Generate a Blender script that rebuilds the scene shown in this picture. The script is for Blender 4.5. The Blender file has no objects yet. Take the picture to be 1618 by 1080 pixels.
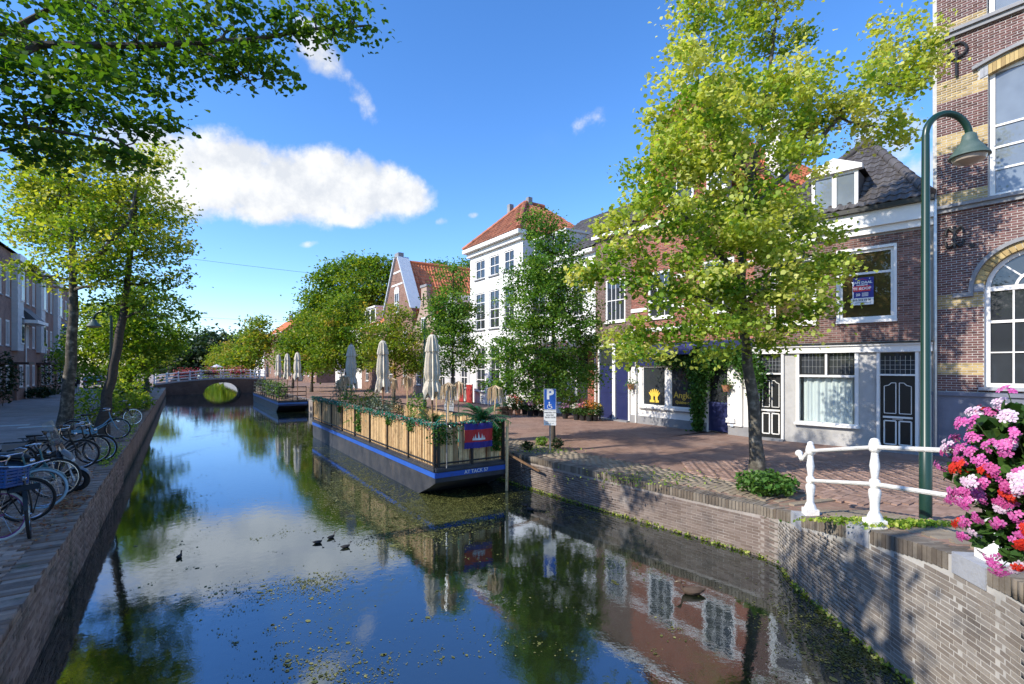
import bpy, math, random
import numpy as np
from mathutils import Vector, Matrix
R = math.radians
random.seed(7)
SC = bpy.context.scene
COL = SC.collection

# ---------------------------------------------------------------- camera, world, sun, exposure
FPX, CX, HY, EYE = 786.0, 809.0, 578.0, 2.5
cam_d = bpy.data.cameras.new('camera'); cam = bpy.data.objects.new('camera', cam_d); COL.objects.link(cam)
cam.location = (0, 0, EYE); cam.rotation_euler = (R(90), 0, 0)
cam_d.sensor_width = 36.0; cam_d.lens = FPX / 1618 * 36; cam_d.shift_y = 38 / 1618
cam_d.clip_start = 0.05; cam_d.clip_end = 6000
SC.camera = cam
SUN_EL, SUN_AZ = 34.0, 242.0                      # azimuth from +Y towards +X
sun_vec = Vector((math.sin(R(SUN_AZ)) * math.cos(R(SUN_EL)), math.cos(R(SUN_AZ)) * math.cos(R(SUN_EL)), math.sin(R(SUN_EL))))
sl = bpy.data.lights.new('sun', 'SUN'); sl.energy = 3.1; sl.angle = R(0.53); sl.color = (1.0, 0.93, 0.82)
so = bpy.data.objects.new('sun', sl); COL.objects.link(so)
so.rotation_euler = (-sun_vec).to_track_quat('-Z', 'Y').to_euler(); so.location = sun_vec * 60
SC.view_settings.view_transform = 'Standard'; SC.view_settings.look = 'None'
SC.view_settings.gamma = 1.0; SC.view_settings.exposure = 0.96; SC.view_settings.use_curve_mapping = False
SC.cycles.use_denoising = True
SC.cycles.max_bounces = 6; SC.cycles.transparent_max_bounces = 8; SC.cycles.sample_clamp_indirect = 6.0
SC.cycles.caustics_reflective = False; SC.cycles.caustics_refractive = False

class NT:
    """small helper round a node tree"""
    def __init__(s, tree): s.t = tree; s.n = tree.nodes; s.l = tree.links
    def node(s, typ, **kw):
        n = s.n.new(typ)
        for k, v in kw.items():
            if k.startswith('in_'):
                key = k[3:]; key = int(key) if key.isdigit() else key
                if hasattr(v, 'is_output'): s.l.new(v, n.inputs[key])
                else: n.inputs[key].default_value = v
            else: setattr(n, k, v)
        return n
    def m(s, op, a, b=None, c=None, clamp=False):
        n = s.n.new('ShaderNodeMath'); n.operation = op; n.use_clamp = clamp
        for i, v in enumerate((a, b, c)):
            if v is None: continue
            if hasattr(v, 'is_output'): s.l.new(v, n.inputs[i])
            else: n.inputs[i].default_value = v
        return n.outputs[0]
    def ramp(s, fac, stops, interp='LINEAR'):
        n = s.n.new('ShaderNodeValToRGB'); n.color_ramp.interpolation = interp
        e = n.color_ramp.elements
        while len(e) < len(stops): e.new(0.5)
        for el, (p, c) in zip(e, stops):
            el.position = p; el.color = (c[0], c[1], c[2], 1) if hasattr(c, '__len__') else (c, c, c, 1)
        s.l.new(fac, n.inputs[0]); return n.outputs[0]
    def mix(s, fac, a, b, mode='MIX'):
        n = s.n.new('ShaderNodeMix'); n.data_type = 'RGBA'; n.blend_type = mode
        for i, v in ((0, fac), (6, a), (7, b)):
            if hasattr(v, 'is_output'): s.l.new(v, n.inputs[i])
            elif i == 0: n.inputs[0].default_value = v
            else: n.inputs[i].default_value = (v[0], v[1], v[2], 1)
        return n.outputs[2]
    def noise(s, vec, scale, detail=4, rough=0.55, out=0):
        n = s.n.new('ShaderNodeTexNoise'); n.inputs['Scale'].default_value = scale
        n.inputs['Detail'].default_value = detail; n.inputs['Roughness'].default_value = rough
        if vec is not None: s.l.new(vec, n.inputs['Vector'])
        return n.outputs[out]

world = bpy.data.worlds.new('World'); SC.world = world; world.use_nodes = True
W = NT(world.node_tree); W.n.clear()
sky = W.node('ShaderNodeTexSky', sky_type='NISHITA', sun_disc=False, sun_elevation=R(SUN_EL), sun_rotation=R(SUN_AZ),
             altitude=0.0, air_density=1.0, dust_density=0.2, ozone_density=3.0)
tc = W.node('ShaderNodeTexCoord'); sep = W.node('ShaderNodeSeparateXYZ'); W.l.new(tc.outputs['Generated'], sep.inputs[0])
az = W.m('MULTIPLY', W.m('ARCTAN2', sep.outputs[0], sep.outputs[1]), 180 / math.pi)
el = W.m('MULTIPLY', W.m('ARCSINE', sep.outputs[2]), 180 / math.pi)
nz1 = W.noise(tc.outputs['Generated'], 10.0, 10, 0.62)
nz2 = W.noise(tc.outputs['Generated'], 3.2, 5, 0.5)
nz3 = W.noise(tc.outputs['Generated'], 30.0, 5, 0.6)
# clouds: (azimuth, elevation, half width, half height, density, tilt) in degrees, all round the sky
CLOUDS = [(-31, 18.0, 9, 4.0, 1.3, 0), (-24, 18.0, 8.5, 3.7, 1.3, 0), (-16.5, 18.8, 6.8, 3.3, 1.25, 0), (-12.8, 18.6, 4.2, 2.6, 1.1, 0), (-21, 20.2, 5, 2.6, 1.1, 0), (-28, 20.0, 4, 2.2, 1.1, 0), (-34, 19.4, 4.5, 2.6, 1.1, 0), (-27, 15.6, 6.5, 1.7, .95, 0), (-19, 16.2, 5, 1.7, .95, 0),
          (-21, 30.4, 5, 2.8, .5, -.4), (-16.8, 27.2, 2.8, 2.4, .45, -.5), (9.5, 26.2, 5, 2.2, .3, .25),
          (37, 20, 4.2, 3.4, .7, 0), (41, 17, 5, 3, .6, 0), (-22.2, 12.8, 1.6, .7, .4, .2), (-29, 9.6, 2.6, 1.0, .4, 0), (-8, 16.0, 1.4, .8, .2, 0), (-4.4, 16.8, 1.2, .6, .15, 0),
          (80, 22, 14, 6, .9, 0), (118, 28, 16, 6, .9, .1), (165, 24, 15, 6, .9, 0), (-165, 38, 9, 5, .8, 0), (-85, 26, 14, 5, .9, .1), (-118, 55, 7, 4, .6, 0)]
dens = None
for a0, e0, ra, re, dn, tilt in CLOUDS:
    da = W.m('SUBTRACT', az, a0); de = W.m('SUBTRACT', W.m('SUBTRACT', el, e0), W.m('MULTIPLY', da, tilt))
    x = W.m('POWER', W.m('DIVIDE', da, ra), 2.0); y = W.m('POWER', W.m('DIVIDE', de, re), 2.0)
    v = W.m('ADD', W.m('SUBTRACT', 1.0, W.m('ADD', x, y)), dn - 1.0)
    v = W.m('MAXIMUM', v, -1.5)
    dens = v if dens is None else W.m('MAXIMUM', dens, v)
nsum = W.m('ADD', W.m('MULTIPLY', W.m('SUBTRACT', nz1, 0.5), 2.3), W.m('MULTIPLY', W.m('SUBTRACT', nz3, 0.5), 0.7))
dd = W.m('ADD', dens, nsum)
alpha = W.node('ShaderNodeMapRange', interpolation_type='SMOOTHSTEP', in_0=dd, in_1=0.02, in_2=0.8).outputs[0]
# wisps: faint veils anywhere in the sky
wisp = W.m('MULTIPLY', W.node('ShaderNodeMapRange', interpolation_type='SMOOTHSTEP', in_0=nz2, in_1=0.6, in_2=0.85).outputs[0], 0.12)
alpha = W.m('MAXIMUM', alpha, wisp)
mpv = W.node('ShaderNodeMapping'); mpv.inputs['Location'].default_value = (-.016, -.008, .028); W.l.new(tc.outputs['Generated'], mpv.inputs[0])
relief = W.m('SUBTRACT', nz1, W.noise(mpv.outputs[0], 10.0, 10, 0.62))
shade = W.node('ShaderNodeMapRange', in_0=W.m('ADD', W.m('ADD', W.m('MULTIPLY', relief, 3.2), W.m('MULTIPLY', nz2, .9)), W.m('MULTIPLY', dd, .10)), in_1=0.2, in_2=.95).outputs[0]
cloudcol = W.mix(shade, (2.7, 2.85, 3.1), (3.65, 3.68, 3.7))
hs = W.node('ShaderNodeHueSaturation', in_Saturation=1.22, in_Value=1.0, in_Color=sky.outputs[0])
skyt = W.mix(1.0, hs.outputs[0], (0.88, 0.90, 1.04), 'MULTIPLY')
skyc = W.mix(alpha, skyt, cloudcol)
bg = W.node('ShaderNodeBackground', in_Strength=0.15, in_Color=skyc)
wo = W.node('ShaderNodeOutputWorld'); W.l.new(bg.outputs[0], wo.inputs[0])

# ---------------------------------------------------------------- geometry of the place
# plaza level z = 0, water z = WZ.  Canal axis cdir runs away from the bridge the viewer stands on; qdir points across to the plaza side.
WZ = -0.89
cdir = Vector((-.5549, .8319, 0)); qdir = Vector((.8319, .5549, 0))
LQ, RQ = -1.381, 8.01                               # quay lines (distance across)
def CQ(s, t, z=0.0):
    v = cdir * s + qdir * t; return Vector((v.x, v.y, z))
def ray(px): return (px - CX) / FPX
def P3(px, py, Y): return Vector((ray(px) * Y, Y, EYE - (py - HY) * Y / FPX))
def GP(px, py, z=0.0):
    Y = (EYE - z) * FPX / (py - HY); return Vector((ray(px) * Y, Y, z))
def onT(px, t, z=0.0):
    k = ray(px); Y = t / (.8319 * k + .5549); return Vector((k * Y, Y, z))

# ---------------------------------------------------------------- mesh helpers
class MB:
    def __init__(s): s.v = []; s.f = []; s.mi = []; s.cur = 0
    def add(s, vs, fs):
        o = len(s.v); s.v += [tuple(v) for v in vs]
        for f in fs: s.f.append(tuple(i + o for i in f)); s.mi.append(s.cur)
        return s
    def box(s, x0, x1, y0, y1, z0, z1):
        return s.add([(x0, y0, z0), (x1, y0, z0), (x1, y1, z0), (x0, y1, z0), (x0, y0, z1), (x1, y0, z1), (x1, y1, z1), (x0, y1, z1)],
                     [(0, 3, 2, 1), (4, 5, 6, 7), (0, 1, 5, 4), (1, 2, 6, 5), (2, 3, 7, 6), (3, 0, 4, 7)])
    def bar(s, a, b, w, h=None, up=(0, 0, 1)):
        a, b = Vector(a), Vector(b); h = w if h is None else h
        d = (b - a).normalized(); u = Vector(up)
        if abs(d.dot(u)) > .98: u = Vector((1, 0, 0))
        x = d.cross(u).normalized() * w / 2; y = x.cross(d).normalized() * h / 2
        vs = [a - x - y, a + x - y, a + x + y, a - x + y, b - x - y, b + x - y, b + x + y, b - x + y]
        return s.add(vs, [(0, 1, 2, 3), (4, 7, 6, 5), (0, 4, 5, 1), (1, 5, 6, 2), (2, 6, 7, 3), (3, 7, 4, 0)])
    def quad(s, a, b, c, d): return s.add([a, b, c, d], [(0, 1, 2, 3)])
    def poly(s, pts): return s.add(pts, [tuple(range(len(pts)))])
    def tube(s, pts, rad, n=8, cap=True):
        pts = [Vector(p) for p in pts]; rs = rad if hasattr(rad, '__len__') else [rad] * len(pts)
        vs, fs = [], []; px = None
        for i, p in enumerate(pts):
            d = (pts[min(i + 1, len(pts) - 1)] - pts[max(i - 1, 0)])
            d = d.normalized() if d.length > 1e-9 else Vector((0, 0, 1))
            if px is None:
                u = Vector((0, 0, 1)) if abs(d.z) < .9 else Vector((1, 0, 0)); x = d.cross(u).normalized()
            else:
                x = px - d * px.dot(d); x = x.normalized() if x.length > 1e-6 else d.cross(Vector((0, 1, .3))).normalized()
            px = x; y = d.cross(x)
            for k in range(n):
                a = 2 * math.pi * k / n; vs.append(p + (x * math.cos(a) + y * math.sin(a)) * rs[i])
        for i in range(len(pts) - 1):
            for k in range(n):
                k2 = (k + 1) % n; fs.append((i * n + k, i * n + k2, (i + 1) * n + k2, (i + 1) * n + k))
        if cap:
            fs.append(tuple(range(n - 1, -1, -1))); m = (len(pts) - 1) * n; fs.append(tuple(m + k for k in range(n)))
        return s.add(vs, fs)
    def ring(s, c, axis, rad, r, N=28, n=6):
        c = Vector(c); ax = Vector(axis).normalized(); u = ax.orthogonal().normalized(); w = ax.cross(u)
        vs, fs = [], []
        for i in range(N):
            a = 2 * math.pi * i / N; d = u * math.cos(a) + w * math.sin(a)
            for k in range(n):
                b = 2 * math.pi * k / n; vs.append(c + d * (rad + r * math.cos(b)) + ax * r * math.sin(b))
        for i in range(N):
            for k in range(n):
                i2, k2 = (i + 1) % N, (k + 1) % n; fs.append((i * n + k, i2 * n + k, i2 * n + k2, i * n + k2))
        return s.add(vs, fs)
    def lathe(s, prof, n=12, c=(0, 0, 0)):
        c = Vector(c); vs, fs = [], []
        for r, z in prof:
            for k in range(n):
                a = 2 * math.pi * k / n; vs.append((c.x + r * math.cos(a), c.y + r * math.sin(a), c.z + z))
        for i in range(len(prof) - 1):
            for k in range(n):
                k2 = (k + 1) % n; fs.append((i * n + k, i * n + k2, (i + 1) * n + k2, (i + 1) * n + k))
        fs.append(tuple(range(n - 1, -1, -1))); m = (len(prof) - 1) * n; fs.append(tuple(m + k for k in range(n)))
        return s.add(vs, fs)
    def ball(s, c, rx, ry=None, rz=None, n=10, m=6):
        ry = rx if ry is None else ry; rz = rx if rz is None else rz; c = Vector(c)
        prof = [(math.sin(math.pi * i / m), -math.cos(math.pi * i / m)) for i in range(m + 1)]
        vs = [(c.x + rx * max(r, .02) * math.cos(2 * math.pi * k / n), c.y + ry * max(r, .02) * math.sin(2 * math.pi * k / n), c.z + rz * z) for r, z in prof for k in range(n)]
        fs = [(i * n + k, i * n + (k + 1) % n, (i + 1) * n + (k + 1) % n, (i + 1) * n + k) for i in range(m) for k in range(n)]
        return s.add(vs, fs)
    def prism(s, pts, y0, y1):
        """polygon in local xz, thick along y"""
        n = len(pts); vs = [(p[0], y0, p[1]) for p in pts] + [(p[0], y1, p[1]) for p in pts]
        fs = [tuple(range(n)), tuple(range(2 * n - 1, n - 1, -1))] + [(i, n + i, n + (i + 1) % n, (i + 1) % n) for i in range(n)]
        return s.add(vs, fs)
    def prismz(s, pts, z0, z1):
        n = len(pts); vs = [(p[0], p[1], z0) for p in pts] + [(p[0], p[1], z1) for p in pts]
        fs = [tuple(range(n - 1, -1, -1)), tuple(range(n, 2 * n))] + [(i, (i + 1) % n, n + (i + 1) % n, n + i) for i in range(n)]
        return s.add(vs, fs)
    def build(s, name, mat, parent=None, smooth=False, loc=None, rotz=None):
        me = bpy.data.meshes.new(name); me.from_pydata(s.v, [], s.f)
        mats = mat if isinstance(mat, (list, tuple)) else [mat]
        for m in mats: me.materials.append(m)
        if len(mats) > 1: me.polygons.foreach_set('material_index', s.mi)
        if smooth:
            me.polygons.foreach_set('use_smooth', [True] * len(me.polygons))
            try: me.set_sharp_from_angle(angle=R(42))
            except Exception: pass
        me.update()
        o = bpy.data.objects.new(name, me); COL.objects.link(o)
        if parent is not None: o.parent = parent
        if loc is not None: o.location = loc
        if rotz is not None: o.rotation_euler = (0, 0, rotz)
        return o

def tag(o, label=None, cat=None, group=None, kind=None):
    if label: o['label'] = label
    if cat: o['category'] = cat
    if group: o['group'] = group
    if kind: o['kind'] = kind
    return o
def thing(name, label, cat, loc=(0, 0, 0), rotz=0.0, group=None):
    o = bpy.data.objects.new(name, None); COL.objects.link(o); o.empty_display_size = .2
    o.location = loc; o.rotation_euler = (0, 0, rotz); tag(o, label, cat, group); return o
def copy_tree(o, parent=None):
    c = o.copy(); COL.objects.link(c)
    if parent is not None: c.parent = parent
    for ch in KIDS.get(o.name, None) or list(o.children): copy_tree(ch, c)
    return c
KIDS = {}
def text(body, mat, size, parent, loc, rot=(R(90), 0, 0), align='CENTER', name='lettering', ext=.003, bold=0.0, sx=1.0):
    d = bpy.data.curves.new(name, 'FONT'); d.body = body; d.size = size; d.align_x = align; d.align_y = 'CENTER'; d.extrude = ext; d.offset = bold
    d.materials.append(mat); d.resolution_u = 3
    tmp = bpy.data.objects.new(name, d); COL.objects.link(tmp); bpy.context.view_layer.update()
    me = bpy.data.meshes.new_from_object(tmp.evaluated_get(bpy.context.evaluated_depsgraph_get())); bpy.data.objects.remove(tmp); me.name = name
    if not me.materials: me.materials.append(mat)
    o = bpy.data.objects.new(name, me); COL.objects.link(o); o.parent = parent; o.location = loc; o.rotation_euler = rot; o.scale = (sx, 1, 1)
    return o

def boxes_mesh(name, C, S, Mx=None, jit=0.0):
    """many boxes in one mesh: C centres (n,3), S sizes (n,3), Mx optional (n,3,3) rotation"""
    C = np.asarray(C, float); S = np.asarray(S, float); n = len(C)
    u = np.array([(-1, -1, -1), (1, -1, -1), (1, 1, -1), (-1, 1, -1), (-1, -1, 1), (1, -1, 1), (1, 1, 1), (-1, 1, 1)], float) * .5
    V = u[None] * S[:, None, :]
    if Mx is not None: V = np.einsum('nij,nkj->nki', Mx, V)
    V = V + C[:, None, :]
    F = np.array([(0, 3, 2, 1), (4, 5, 6, 7), (0, 1, 5, 4), (1, 2, 6, 5), (2, 3, 7, 6), (3, 0, 4, 7)])
    F = (F[None] + (np.arange(n) * 8)[:, None, None]).reshape(-1)
    return raw_mesh(name, V.reshape(-1, 3), F, 4)
def raw_mesh(name, V, F, k):
    me = bpy.data.meshes.new(name); nf = len(F) // k
    me.vertices.add(len(V)); me.vertices.foreach_set('co', np.ascontiguousarray(V, dtype=np.float32).ravel())
    me.loops.add(len(F)); me.loops.foreach_set('vertex_index', np.ascontiguousarray(F, dtype=np.int32))
    me.polygons.add(nf); me.polygons.foreach_set('loop_start', np.arange(nf, dtype=np.int32) * k)
    try: me.polygons.foreach_set('loop_total', np.full(nf, k, dtype=np.int32))
    except Exception: pass
    me.update(calc_edges=True); return me
UNIT = {}
def unit_box(mat):
    if mat.name not in UNIT:
        me = bpy.data.meshes.new('piece'); b = MB().box(-.5, .5, -.5, .5, -.5, .5); me.from_pydata(b.v, [], b.f); me.materials.append(mat); UNIT[mat.name] = me
    return UNIT[mat.name]
def place_pieces(parent, M, C, S, A, mat, name, rest, n=300):
    """C centres, S sizes, A rotation about z (all in the parent's frame); the n that show largest become objects, the rest one mesh"""
    C = np.asarray(C, float); S = np.asarray(S, float); A = np.asarray(A, float)
    if len(C) == 0: return
    Wc = C @ np.array(M.to_3x3()).T + np.array(M.translation)
    Y = np.maximum(Wc[:, 1], .01); px = CX + FPX * Wc[:, 0] / Y; py = HY - FPX * (Wc[:, 2] - EYE) / Y
    vis = (Wc[:, 1] > .3) & (px > -5) & (px < 1623) & (py > -5) & (py < 1085)
    d = np.linalg.norm(Wc - np.array((0, 0, EYE)), axis=1) + np.where(vis, 0, 1000)
    order = np.argsort(d); k = order[:n]; r = order[n:]
    me = unit_box(mat)
    for i in k:
        o = bpy.data.objects.new(name, me); COL.objects.link(o); o.parent = parent
        o.location = C[i]; o.scale = S[i]; o.rotation_euler = (0, 0, A[i])
    if len(r):
        ca, sa = np.cos(A[r]), np.sin(A[r]); Z = np.zeros_like(ca); O = np.ones_like(ca)
        Mx = np.stack([np.stack([ca, -sa, Z], 1), np.stack([sa, ca, Z], 1), np.stack([Z, Z, O], 1)], 1)
        m2 = boxes_mesh(rest, C[r], S[r], Mx); m2.materials.append(mat)
        o = bpy.data.objects.new(rest, m2); COL.objects.link(o); o.parent = parent; o['kind'] = 'stuff'

# ---------------------------------------------------------------- materials
MATS = {}
def mk(name, cols, rough=.7, metal=0.0, scale=2.5, rnd=0.0, bump=0.0, bscale=40.0, spec=.5, coat=0.0, stain=None):
    """cols blended by noise over position; rnd: value variation from piece to piece; stain: (colour, scale, low, high)"""
    if name in MATS: return MATS[name]
    m = bpy.data.materials.new(name); m.use_nodes = True; T = NT(m.node_tree); b = T.n['Principled BSDF']
    geo = T.node('ShaderNodeNewGeometry'); pos = geo.outputs['Position']
    if len(cols) == 1: c = T.mix(T.m('MULTIPLY', T.noise(pos, scale, 5), .35), cols[0], [x * .72 for x in cols[0]])
    else:
        n = T.noise(pos, scale, 6, .6); st = [(.28 + .46 * i / (len(cols) - 1), k) for i, k in enumerate(cols)]
        c = T.ramp(n, st)
    if rnd:
        oi = T.node('ShaderNodeObjectInfo'); r = T.m('FRACT', T.m('ADD', geo.outputs['Random Per Island'], oi.outputs['Random']))
        g = T.node('ShaderNodeMapRange', in_0=r, in_3=1 - rnd, in_4=1 + rnd).outputs[0]
        cc = T.node('ShaderNodeCombineColor', in_0=g, in_1=T.m('POWER', g, 1.15), in_2=T.m('POWER', g, 1.25)); c = T.mix(1.0, c, cc.outputs[0], 'MULTIPLY')
    if stain:
        sc_, s0, s1, s2 = stain; f = T.node('ShaderNodeMapRange', in_0=T.noise(pos, s0, 7, .65), in_1=s1, in_2=s2).outputs[0]
        c = T.mix(f, c, sc_)
    T.l.new(c, b.inputs['Base Color'])
    b.inputs['Roughness'].default_value = rough; b.inputs['Metallic'].default_value = metal
    b.inputs['Specular IOR Level'].default_value = spec; b.inputs['Coat Weight'].default_value = coat
    if bump:
        bn = T.node('ShaderNodeBump', in_Strength=bump, in_Distance=.02, in_Height=T.noise(pos, bscale, 5, .6)); T.l.new(bn.outputs[0], b.inputs['Normal'])
    MATS[name] = m; return m
def leafmat(name, stops, trans=.35, rough=.5):
    m = bpy.data.materials.new(name); m.use_nodes = True; T = NT(m.node_tree); b = T.n['Principled BSDF']; out = T.n['Material Output']
    at = T.node('ShaderNodeAttribute', attribute_name='tint'); geo = T.node('ShaderNodeNewGeometry')
    c = T.ramp(at.outputs['Fac'], stops)
    g = T.node('ShaderNodeMapRange', in_0=geo.outputs['Random Per Island'], in_3=.84, in_4=1.16).outputs[0]
    c = T.mix(1.0, c, g, 'MULTIPLY')
    T.l.new(c, b.inputs['Base Color']); b.inputs['Roughness'].default_value = rough; b.inputs['Specular IOR Level'].default_value = .35
    tr = T.node('ShaderNodeBsdfTranslucent'); T.l.new(T.mix(1.0, c, (1.35, 1.3, .5), 'MULTIPLY'), tr.inputs[0])
    mx = T.node('ShaderNodeMixShader', in_0=trans); T.l.new(b.outputs[0], mx.inputs[1]); T.l.new(tr.outputs[0], mx.inputs[2]); T.l.new(mx.outputs[0], out.inputs[0])
    return m
def glassmat(name, tint, rough=.02, clear=.0):
    m = bpy.data.materials.new(name); m.use_nodes = True; T = NT(m.node_tree); b = T.n['Principled BSDF']; out = T.n['Material Output']
    geo = T.node('ShaderNodeNewGeometry'); n = T.noise(geo.outputs['Position'], 1.1, 3)
    b.inputs['Roughness'].default_value = rough; b.inputs['IOR'].default_value = 1.7
    T.l.new(T.mix(n, [x * .5 for x in tint], [x * 1.5 for x in tint]), b.inputs['Base Color'])
    bn = T.node('ShaderNodeBump', in_Strength=.05, in_Distance=.02, in_Height=T.noise(geo.outputs['Position'], 1.6, 2)); T.l.new(bn.outputs[0], b.inputs['Normal'])
    if clear:
        tr = T.node('ShaderNodeBsdfTransparent', in_0=(.92, .95, .94, 1)); mx = T.node('ShaderNodeMixShader', in_0=clear)
        T.l.new(b.outputs[0], mx.inputs[1]); T.l.new(tr.outputs[0], mx.inputs[2]); T.l.new(mx.outputs[0], out.inputs[0])
    return m
def brickmat(name, cols, mortar, bw=.21, bh=.055, joint=.012, axis='facade', rough=.85, bump=.5, ang=0.0, along=None, stain=None):
    """far brickwork or paving, laid in object space (x along, z up) or flat (x, y)"""
    m = bpy.data.materials.new(name); m.use_nodes = True; T = NT(m.node_tree); b = T.n['Principled BSDF']
    tcx = T.node('ShaderNodeTexCoord'); sp = T.node('ShaderNodeSeparateXYZ'); T.l.new(tcx.outputs['Object'], sp.inputs[0])
    cb = T.node('ShaderNodeCombineXYZ')
    if axis == 'facade': T.l.new(T.m('ADD', T.m('MULTIPLY', sp.outputs[0], along[0] if along else 1.0), T.m('MULTIPLY', sp.outputs[1], along[1] if along else 1.0)), cb.inputs[0]); T.l.new(sp.outputs[2], cb.inputs[1])
    else:
        mp = T.node('ShaderNodeMapping'); mp.inputs['Rotation'].default_value = (0, 0, ang); T.l.new(tcx.outputs['Object'], mp.inputs[0])
    bt = T.node('ShaderNodeTexBrick', offset=.5); T.l.new(cb.outputs[0] if axis == 'facade' else mp.outputs[0], bt.inputs['Vector'])
    bt.inputs['Scale'].default_value = 1; bt.inputs['Brick Width'].default_value = bw + joint; bt.inputs['Row Height'].default_value = bh + joint
    bt.inputs['Mortar Size'].default_value = joint / 2; bt.inputs['Mortar Smooth'].default_value = .2; bt.inputs['Bias'].default_value = 0
    bt.inputs['Color1'].default_value = (*cols[0], 1); bt.inputs['Color2'].default_value = (*cols[1], 1); bt.inputs['Mortar'].default_value = (*mortar, 1)
    geo = T.node('ShaderNodeNewGeometry')
    v = T.node('ShaderNodeMapRange', in_0=T.noise(geo.outputs['Position'], .9, 7, .65), in_1=.25, in_2=.75, in_3=.62, in_4=1.32).outputs[0]
    c = T.mix(1.0, bt.outputs['Color'], v, 'MULTIPLY')
    if len(cols) > 2:
        f = T.node('ShaderNodeMapRange', in_0=T.noise(geo.outputs['Position'], .45, 6, .6), in_1=.5, in_2=.68).outputs[0]; c = T.mix(T.m('MULTIPLY', f, .75), c, cols[2])
    if stain:
        sp3 = T.node('ShaderNodeSeparateXYZ'); T.l.new(geo.outputs['Position'], sp3.inputs[0])
        f = T.node('ShaderNodeMapRange', in_0=T.m('ADD', sp3.outputs[2], T.m('MULTIPLY', T.noise(geo.outputs['Position'], 2.2, 6, .65), .5)), in_1=stain[1], in_2=stain[2], in_3=1.0, in_4=0.0).outputs[0]; c = T.mix(f, c, stain[0])
        f2 = T.node('ShaderNodeMapRange', in_0=T.noise(geo.outputs['Position'], 1.6, 8, .7), in_1=.56, in_2=.72).outputs[0]; c = T.mix(T.m('MULTIPLY', f2, .7), c, stain[3])
    T.l.new(c, b.inputs['Base Color']); b.inputs['Roughness'].default_value = rough; b.inputs['Specular IOR Level'].default_value = .25
    bn = T.node('ShaderNodeBump', in_Strength=bump, in_Distance=.008, in_Height=T.m('ADD', T.m('SUBTRACT', 1.0, bt.outputs['Fac']), T.m('MULTIPLY', T.noise(geo.outputs['Position'], 35, 4), .5)))
    T.l.new(bn.outputs[0], b.inputs['Normal']); return m

M_white = mk('white_paint', [(.82, .80, .76), (.72, .70, .66)], .55, scale=1.2)
M_render = mk('white_render', [(.82, .80, .76), (.72, .70, .66)], .8, scale=.8, bump=.2, bscale=14, stain=((.5, .48, .44), .9, .6, .85))
M_grey = mk('grey_plaster', [(.36, .35, .33), (.45, .44, .42), (.30, .29, .27)], .85, scale=1.4, bump=.25)
M_stone = mk('grey_stone', [(.20, .20, .21), (.30, .30, .30)], .8, scale=2, bump=.2)
M_bluestone = mk('blue_stone', [(.12, .13, .17), (.19, .20, .25)], .6, scale=2)
M_copstone = mk('pale_stone', [(.27, .28, .31), (.36, .37, .39), (.2, .2, .21)], .85, scale=3, bump=.3, bscale=60)
M_black = mk('black_paint', [(.012, .013, .013)], .35)
M_navy = mk('navy_paint', [(.018, .024, .085), (.03, .036, .11)], .35, scale=1.5)
M_green = mk('green_paint', [(.008, .034, .022), (.012, .043, .029)], .32, scale=5)
M_lampgreen = mk('weathered_green', [(.05, .09, .075), (.10, .14, .12)], .5, scale=9)
M_lamplens = mk('lamp_glass', [(.35, .27, .2), (.45, .38, .3)], .25)
M_iron = mk('black_iron', [(.01, .01, .011)], .5)
M_steel = mk('galvanised_steel', [(.35, .36, .37), (.5, .5, .5)], .35, .8, scale=8)
M_chrome = mk('chrome', [(.6, .6, .62)], .18, 1.0)
M_rubber = mk('rubber', [(.012, .012, .013)], .75)
M_plast = mk('black_plastic', [(.015, .015, .017)], .45)
M_mortar = mk('mortar', [(.42, .40, .37), (.55, .53, .49)], .95, scale=6)
M_mortar_w = mk('pale_mortar', [(.36, .34, .31), (.48, .46, .42), (.26, .25, .225)], .95, scale=1.5)
M_mortar_d = mk('old_mortar', [(.26, .245, .22), (.36, .34, .30)], .95, scale=3)
M_bk_purple = mk('purple_brown_brick', [(.105, .045, .042), (.15, .065, .055), (.085, .04, .042)], .8, scale=3, rnd=.3, bump=.15)
M_bk_yellow = mk('yellow_brick', [(.36, .25, .10), (.44, .32, .14)], .8, scale=3, rnd=.25, bump=.15)
M_bk_brown = mk('brown_brick', [(.13, .06, .05), (.19, .09, .07), (.10, .055, .05)], .85, scale=3, rnd=.35, bump=.2)
M_bk_red = mk('red_brick', [(.30, .085, .05), (.36, .12, .07)], .85, scale=3, rnd=.3, bump=.2)
M_bk_dark = mk('dark_brown_brick', [(.14, .075, .055), (.19, .10, .075)], .85, scale=3, rnd=.3, bump=.2)
M_bk_quay = mk('quay_brick', [(.135, .10, .085), (.195, .15, .125), (.09, .075, .07)], .88, scale=1.6, rnd=.2, bump=.3, stain=((.42, .39, .36), 1.1, .55, .8))
M_bk_wing = mk('wing_brick', [(.19, .165, .14), (.26, .225, .19), (.135, .12, .11)], .88, scale=1.2, rnd=.22, bump=.4, stain=((.50, .48, .45), 1.5, .58, .78))
M_bk_cop = mk('coping_brick', [(.11, .09, .07), (.20, .165, .125), (.07, .06, .052)], .9, scale=1.3, rnd=.3, bump=.3)
M_paver = mk('paving_brick', [(.26, .16, .12), (.32, .205, .155), (.21, .14, .11)], .85, scale=1.0, rnd=.22, bump=.2)
M_paver_y = mk('kerb_paver', [(.22, .175, .125), (.29, .235, .165), (.17, .14, .105)], .9, scale=1.2, rnd=.13, bump=.2)
M_paver_l = mk('old_paver', [(.34, .215, .155), (.42, .285, .21), (.24, .17, .13)], .9, scale=1.4, rnd=.3, bump=.25)
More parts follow.
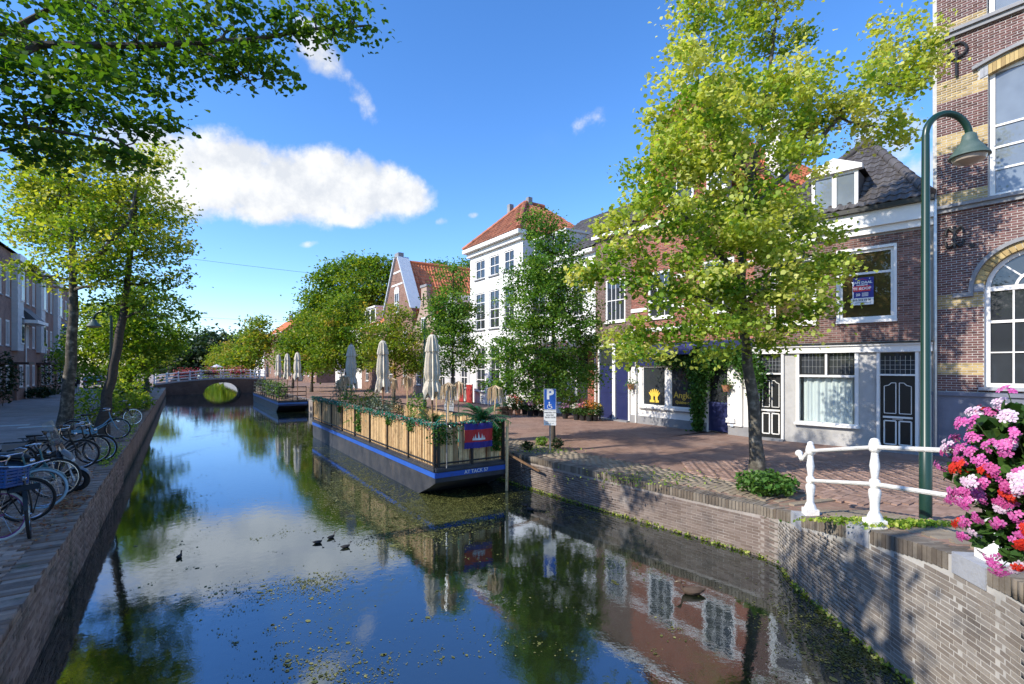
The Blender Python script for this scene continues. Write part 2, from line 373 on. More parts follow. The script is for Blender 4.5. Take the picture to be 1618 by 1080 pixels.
M_tile_g = mk('grey_roof_tile', [(.075, .068, .066), (.11, .10, .097)], .6, scale=1.5, rnd=.22, bump=.1)
M_tile_o = mk('orange_roof_tile', [(.52, .14, .05), (.60, .19, .075), (.42, .11, .045)], .7, scale=1.3, rnd=.25)
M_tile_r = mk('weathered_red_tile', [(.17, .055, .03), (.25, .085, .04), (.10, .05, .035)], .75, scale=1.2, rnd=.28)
M_slate = mk('slate', [(.05, .052, .06), (.075, .078, .085)], .6, rnd=.2)
M_bark = mk('bark', [(.045, .036, .027), (.085, .07, .055), (.03, .026, .02)], .9, scale=7, bump=.7, bscale=28)
M_bark_m = mk('mottled_bark', [(.035, .03, .022), (.09, .08, .06), (.32, .29, .23)], .9, scale=7, bump=.9, bscale=22)
M_bamboo = mk('reed', [(.55, .35, .16), (.66, .46, .24), (.38, .23, .11)], .8, scale=3.5, rnd=.42, stain=((.2, .12, .06), 3, .58, .75))
M_hull = mk('hull_grey', [(.022, .025, .034), (.045, .048, .058), (.075, .07, .07)], .5, scale=2.2, bump=.15, stain=((.13, .10, .08), 3.5, .6, .78))
M_hullblue = mk('hull_blue', [(.02, .085, .40), (.03, .12, .50)], .45, scale=1.5, stain=((.05, .06, .1), 3, .6, .78))
M_hullblue2 = mk('hull_dark_blue', [(.02, .04, .12), (.03, .06, .17)], .4)
M_deck = mk('deck_wood', [(.2, .13, .08), (.28, .19, .12)], .8, scale=3)
M_canvas = mk('canvas', [(.60, .54, .43), (.70, .64, .53), (.50, .45, .35)], .9, scale=3, bump=.2, bscale=12)
M_wood = mk('brown_wood', [(.16, .085, .04), (.25, .14, .07)], .6, scale=6)
M_straw = mk('straw', [(.52, .38, .22), (.62, .48, .30)], .9, rnd=.3)
M_red = mk('red_paint', [(.34, .03, .028)], .45)
M_pinkch = mk('pink_paint', [(.55, .20, .20), (.62, .28, .27)], .5)
M_teal = mk('teal_paint', [(.03, .22, .18), (.05, .3, .25)], .5)
M_signblue = mk('sign_blue', [(.012, .09, .42)], .4)
M_signwhite = mk('sign_white', [(.78, .78, .76)], .45)
M_signgrey = mk('sign_text_grey', [(.08, .08, .08)], .5)
M_signred = mk('sign_red', [(.62, .03, .05)], .45)
M_signnavy = mk('sign_navy', [(.02, .025, .22)], .4)
M_gold = mk('gold_lettering', [(.75, .52, .07)], .5)
M_flagblue = mk('flag_blue', [(.03, .02, .22)], .7)
M_flagred = mk('flag_red', [(.50, .025, .03)], .7)
M_pot = mk('terracotta', [(.38, .16, .08), (.45, .21, .12)], .8)
M_potb = mk('black_pot', [(.02, .02, .022)], .6)
M_curtain = mk('white_curtain', [(.84, .86, .86), (.78, .80, .81)], .85)
M_dark = mk('dark_interior', [(.012, .011, .010)], .9)
M_rail = mk('rail_white', [(.86, .84, .79), (.74, .72, .67)], .5, scale=6, bump=.5, bscale=30, stain=((.34, .25, .18), 13, .62, .72))
M_soil = mk('soil', [(.05, .035, .025), (.08, .06, .04)], .95)
M_lead = mk('lead_flashing', [(.45, .50, .55), (.55, .6, .65)], .5)
M_siding = mk('white_siding', [(.56, .56, .55), (.48, .48, .47)], .6)
M_dkdoor = mk('brown_door', [(.05, .025, .02)], .5)
M_awning = mk('grey_awning', [(.055, .06, .075)], .8)
G_dark = glassmat('window_glass', (.035, .04, .045))
G_brown = glassmat('window_glass_brown', (.07, .05, .02))
G_clear = glassmat('clear_glass', (.02, .022, .024), clear=.93)
G_screen = glassmat('windscreen_glass', (.25, .28, .3), clear=.7)
F_brickl = brickmat('left_house_brick', [(.23, .13, .10), (.29, .17, .13)], (.30, .24, .20))
F_brickd = brickmat('far_brick', [(.19, .10, .075), (.26, .14, .10)], (.36, .30, .25))
F_bridge = brickmat('bridge_brick', [(.12, .075, .06), (.17, .105, .08)], (.2, .16, .13))
F_quayl = brickmat('left_quay_brick', [(.36, .24, .165), (.46, .32, .23), (.24, .19, .14)], (.24, .20, .165), bump=.9, along=(-.5549, .8319), stain=((.035, .04, .022), -.62, -.30, (.34, .30, .25)))
F_plaza = brickmat('plaza_paving', [(.27, .165, .12), (.33, .21, .155), (.25, .185, .15)], (.15, .105, .08), .2, .1, .008, 'flat', ang=R(33.7) + R(45), bump=.3)
F_street = brickmat('street_paving', [(.35, .275, .24), (.42, .335, .295), (.32, .265, .24)], (.22, .19, .18), .2, .1, .008, 'flat', ang=R(-56), bump=.3)
F_bank = brickmat('bank_paving', [(.32, .205, .145), (.40, .275, .20), (.23, .165, .125)], (.07, .06, .05), .2, .1, .012, 'flat', ang=R(33.7), bump=.5)
LF_lime = leafmat('lime_leaf', [(0, (.055, .15, .016)), (.35, (.17, .32, .03)), (.65, (.40, .50, .075)), (1, (.68, .67, .22))], .48)
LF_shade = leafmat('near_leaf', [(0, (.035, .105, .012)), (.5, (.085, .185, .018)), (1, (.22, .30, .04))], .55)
LF_left = leafmat('left_leaf', [(0, (.07, .17, .016)), (.4, (.19, .32, .025)), (.7, (.42, .48, .06)), (1, (.62, .59, .14))], .5)
LF_green = leafmat('green_leaf', [(0, (.045, .13, .02)), (.5, (.115, .255, .036)), (1, (.30, .42, .07))], .45)
LF_warm = leafmat('warm_leaf', [(0, (.06, .155, .015)), (.5, (.165, .28, .025)), (.85, (.36, .38, .04)), (1, (.42, .31, .06))], .45)
LF_dark = leafmat('dark_leaf', [(0, (.012, .03, .01)), (.6, (.03, .06, .015)), (1, (.06, .09, .02))], .2)
LF_vine = leafmat('vine_leaf', [(0, (.03, .09, .015)), (.5, (.06, .16, .025)), (1, (.13, .24, .05))], .35)
LF_mixed = leafmat('flower_bed', [(0, (.03, .085, .015)), (.55, (.07, .13, .02)), (.7, (.5, .28, .03)), (.8, (.55, .12, .2)), (.9, (.6, .55, .5)), (1, (.5, .4, .05))], .25)
# ---------------------------------------------------------------- leaves and trees
def leaf_arrays(C, rng, size, tint, hexa=False, up=.75, droop=.25):
    """vertices for one leaf at every centre C"""
    n = len(C)
    nrm = rng.normal(0, .52, (n, 3)); nrm[:, 2] += up; nrm /= np.linalg.norm(nrm, axis=1)[:, None] + 1e-9
    d = rng.normal(0, 1, (n, 3)); d[:, 2] -= droop * 2; d -= nrm * np.sum(d * nrm, 1)[:, None]; d /= np.linalg.norm(d, axis=1)[:, None] + 1e-9
    w = np.cross(nrm, d); L = size * rng.uniform(.65, 1.3, n)[:, None]; fold = .16
    if hexa: pat = [(-.5, 0, 0), (-.32, .38, fold), (.12, .44, fold), (.55, 0, -.06), (.12, -.44, fold), (-.32, -.38, fold)]
    else: pat = [(-.5, 0, 0), (0, .42, fold), (.55, 0, -.05), (0, -.42, fold)]
    V = np.stack([C + d * L * a + w * L * b + nrm * L * c for a, b, c in pat], 1)
    k = len(pat); return V.reshape(-1, 3), np.arange(n * k), k, np.repeat(tint, k)
def leaf_mesh(name, C, rng, size, tint, mat, parent=None, hexa=False, up=.75, droop=.25):
    V, F, k, t = leaf_arrays(np.asarray(C, float), rng, size, np.clip(tint, 0, 1), hexa, up, droop)
    me = raw_mesh(name, V, F, k); a = me.attributes.new('tint', 'FLOAT', 'POINT'); a.data.foreach_set('value', t.astype(np.float32))
    me.materials.append(mat); o = bpy.data.objects.new(name, me); COL.objects.link(o)
    if parent is not None: o.parent = parent
    return o
def bez(a, b, lift=.15, n=6, rng=None, wob=.05):
    a, b = Vector(a), Vector(b); L = (b - a).length; c = (a + b) / 2 + Vector((0, 0, -lift * L)); out = []
    for i in range(n + 1):
        t = i / n; p = a * (1 - t) ** 2 + c * 2 * t * (1 - t) + b * t * t
        if rng is not None and 0 < i < n: p = p + Vector(rng.normal(0, wob * L * .25, 3))
        out.append(p)
    return out
def tree(name, label, base, trunk, r0, lobes, leafm, leaf=.09, per=45, spread=.36, density=1.0, seed=1, bark=None, limbs=True, group=None, hexa=False, tint_m=.45, tint_s=.2, cat='tree', topbias=.0, flat=.55, r1=.35, extra=()):
    """trunk: points in the world, base first; lobes: (centre, radii) ellipsoids of the crown; twigs carry leaf clusters"""
    rng = np.random.default_rng(seed); base = Vector(base); root = thing(name, label, cat, base, 0, group)
    T = [Vector(p) - base for p in trunk]; bark = bark or M_bark; mb = MB()
    # smooth trunk
    tp = []
    for i in range(len(T) - 1):
        for k in range(4): tp.append(T[i].lerp(T[i + 1], k / 4))
    tp.append(T[-1]); m = len(tp)
    sm = [tp[0]] + [(tp[i - 1] + tp[i] * 2 + tp[i + 1]) / 4 for i in range(1, m - 1)] + [tp[-1]]
    sm = [p + Vector((rng.normal(0, r0 * .08), rng.normal(0, r0 * .08), 0)) for p in sm]
    rad = [r0 * (1 - (1 - r1 * .5) * (i / (m - 1)) ** .9) for i in range(m)]
    rad[0] = r0 * 1.45; rad[1] = r0 * 1.12
    mb.tube(sm, rad, 12)
    nodes = [(sm[i], rad[i]) for i in range(int(m * .35), m)]
    br = MB()
    if limbs:
        for pts, ra in extra:
            P = [Vector(p) - base for p in pts]; n = len(P); rr = [ra * (1 - .75 * i / (n - 1)) for i in range(n)]
            mb.tube(P, rr, 8); 
            for i in range(n - 1):
                for k in range(3): nodes.append((P[i].lerp(P[i + 1], k / 3), rr[i]))
        for c, rr_ in lobes:
            c = Vector(c) - base; cand = [(q, r) for q, r in nodes if q.z < c.z + .2 * max(rr_)] or nodes
            q, r = min(cand, key=lambda e: (e[0] - c).length + max(0, e[0].z - c.z + .3) * .8)
            if (q - c).length < .25: continue
            pts = bez(q, c, .08, 6, rng, .12); ra = min(r * .62, .03 + .022 * (q - c).length); rr = [ra * (1 - .7 * i / 6) for i in range(7)]
            mb.tube(pts, rr, 7); nodes += [(p, x) for p, x in zip(pts[1:], rr[1:])]
    NP = np.array([p[:] for p, _ in nodes]); NR = np.array([r for _, r in nodes])
    Cs, Ts = [], []
    for c, rr_ in lobes:
        c = np.array((Vector(c) - base)[:]); ra = np.array(rr_); vol = ra[0] * ra[1] * ra[2]; n = max(3, int(density * 15 * vol ** .72 + 3))
        d = rng.normal(0, 1, (n, 3)); d /= np.linalg.norm(d, axis=1)[:, None]; rad_ = rng.uniform(0.12, 1, n) ** (1 / 2.0)
        p = c + d * ra * rad_[:, None]; Cs.append(p)
    Cs = np.concatenate(Cs)
    for p in Cs:
        dz = p[2] - NP[:, 2]; dist = np.linalg.norm(NP - p, axis=1) + np.maximum(0, -dz) * .6; i = int(np.argmin(dist))
        if dist[i] > .12:
            pts = bez(NP[i], p, .1, 4, rng, .15); ra = min(NR[i] * .6, .016); br.tube(pts, [ra, ra * .8, ra * .6, ra * .45, ra * .25], 3, cap=False)
    trunk_o = mb.build('trunk', bark, root, smooth=True)
    if br.v: br.build('branches', bark, trunk_o)['kind'] = 'stuff'
    nC = len(Cs); cnt = np.maximum(4, rng.poisson(per, nC)); idx = np.repeat(np.arange(nC), cnt)
    sp = spread * rng.uniform(.65, 1.35, nC)
    off = rng.normal(0, 1, (len(idx), 3)) * np.array((1, 1, flat)) * .5; pos = Cs[idx] + off * sp[idx][:, None]
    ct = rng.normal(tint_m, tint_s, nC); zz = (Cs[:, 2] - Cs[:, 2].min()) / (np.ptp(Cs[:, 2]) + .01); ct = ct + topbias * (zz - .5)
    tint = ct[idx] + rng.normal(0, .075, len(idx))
    cr = leaf_mesh('crown', pos, rng, leaf, tint, leafm, root, hexa); cr['kind'] = 'stuff'
    return root
def lob(px, py, Y, rx, ry, dY=0.0, rd=None):
    """ellipsoid whose outline covers rx, ry picture units at depth Y"""
    Yc = Y + dY; return (P3(px, py, Yc), (rx * Yc / FPX, (rd if rd else (rx + ry) / 2 * Yc / FPX), ry * Yc / FPX))
def bush(name, label, loc, r, h, mat, n=900, leaf=.07, seed=3, cat='plant', group=None, stems=6, tint_m=.45, flat_top=False, hexa=False):
    rng = np.random.default_rng(seed); root = thing(name, label, cat, loc, 0, group); mb = MB()
    tips = []
    for i in range(stems):
        a = 2 * math.pi * i / stems + rng.normal(0, .3); q = Vector((math.cos(a) * r * .6, math.sin(a) * r * .6, h * rng.uniform(.55, .95)))
        mb.tube(bez((0, 0, 0), q, -.1, 4, rng, .1), [.012, .01, .008, .006, .004], 4); tips.append(q)
    mb.build('stem', M_bark, root)
    d = rng.normal(0, 1, (n, 3)); d /= np.linalg.norm(d, axis=1)[:, None]; d *= (rng.uniform(.2, 1, n) ** .45)[:, None]
    lump = 1 + .22 * np.sin(d[:, :1] * 7 + seed) * np.cos(d[:, 1:2] * 6 + 1.3)
    P = d * lump * np.array((r, r, h / 2)) + np.array((0, 0, h * .55)); P[:, 2] = np.maximum(P[:, 2], .02)
    o = leaf_mesh('foliage', P, rng, leaf, rng.normal(tint_m, .2, n), mat, root, hexa); o['kind'] = 'stuff'; return root

# ---------------------------------------------------------------- facades
class Fac:
    """a facade line: origin p0 at the end that is left when one faces the house; local x along it, y into the house"""
    def __init__(s, p0, u):
        s.p = Vector((p0[0], p0[1], 0)); s.u = Vector((u[0], u[1], 0)).normalized(); s.inn = Vector((-s.u.y, s.u.x, 0)); s.ang = math.atan2(s.u.y, s.u.x)
        s.M = Matrix.Translation(s.p) @ Matrix.Rotation(s.ang, 4, 'Z')
    def fx(s, px, y=0.0):
        k = ray(px); a = s.p + s.inn * y; return (k * a.y - a.x) / (s.u.x - k * s.u.y)
    def fz(s, px, py, y=0.0):
        Y = (s.p + s.inn * y + s.u * s.fx(px, y)).y; return EYE - (py - HY) * Y / FPX
    def house(s, name, label, group=None): return thing(name, label, 'house', s.p, s.ang, group)

def wall_panel(mb, x0, x1, z0, z1, ops, depth=.16, y=0.0):
    """front wall with openings (x0, x1, z0, z1), their reveals built in"""
    xs = sorted(set([x0, x1] + [v for o in ops for v in o[:2] if x0 < v < x1])); zs = sorted(set([z0, z1] + [v for o in ops for v in o[2:4] if z0 < v < z1]))
    for i in range(len(xs) - 1):
        for j in range(len(zs) - 1):
            cx, cz = (xs[i] + xs[i + 1]) / 2, (zs[j] + zs[j + 1]) / 2
            if any(o[0] < cx < o[1] and o[2] < cz < o[3] for o in ops): continue
            mb.quad((xs[i], y, zs[j]), (xs[i + 1], y, zs[j]), (xs[i + 1], y, zs[j + 1]), (xs[i], y, zs[j + 1]))
    for a, b, c, d in [o[:4] for o in ops]:
        a, b, c, d = max(a, x0), min(b, x1), max(c, z0), min(d, z1)
        mb.quad((a, y, c), (a, y, d), (a, y + depth, d), (a, y + depth, c)); mb.quad((b, y, c), (b, y + depth, c), (b, y + depth, d), (b, y, d))
        mb.quad((a, y, d), (b, y, d), (b, y + depth, d), (a, y + depth, d)); mb.quad((a, y, c), (a, y + depth, c), (b, y + depth, c), (b, y, c))
def shell(mb, x0, x1, z0, z1, depth, y=0.0):
    """sides, back and lid of the house body behind the front wall"""
    mb.box(x0 + .004, x1 - .004, y + .3, depth, z0, z1)
    mb.quad((x0 + .004, y, z0), (x0 + .004, y + .31, z0), (x0 + .004, y + .31, z1), (x0 + .004, y, z1)); mb.quad((x1 - .004, y, z0), (x1 - .004, y, z1), (x1 - .004, y + .31, z1), (x1 - .004, y + .31, z0))
    mb.quad((x0, y, z1), (x1, y, z1), (x1, y + .31, z1), (x0, y + .31, z1))
def window(parent, x0, x1, z0, z1, y=.09, fr=.07, nv=1, nh=1, bar=.03, vs=None, hs=None, fm=None, gm=None, sill=True, sm=None, split=True, so=.07, name='window', curtain=None, sh=.07):
    fm = fm or M_white; gm = gm or G_dark; mb = MB(); d0, d1 = y - .03, y + .06
    mb.box(x0, x0 + fr, d0, d1, z0, z1); mb.box(x1 - fr, x1, d0, d1, z0, z1); mb.box(x0 + fr, x1 - fr, d0, d1, z1 - fr, z1); mb.box(x0 + fr, x1 - fr, d0, d1, z0, z0 + fr)
    X0, X1, Z0, Z1 = x0 + fr, x1 - fr, z0 + fr, z1 - fr
    vx = [X0 + (X1 - X0) * f for f in (vs if vs is not None else [i / nv for i in range(1, nv)])]; hz = [Z0 + (Z1 - Z0) * f for f in (hs if hs is not None else [i / nh for i in range(1, nh)])]
    for v in vx: mb.box(v - bar / 2, v + bar / 2, d0 + .012, d1 - .012, Z0, Z1)
    for h in hz: mb.box(X0, X1, d0 + .008, d1 - .016, h - bar / 2 - .003, h + bar / 2 + .003)
    w = mb.build(name, fm, parent)
    gx = [X0] + vx + [X1]; gz = [Z0] + hz + [Z1]
    if split:
        for i in range(len(gx) - 1):
            for j in range(len(gz) - 1): MB().box(gx[i] + .004, gx[i + 1] - .004, y + .014, y + .022, gz[j] + .004, gz[j + 1] - .004).build('pane', gm, w)
    else: MB().box(X0, X1, y + .02, y + .026, Z0, Z1).build('pane', gm, w)
    if sill: MB().box(x0 - .06, x1 + .06, -so, y - .032, z0 - sh, z0 - .002).build('sill', sm or M_stone, w)
    return w
def bricks(x0, x1, z0, z1, ops=None, bw=.21, bh=.054, j=.012, y=-.004, dep=.03, rng=None, cutf=None, thr=.25):
    """running-bond brick boxes for a local facade rectangle; ops rectangles cut out; cutf(z) -> more cut intervals"""
    C, S = [], []; row = 0; z = z0; rng = rng or random
    while z + bh <= z1 + .001:
        cuts = [(o[0], o[1]) for o in (ops or []) if o[2] < z + bh * .6 and o[3] > z + bh * .4]
        if cutf: cuts += cutf(z + bh / 2)
        x = x0 - (bw + j) * (.5 if row % 2 else 0)
        while x < x1:
            segs = [(max(x, x0), min(x + bw, x1))]
            for a, b in cuts:
                new = []
                for p, q in segs:
                    if b <= p or a >= q: new.append((p, q)); continue
                    if a > p: new.append((p, a - .004))
                    if b < q: new.append((b + .004, q))
                segs = new
            for p, q in segs:
                if q - p > .025:
                    C.append(((p + q) / 2, y + dep / 2 + rng.uniform(-.0025, .0025), z + bh / 2)); S.append((q - p, dep, bh))
            x += bw + j
        z += bh + j; row += 1
    return C, S
def lay(F, parent, C, S, mat, name='brick', rest='brickwork', n=300):
    place_pieces(parent, F.M, C, S, [0.0] * len(C), mat, name, rest, n)

def tiled_slope(parent, M, a, b, c, d, mat, tw=.24, th=.34, name='roof_tile', rest='roof_tiles', n=300, joined=False, thick=.035):
    """roof plane a-b (eave) to d-c (top), in the frame of parent, laid with curved pan tiles. a, b, c, d in order round the plane; d may equal c"""
    a, b, c, d = Vector(a), Vector(b), Vector(c), Vector(d); ex = (b - a); W_ = ex.length; ex = ex.normalized()
    mid = ((c + d) / 2 - (a + b) / 2); up = (mid - ex * mid.dot(ex)); H_ = up.length; up = up.normalized(); nn = ex.cross(up).normalized()
    dl = (d - a).dot(ex); cl = (c - a).dot(ex); V, F = [], []; per = []
    rows = int(H_ / th) + 1; cols = int(W_ / tw) + 1; rng = random.Random(5)
    prof = [(0, .0), (.2, .03), (.42, .045), (.62, .02), (.82, .0), (1.04, .012)]
    for r in range(rows):
        f0 = r * th / H_; f1 = min((r + 1.14) * th / H_, 1.02)
        for k in range(cols):
            x0 = k * tw; xm = x0 + tw / 2; fm = min((r + .5) * th / H_, 1)
            if xm < dl * fm - .02 or xm > W_ + (cl - W_) * fm + .02: continue
            base = []; jz = rng.uniform(-.004, .006)
            for q, (pu, pz) in enumerate(prof):
                for f, zz in ((f0, thick), (f1, .004)):
                    xx = x0 + pu * tw; lo, hi = dl * f, W_ + (cl - W_) * f; xx = min(max(xx, lo), hi)
                    base.append(a + ex * xx + up * (f * H_) + nn * (pz * tw / .24 + zz + jz))
            fs = [(2 * i, 2 * i + 2, 2 * i + 3, 2 * i + 1) for i in range(len(prof) - 1)]
            lip = len(base)
            for q in range(len(prof)): base.append(base[2 * q] - nn * .028)
            fs += [(lip + i, lip + i + 1, 2 * i + 2, 2 * i) for i in range(len(prof) - 1)]
            per.append((base, fs, (base[0] + base[3]) / 2))
    if joined: order, keep = [], per
    else:
        cw = sorted(per, key=lambda e: ((M @ e[2]) - Vector((0, 0, EYE))).length); order, keep = cw[:n], cw[n:]
    for bs, fs, ct in order:
        mb = MB(); mb.add([p - ct for p in bs], fs); mb.build(name, mat, parent, loc=ct)
    if keep:
        mb = MB()
        for bs, fs, _ in keep: mb.add(bs, fs)
        mb.build(rest, mat, parent)['kind'] = 'stuff'

# ---------------------------------------------------------------- bicycles
def bicycle(label, loc, ang, lean=0.0, frame=None, tyre=None, rimm=None, ladies=True, crate=None, steer=0.0, bag=None, rackf=False, R_=.345, group='bicycles parked along the quay'):
    frame = frame or M_black; tyre = tyre or M_rubber; rimm = rimm or M_chrome
    root = thing('bicycle', label, 'bicycle', loc, 0, group); root.rotation_mode = 'XYZ'; root.rotation_euler = (lean, 0, ang)
    WB = .56
    def wheel(c, par, st=0.0):
        ax = Vector((math.sin(-st), math.cos(st), 0)); w = MB(); w.ring(c, ax, R_ - .035, .012, 30, 6); w.tube([Vector(c) - ax * .045, Vector(c) + ax * .045], .02, 8); wo_ = w.build('wheel', rimm, par, True)
        MB().ring(c, ax, R_ - .008, .021, 34, 8).build('tyre', tyre, wo_, True)
        sp_ = MB(); u = Vector((math.cos(st), math.sin(st), 0))
        for i in range(18):
            a = 2 * math.pi * i / 18; dv = u * math.cos(a) + Vector((0, 0, 1)) * math.sin(a); s_ = .03 if i % 2 else -.03
            sp_.bar(Vector(c) + ax * s_ + dv * .02, Vector(c) + dv * (R_ - .04), .004)
        sp_.build('spokes', M_chrome, wo_); return wo_
    wheel((-WB, 0, R_), root)
    # steering assembly
    hb = Vector((.33, 0, .86)); fc = Vector((WB, 0, R_))
    rot = Matrix.Rotation(steer, 4, 'Z'); piv = Vector((.42, 0, 0))
    S = lambda p: (rot @ (Vector(p) - piv)) + piv
    wheel(S(fc), root, steer)
    fo = MB()
    for s_ in (-.05, .05): fo.tube([S((.40, s_ * .6, .70)), S((.47, s_, .5)), S((WB, s_, R_))], .013, 6)
    fo.tube([S((.375, 0, .72)), S((.33, 0, .94))], .016, 8); fo.build('fork', frame, root, True)
    hbm = MB(); hbm.tube([S((.12, -.29, 1.0)), S((.24, -.28, 1.03)), S((.36, -.14, 1.03)), S((.345, 0, 1.0)), S((.36, .14, 1.03)), S((.24, .28, 1.03)), S((.12, .29, 1.0))], .012, 8); hbm.tube([S((.33, 0, .93)), S((.345, 0, 1.0))], .014, 6)
    ho = hbm.build('handlebar', M_chrome, root, True)
    g = MB()
    for s_ in (-1, 1): g.tube([S((.07, .29 * s_, .99)), S((.17, .29 * s_, 1.01))], .018, 8)
    g.build('grip', M_plast, ho, True)
    f = MB(); bb = Vector((-.08, 0, .29)); st_ = Vector((-.22, 0, .72)); hd = Vector((.375, 0, .73)); hl = Vector((.405, 0, .62))
    if ladies: f.tube([hd, (.18, 0, .52), (-.02, 0, .40), bb + Vector((-.03, 0, .12))], .016, 8)
    else: f.tube([hd + Vector((-.01, 0, .05)), st_ + Vector((0, 0, .02))], .016, 8)
    f.tube([hl, bb], .019, 8); f.tube([bb, st_, (-.25, 0, .84)], .016, 8); f.tube([(.365, 0, .76), (.415, 0, .59)], .021, 8)
    for s_ in (-.05, .05):
        f.tube([bb + Vector((0, s_ * .6, 0)), (-WB, s_, R_)], .011, 6); f.tube([st_ + Vector((0, s_ * .5, -.03)), (-WB, s_, R_)], .009, 6)
    f.build('frame', frame, root, True)
    s = MB(); s.add([(-.40, -.085, .9), (-.40, .085, .9), (-.2, .05, .89), (-.1, .018, .88), (-.1, -.018, .88), (-.2, -.05, .89), (-.38, -.06, .84), (-.38, .06, .84), (-.12, 0, .85)],
                    [(0, 1, 2, 3, 4, 5), (0, 6, 7, 1), (1, 7, 8, 3, 2), (0, 5, 4, 8, 6), (6, 8, 7), (3, 8, 4)]); s.build('saddle', M_plast, root)
    mg = MB()
    for c, a0, a1, st2 in ((Vector((-WB, 0, R_)), 20, 190, 0), (S(fc), 25, 130, steer)):
        pr = None
        for i in range(13):
            a = R(a0 + (a1 - a0) * i / 12); u = Vector((math.cos(st2), math.sin(st2), 0)); p = c + (u * math.cos(a) + Vector((0, 0, 1)) * math.sin(a)) * (R_ + .025); w = Vector((-math.sin(st2), math.cos(st2), 0)) * .026
            if pr: mg.add([pr[0] - pr[1], pr[0] + pr[1], p + w, p - w], [(0, 1, 2, 3)])
            pr = (p, w)
    mg.build('mudguard', frame, root)
    rk = MB()
    for s_ in (-.06, .06): rk.tube([(-.28, s_, .74), (-.82, s_, .74)], .008, 5); rk.tube([(-.75, s_, .74), (-WB, s_ * 1.1, R_)], .007, 5)
    for i in range(4): rk.tube([(-.38 - .13 * i, -.06, .74), (-.38 - .13 * i, .06, .74)], .006, 5)
    rk.build('rear_rack', M_plast, root)
    ck = MB(); ck.tube([(-.08, -.07, .29), (-.08, .07, .29)], .02, 8); ck.bar((-.08, -.075, .29), (.06, -.075, .2), .02, .014); ck.bar((-.08, .075, .29), (-.22, .075, .38), .02, .014)
    ck.box(.02, .1, -.16, -.08, .185, .21); ck.box(-.26, -.18, .08, .16, .37, .395); ck.build('crank', M_chrome, root)
    MB().prism([(-.62, .30), (-.1, .22), (.03, .26), (.03, .35), (-.1, .38), (-.62, .40)], -.055, -.038).build('chain_guard', frame, root)
    MB().bar((-.3, .05, .3), (-.36, .2, .01), .018).build('kickstand', M_steel, root)
    lp = MB(); lp.lathe([(.01, 0), (.035, .012), (.038, .05), (.02, .07)], 10); l = lp.build('headlight', M_chrome, root, True); l.location = S((.42, 0, .85)); l.rotation_euler = (0, R(90), steer)
    if rackf or crate:
        fr_ = MB()
        for i in range(6): fr_.tube([S((.42 + .055 * i, -.17, .74)), S((.42 + .055 * i, .17, .74))], .008, 5)
        for s_ in (-.17, .17): fr_.tube([S((.42, s_, .74)), S((.70, s_, .74))], .009, 5); fr_.tube([S((.66, s_, .74)), S((WB, s_ * .35, R_))], .008, 5)
        fr_.build('front_rack', M_plast, root)
    if crate:
        k = MB(); x0, x1, y0, y1 = .40, .74, -.21, .21
        for zz in np.linspace(.77, 1.0, 6):
            for p, q in (((x0, y0), (x1, y0)), ((x1, y0), (x1, y1)), ((x1, y1), (x0, y1)), ((x0, y1), (x0, y0))): k.bar(S((*p, zz)), S((*q, zz)), .014, .026)
        for p in ((x0, y0), (x1, y0), (x1, y1), (x0, y1), ((x0 + x1) / 2, y0), ((x0 + x1) / 2, y1), (x0, 0), (x1, 0)): k.bar(S((*p, .76)), S((*p, 1.01)), .02)
        k.add([S((x0, y0, .765)), S((x1, y0, .765)), S((x1, y1, .765)), S((x0, y1, .765))], [(0, 1, 2, 3)]); k.build('crate', crate, root)
    if bag:
        for s_ in (-1, 1):
            b = MB(); b.box(-.76, -.40, .09 * s_ - .06 * (s_ < 0), .09 * s_ + .06 * (s_ > 0), .40, .72); b.box(-.77, -.39, .085 * s_ - .075 * (s_ < 0), .085 * s_ + .075 * (s_ > 0), .60, .735); b.build('pannier', bag, root)
    return root
# ---------------------------------------------------------------- right quay line and ramp
def zr(Y):                                            # height of the quay's top as it climbs to the bridge
    t = [(-9, .8), (3.2, .8), (4.1, .77), (5.0, .68), (6.1, .52), (6.7, .40), (7.7, .2), (8.6, .03), (9.3, 0), (999, 0)]
    for (a, za), (b, zb) in zip(t, t[1:]):
        if a <= Y <= b: return za + (zb - za) * (Y - a) / (b - a)
    return 0.0
far_end = CQ(330, RQ)
QK = [far_end, CQ(150, RQ), CQ(72, RQ), CQ(45, RQ), CQ(26, RQ), Vector((.29, 14.0, 0)), Vector((1.45, 12.5, 0)), Vector((2.67, 10.98, 0)), Vector((3.8, 9.62, 0)), Vector((4.42, 8.85, 0)),
      Vector((4.55, 8.5, 0)), Vector((4.47, 8.1, 0)), Vector((4.38, 7.6, 0)), Vector((4.32, 7.0, 0)), Vector((4.28, 6.4, 0)), Vector((4.26, 5.8, 0)), Vector((4.24, 5.2, 0)), Vector((4.2, 4.7, 0)), Vector((4.13, 4.2, 0)), Vector((4.02, 3.72, 0)), Vector((3.65, 3.2, 0)), Vector((2.95, 2.55, 0)), Vector((1.95, 1.5, 0))]
def resample(P, step):
    out = [P[0]]
    for a, b in zip(P, P[1:]):
        n = max(1, int((b - a).length / step)); out += [a.lerp(b, i / n) for i in range(1, n + 1)]
    return out
def normals(P):
    N = []
    for i in range(len(P)):
        d = (P[min(i + 1, len(P) - 1)] - P[max(i - 1, 0)]).normalized(); N.append(Vector((-d.y, d.x, 0)))   # points to the plaza
    return N
QN = normals(QK)
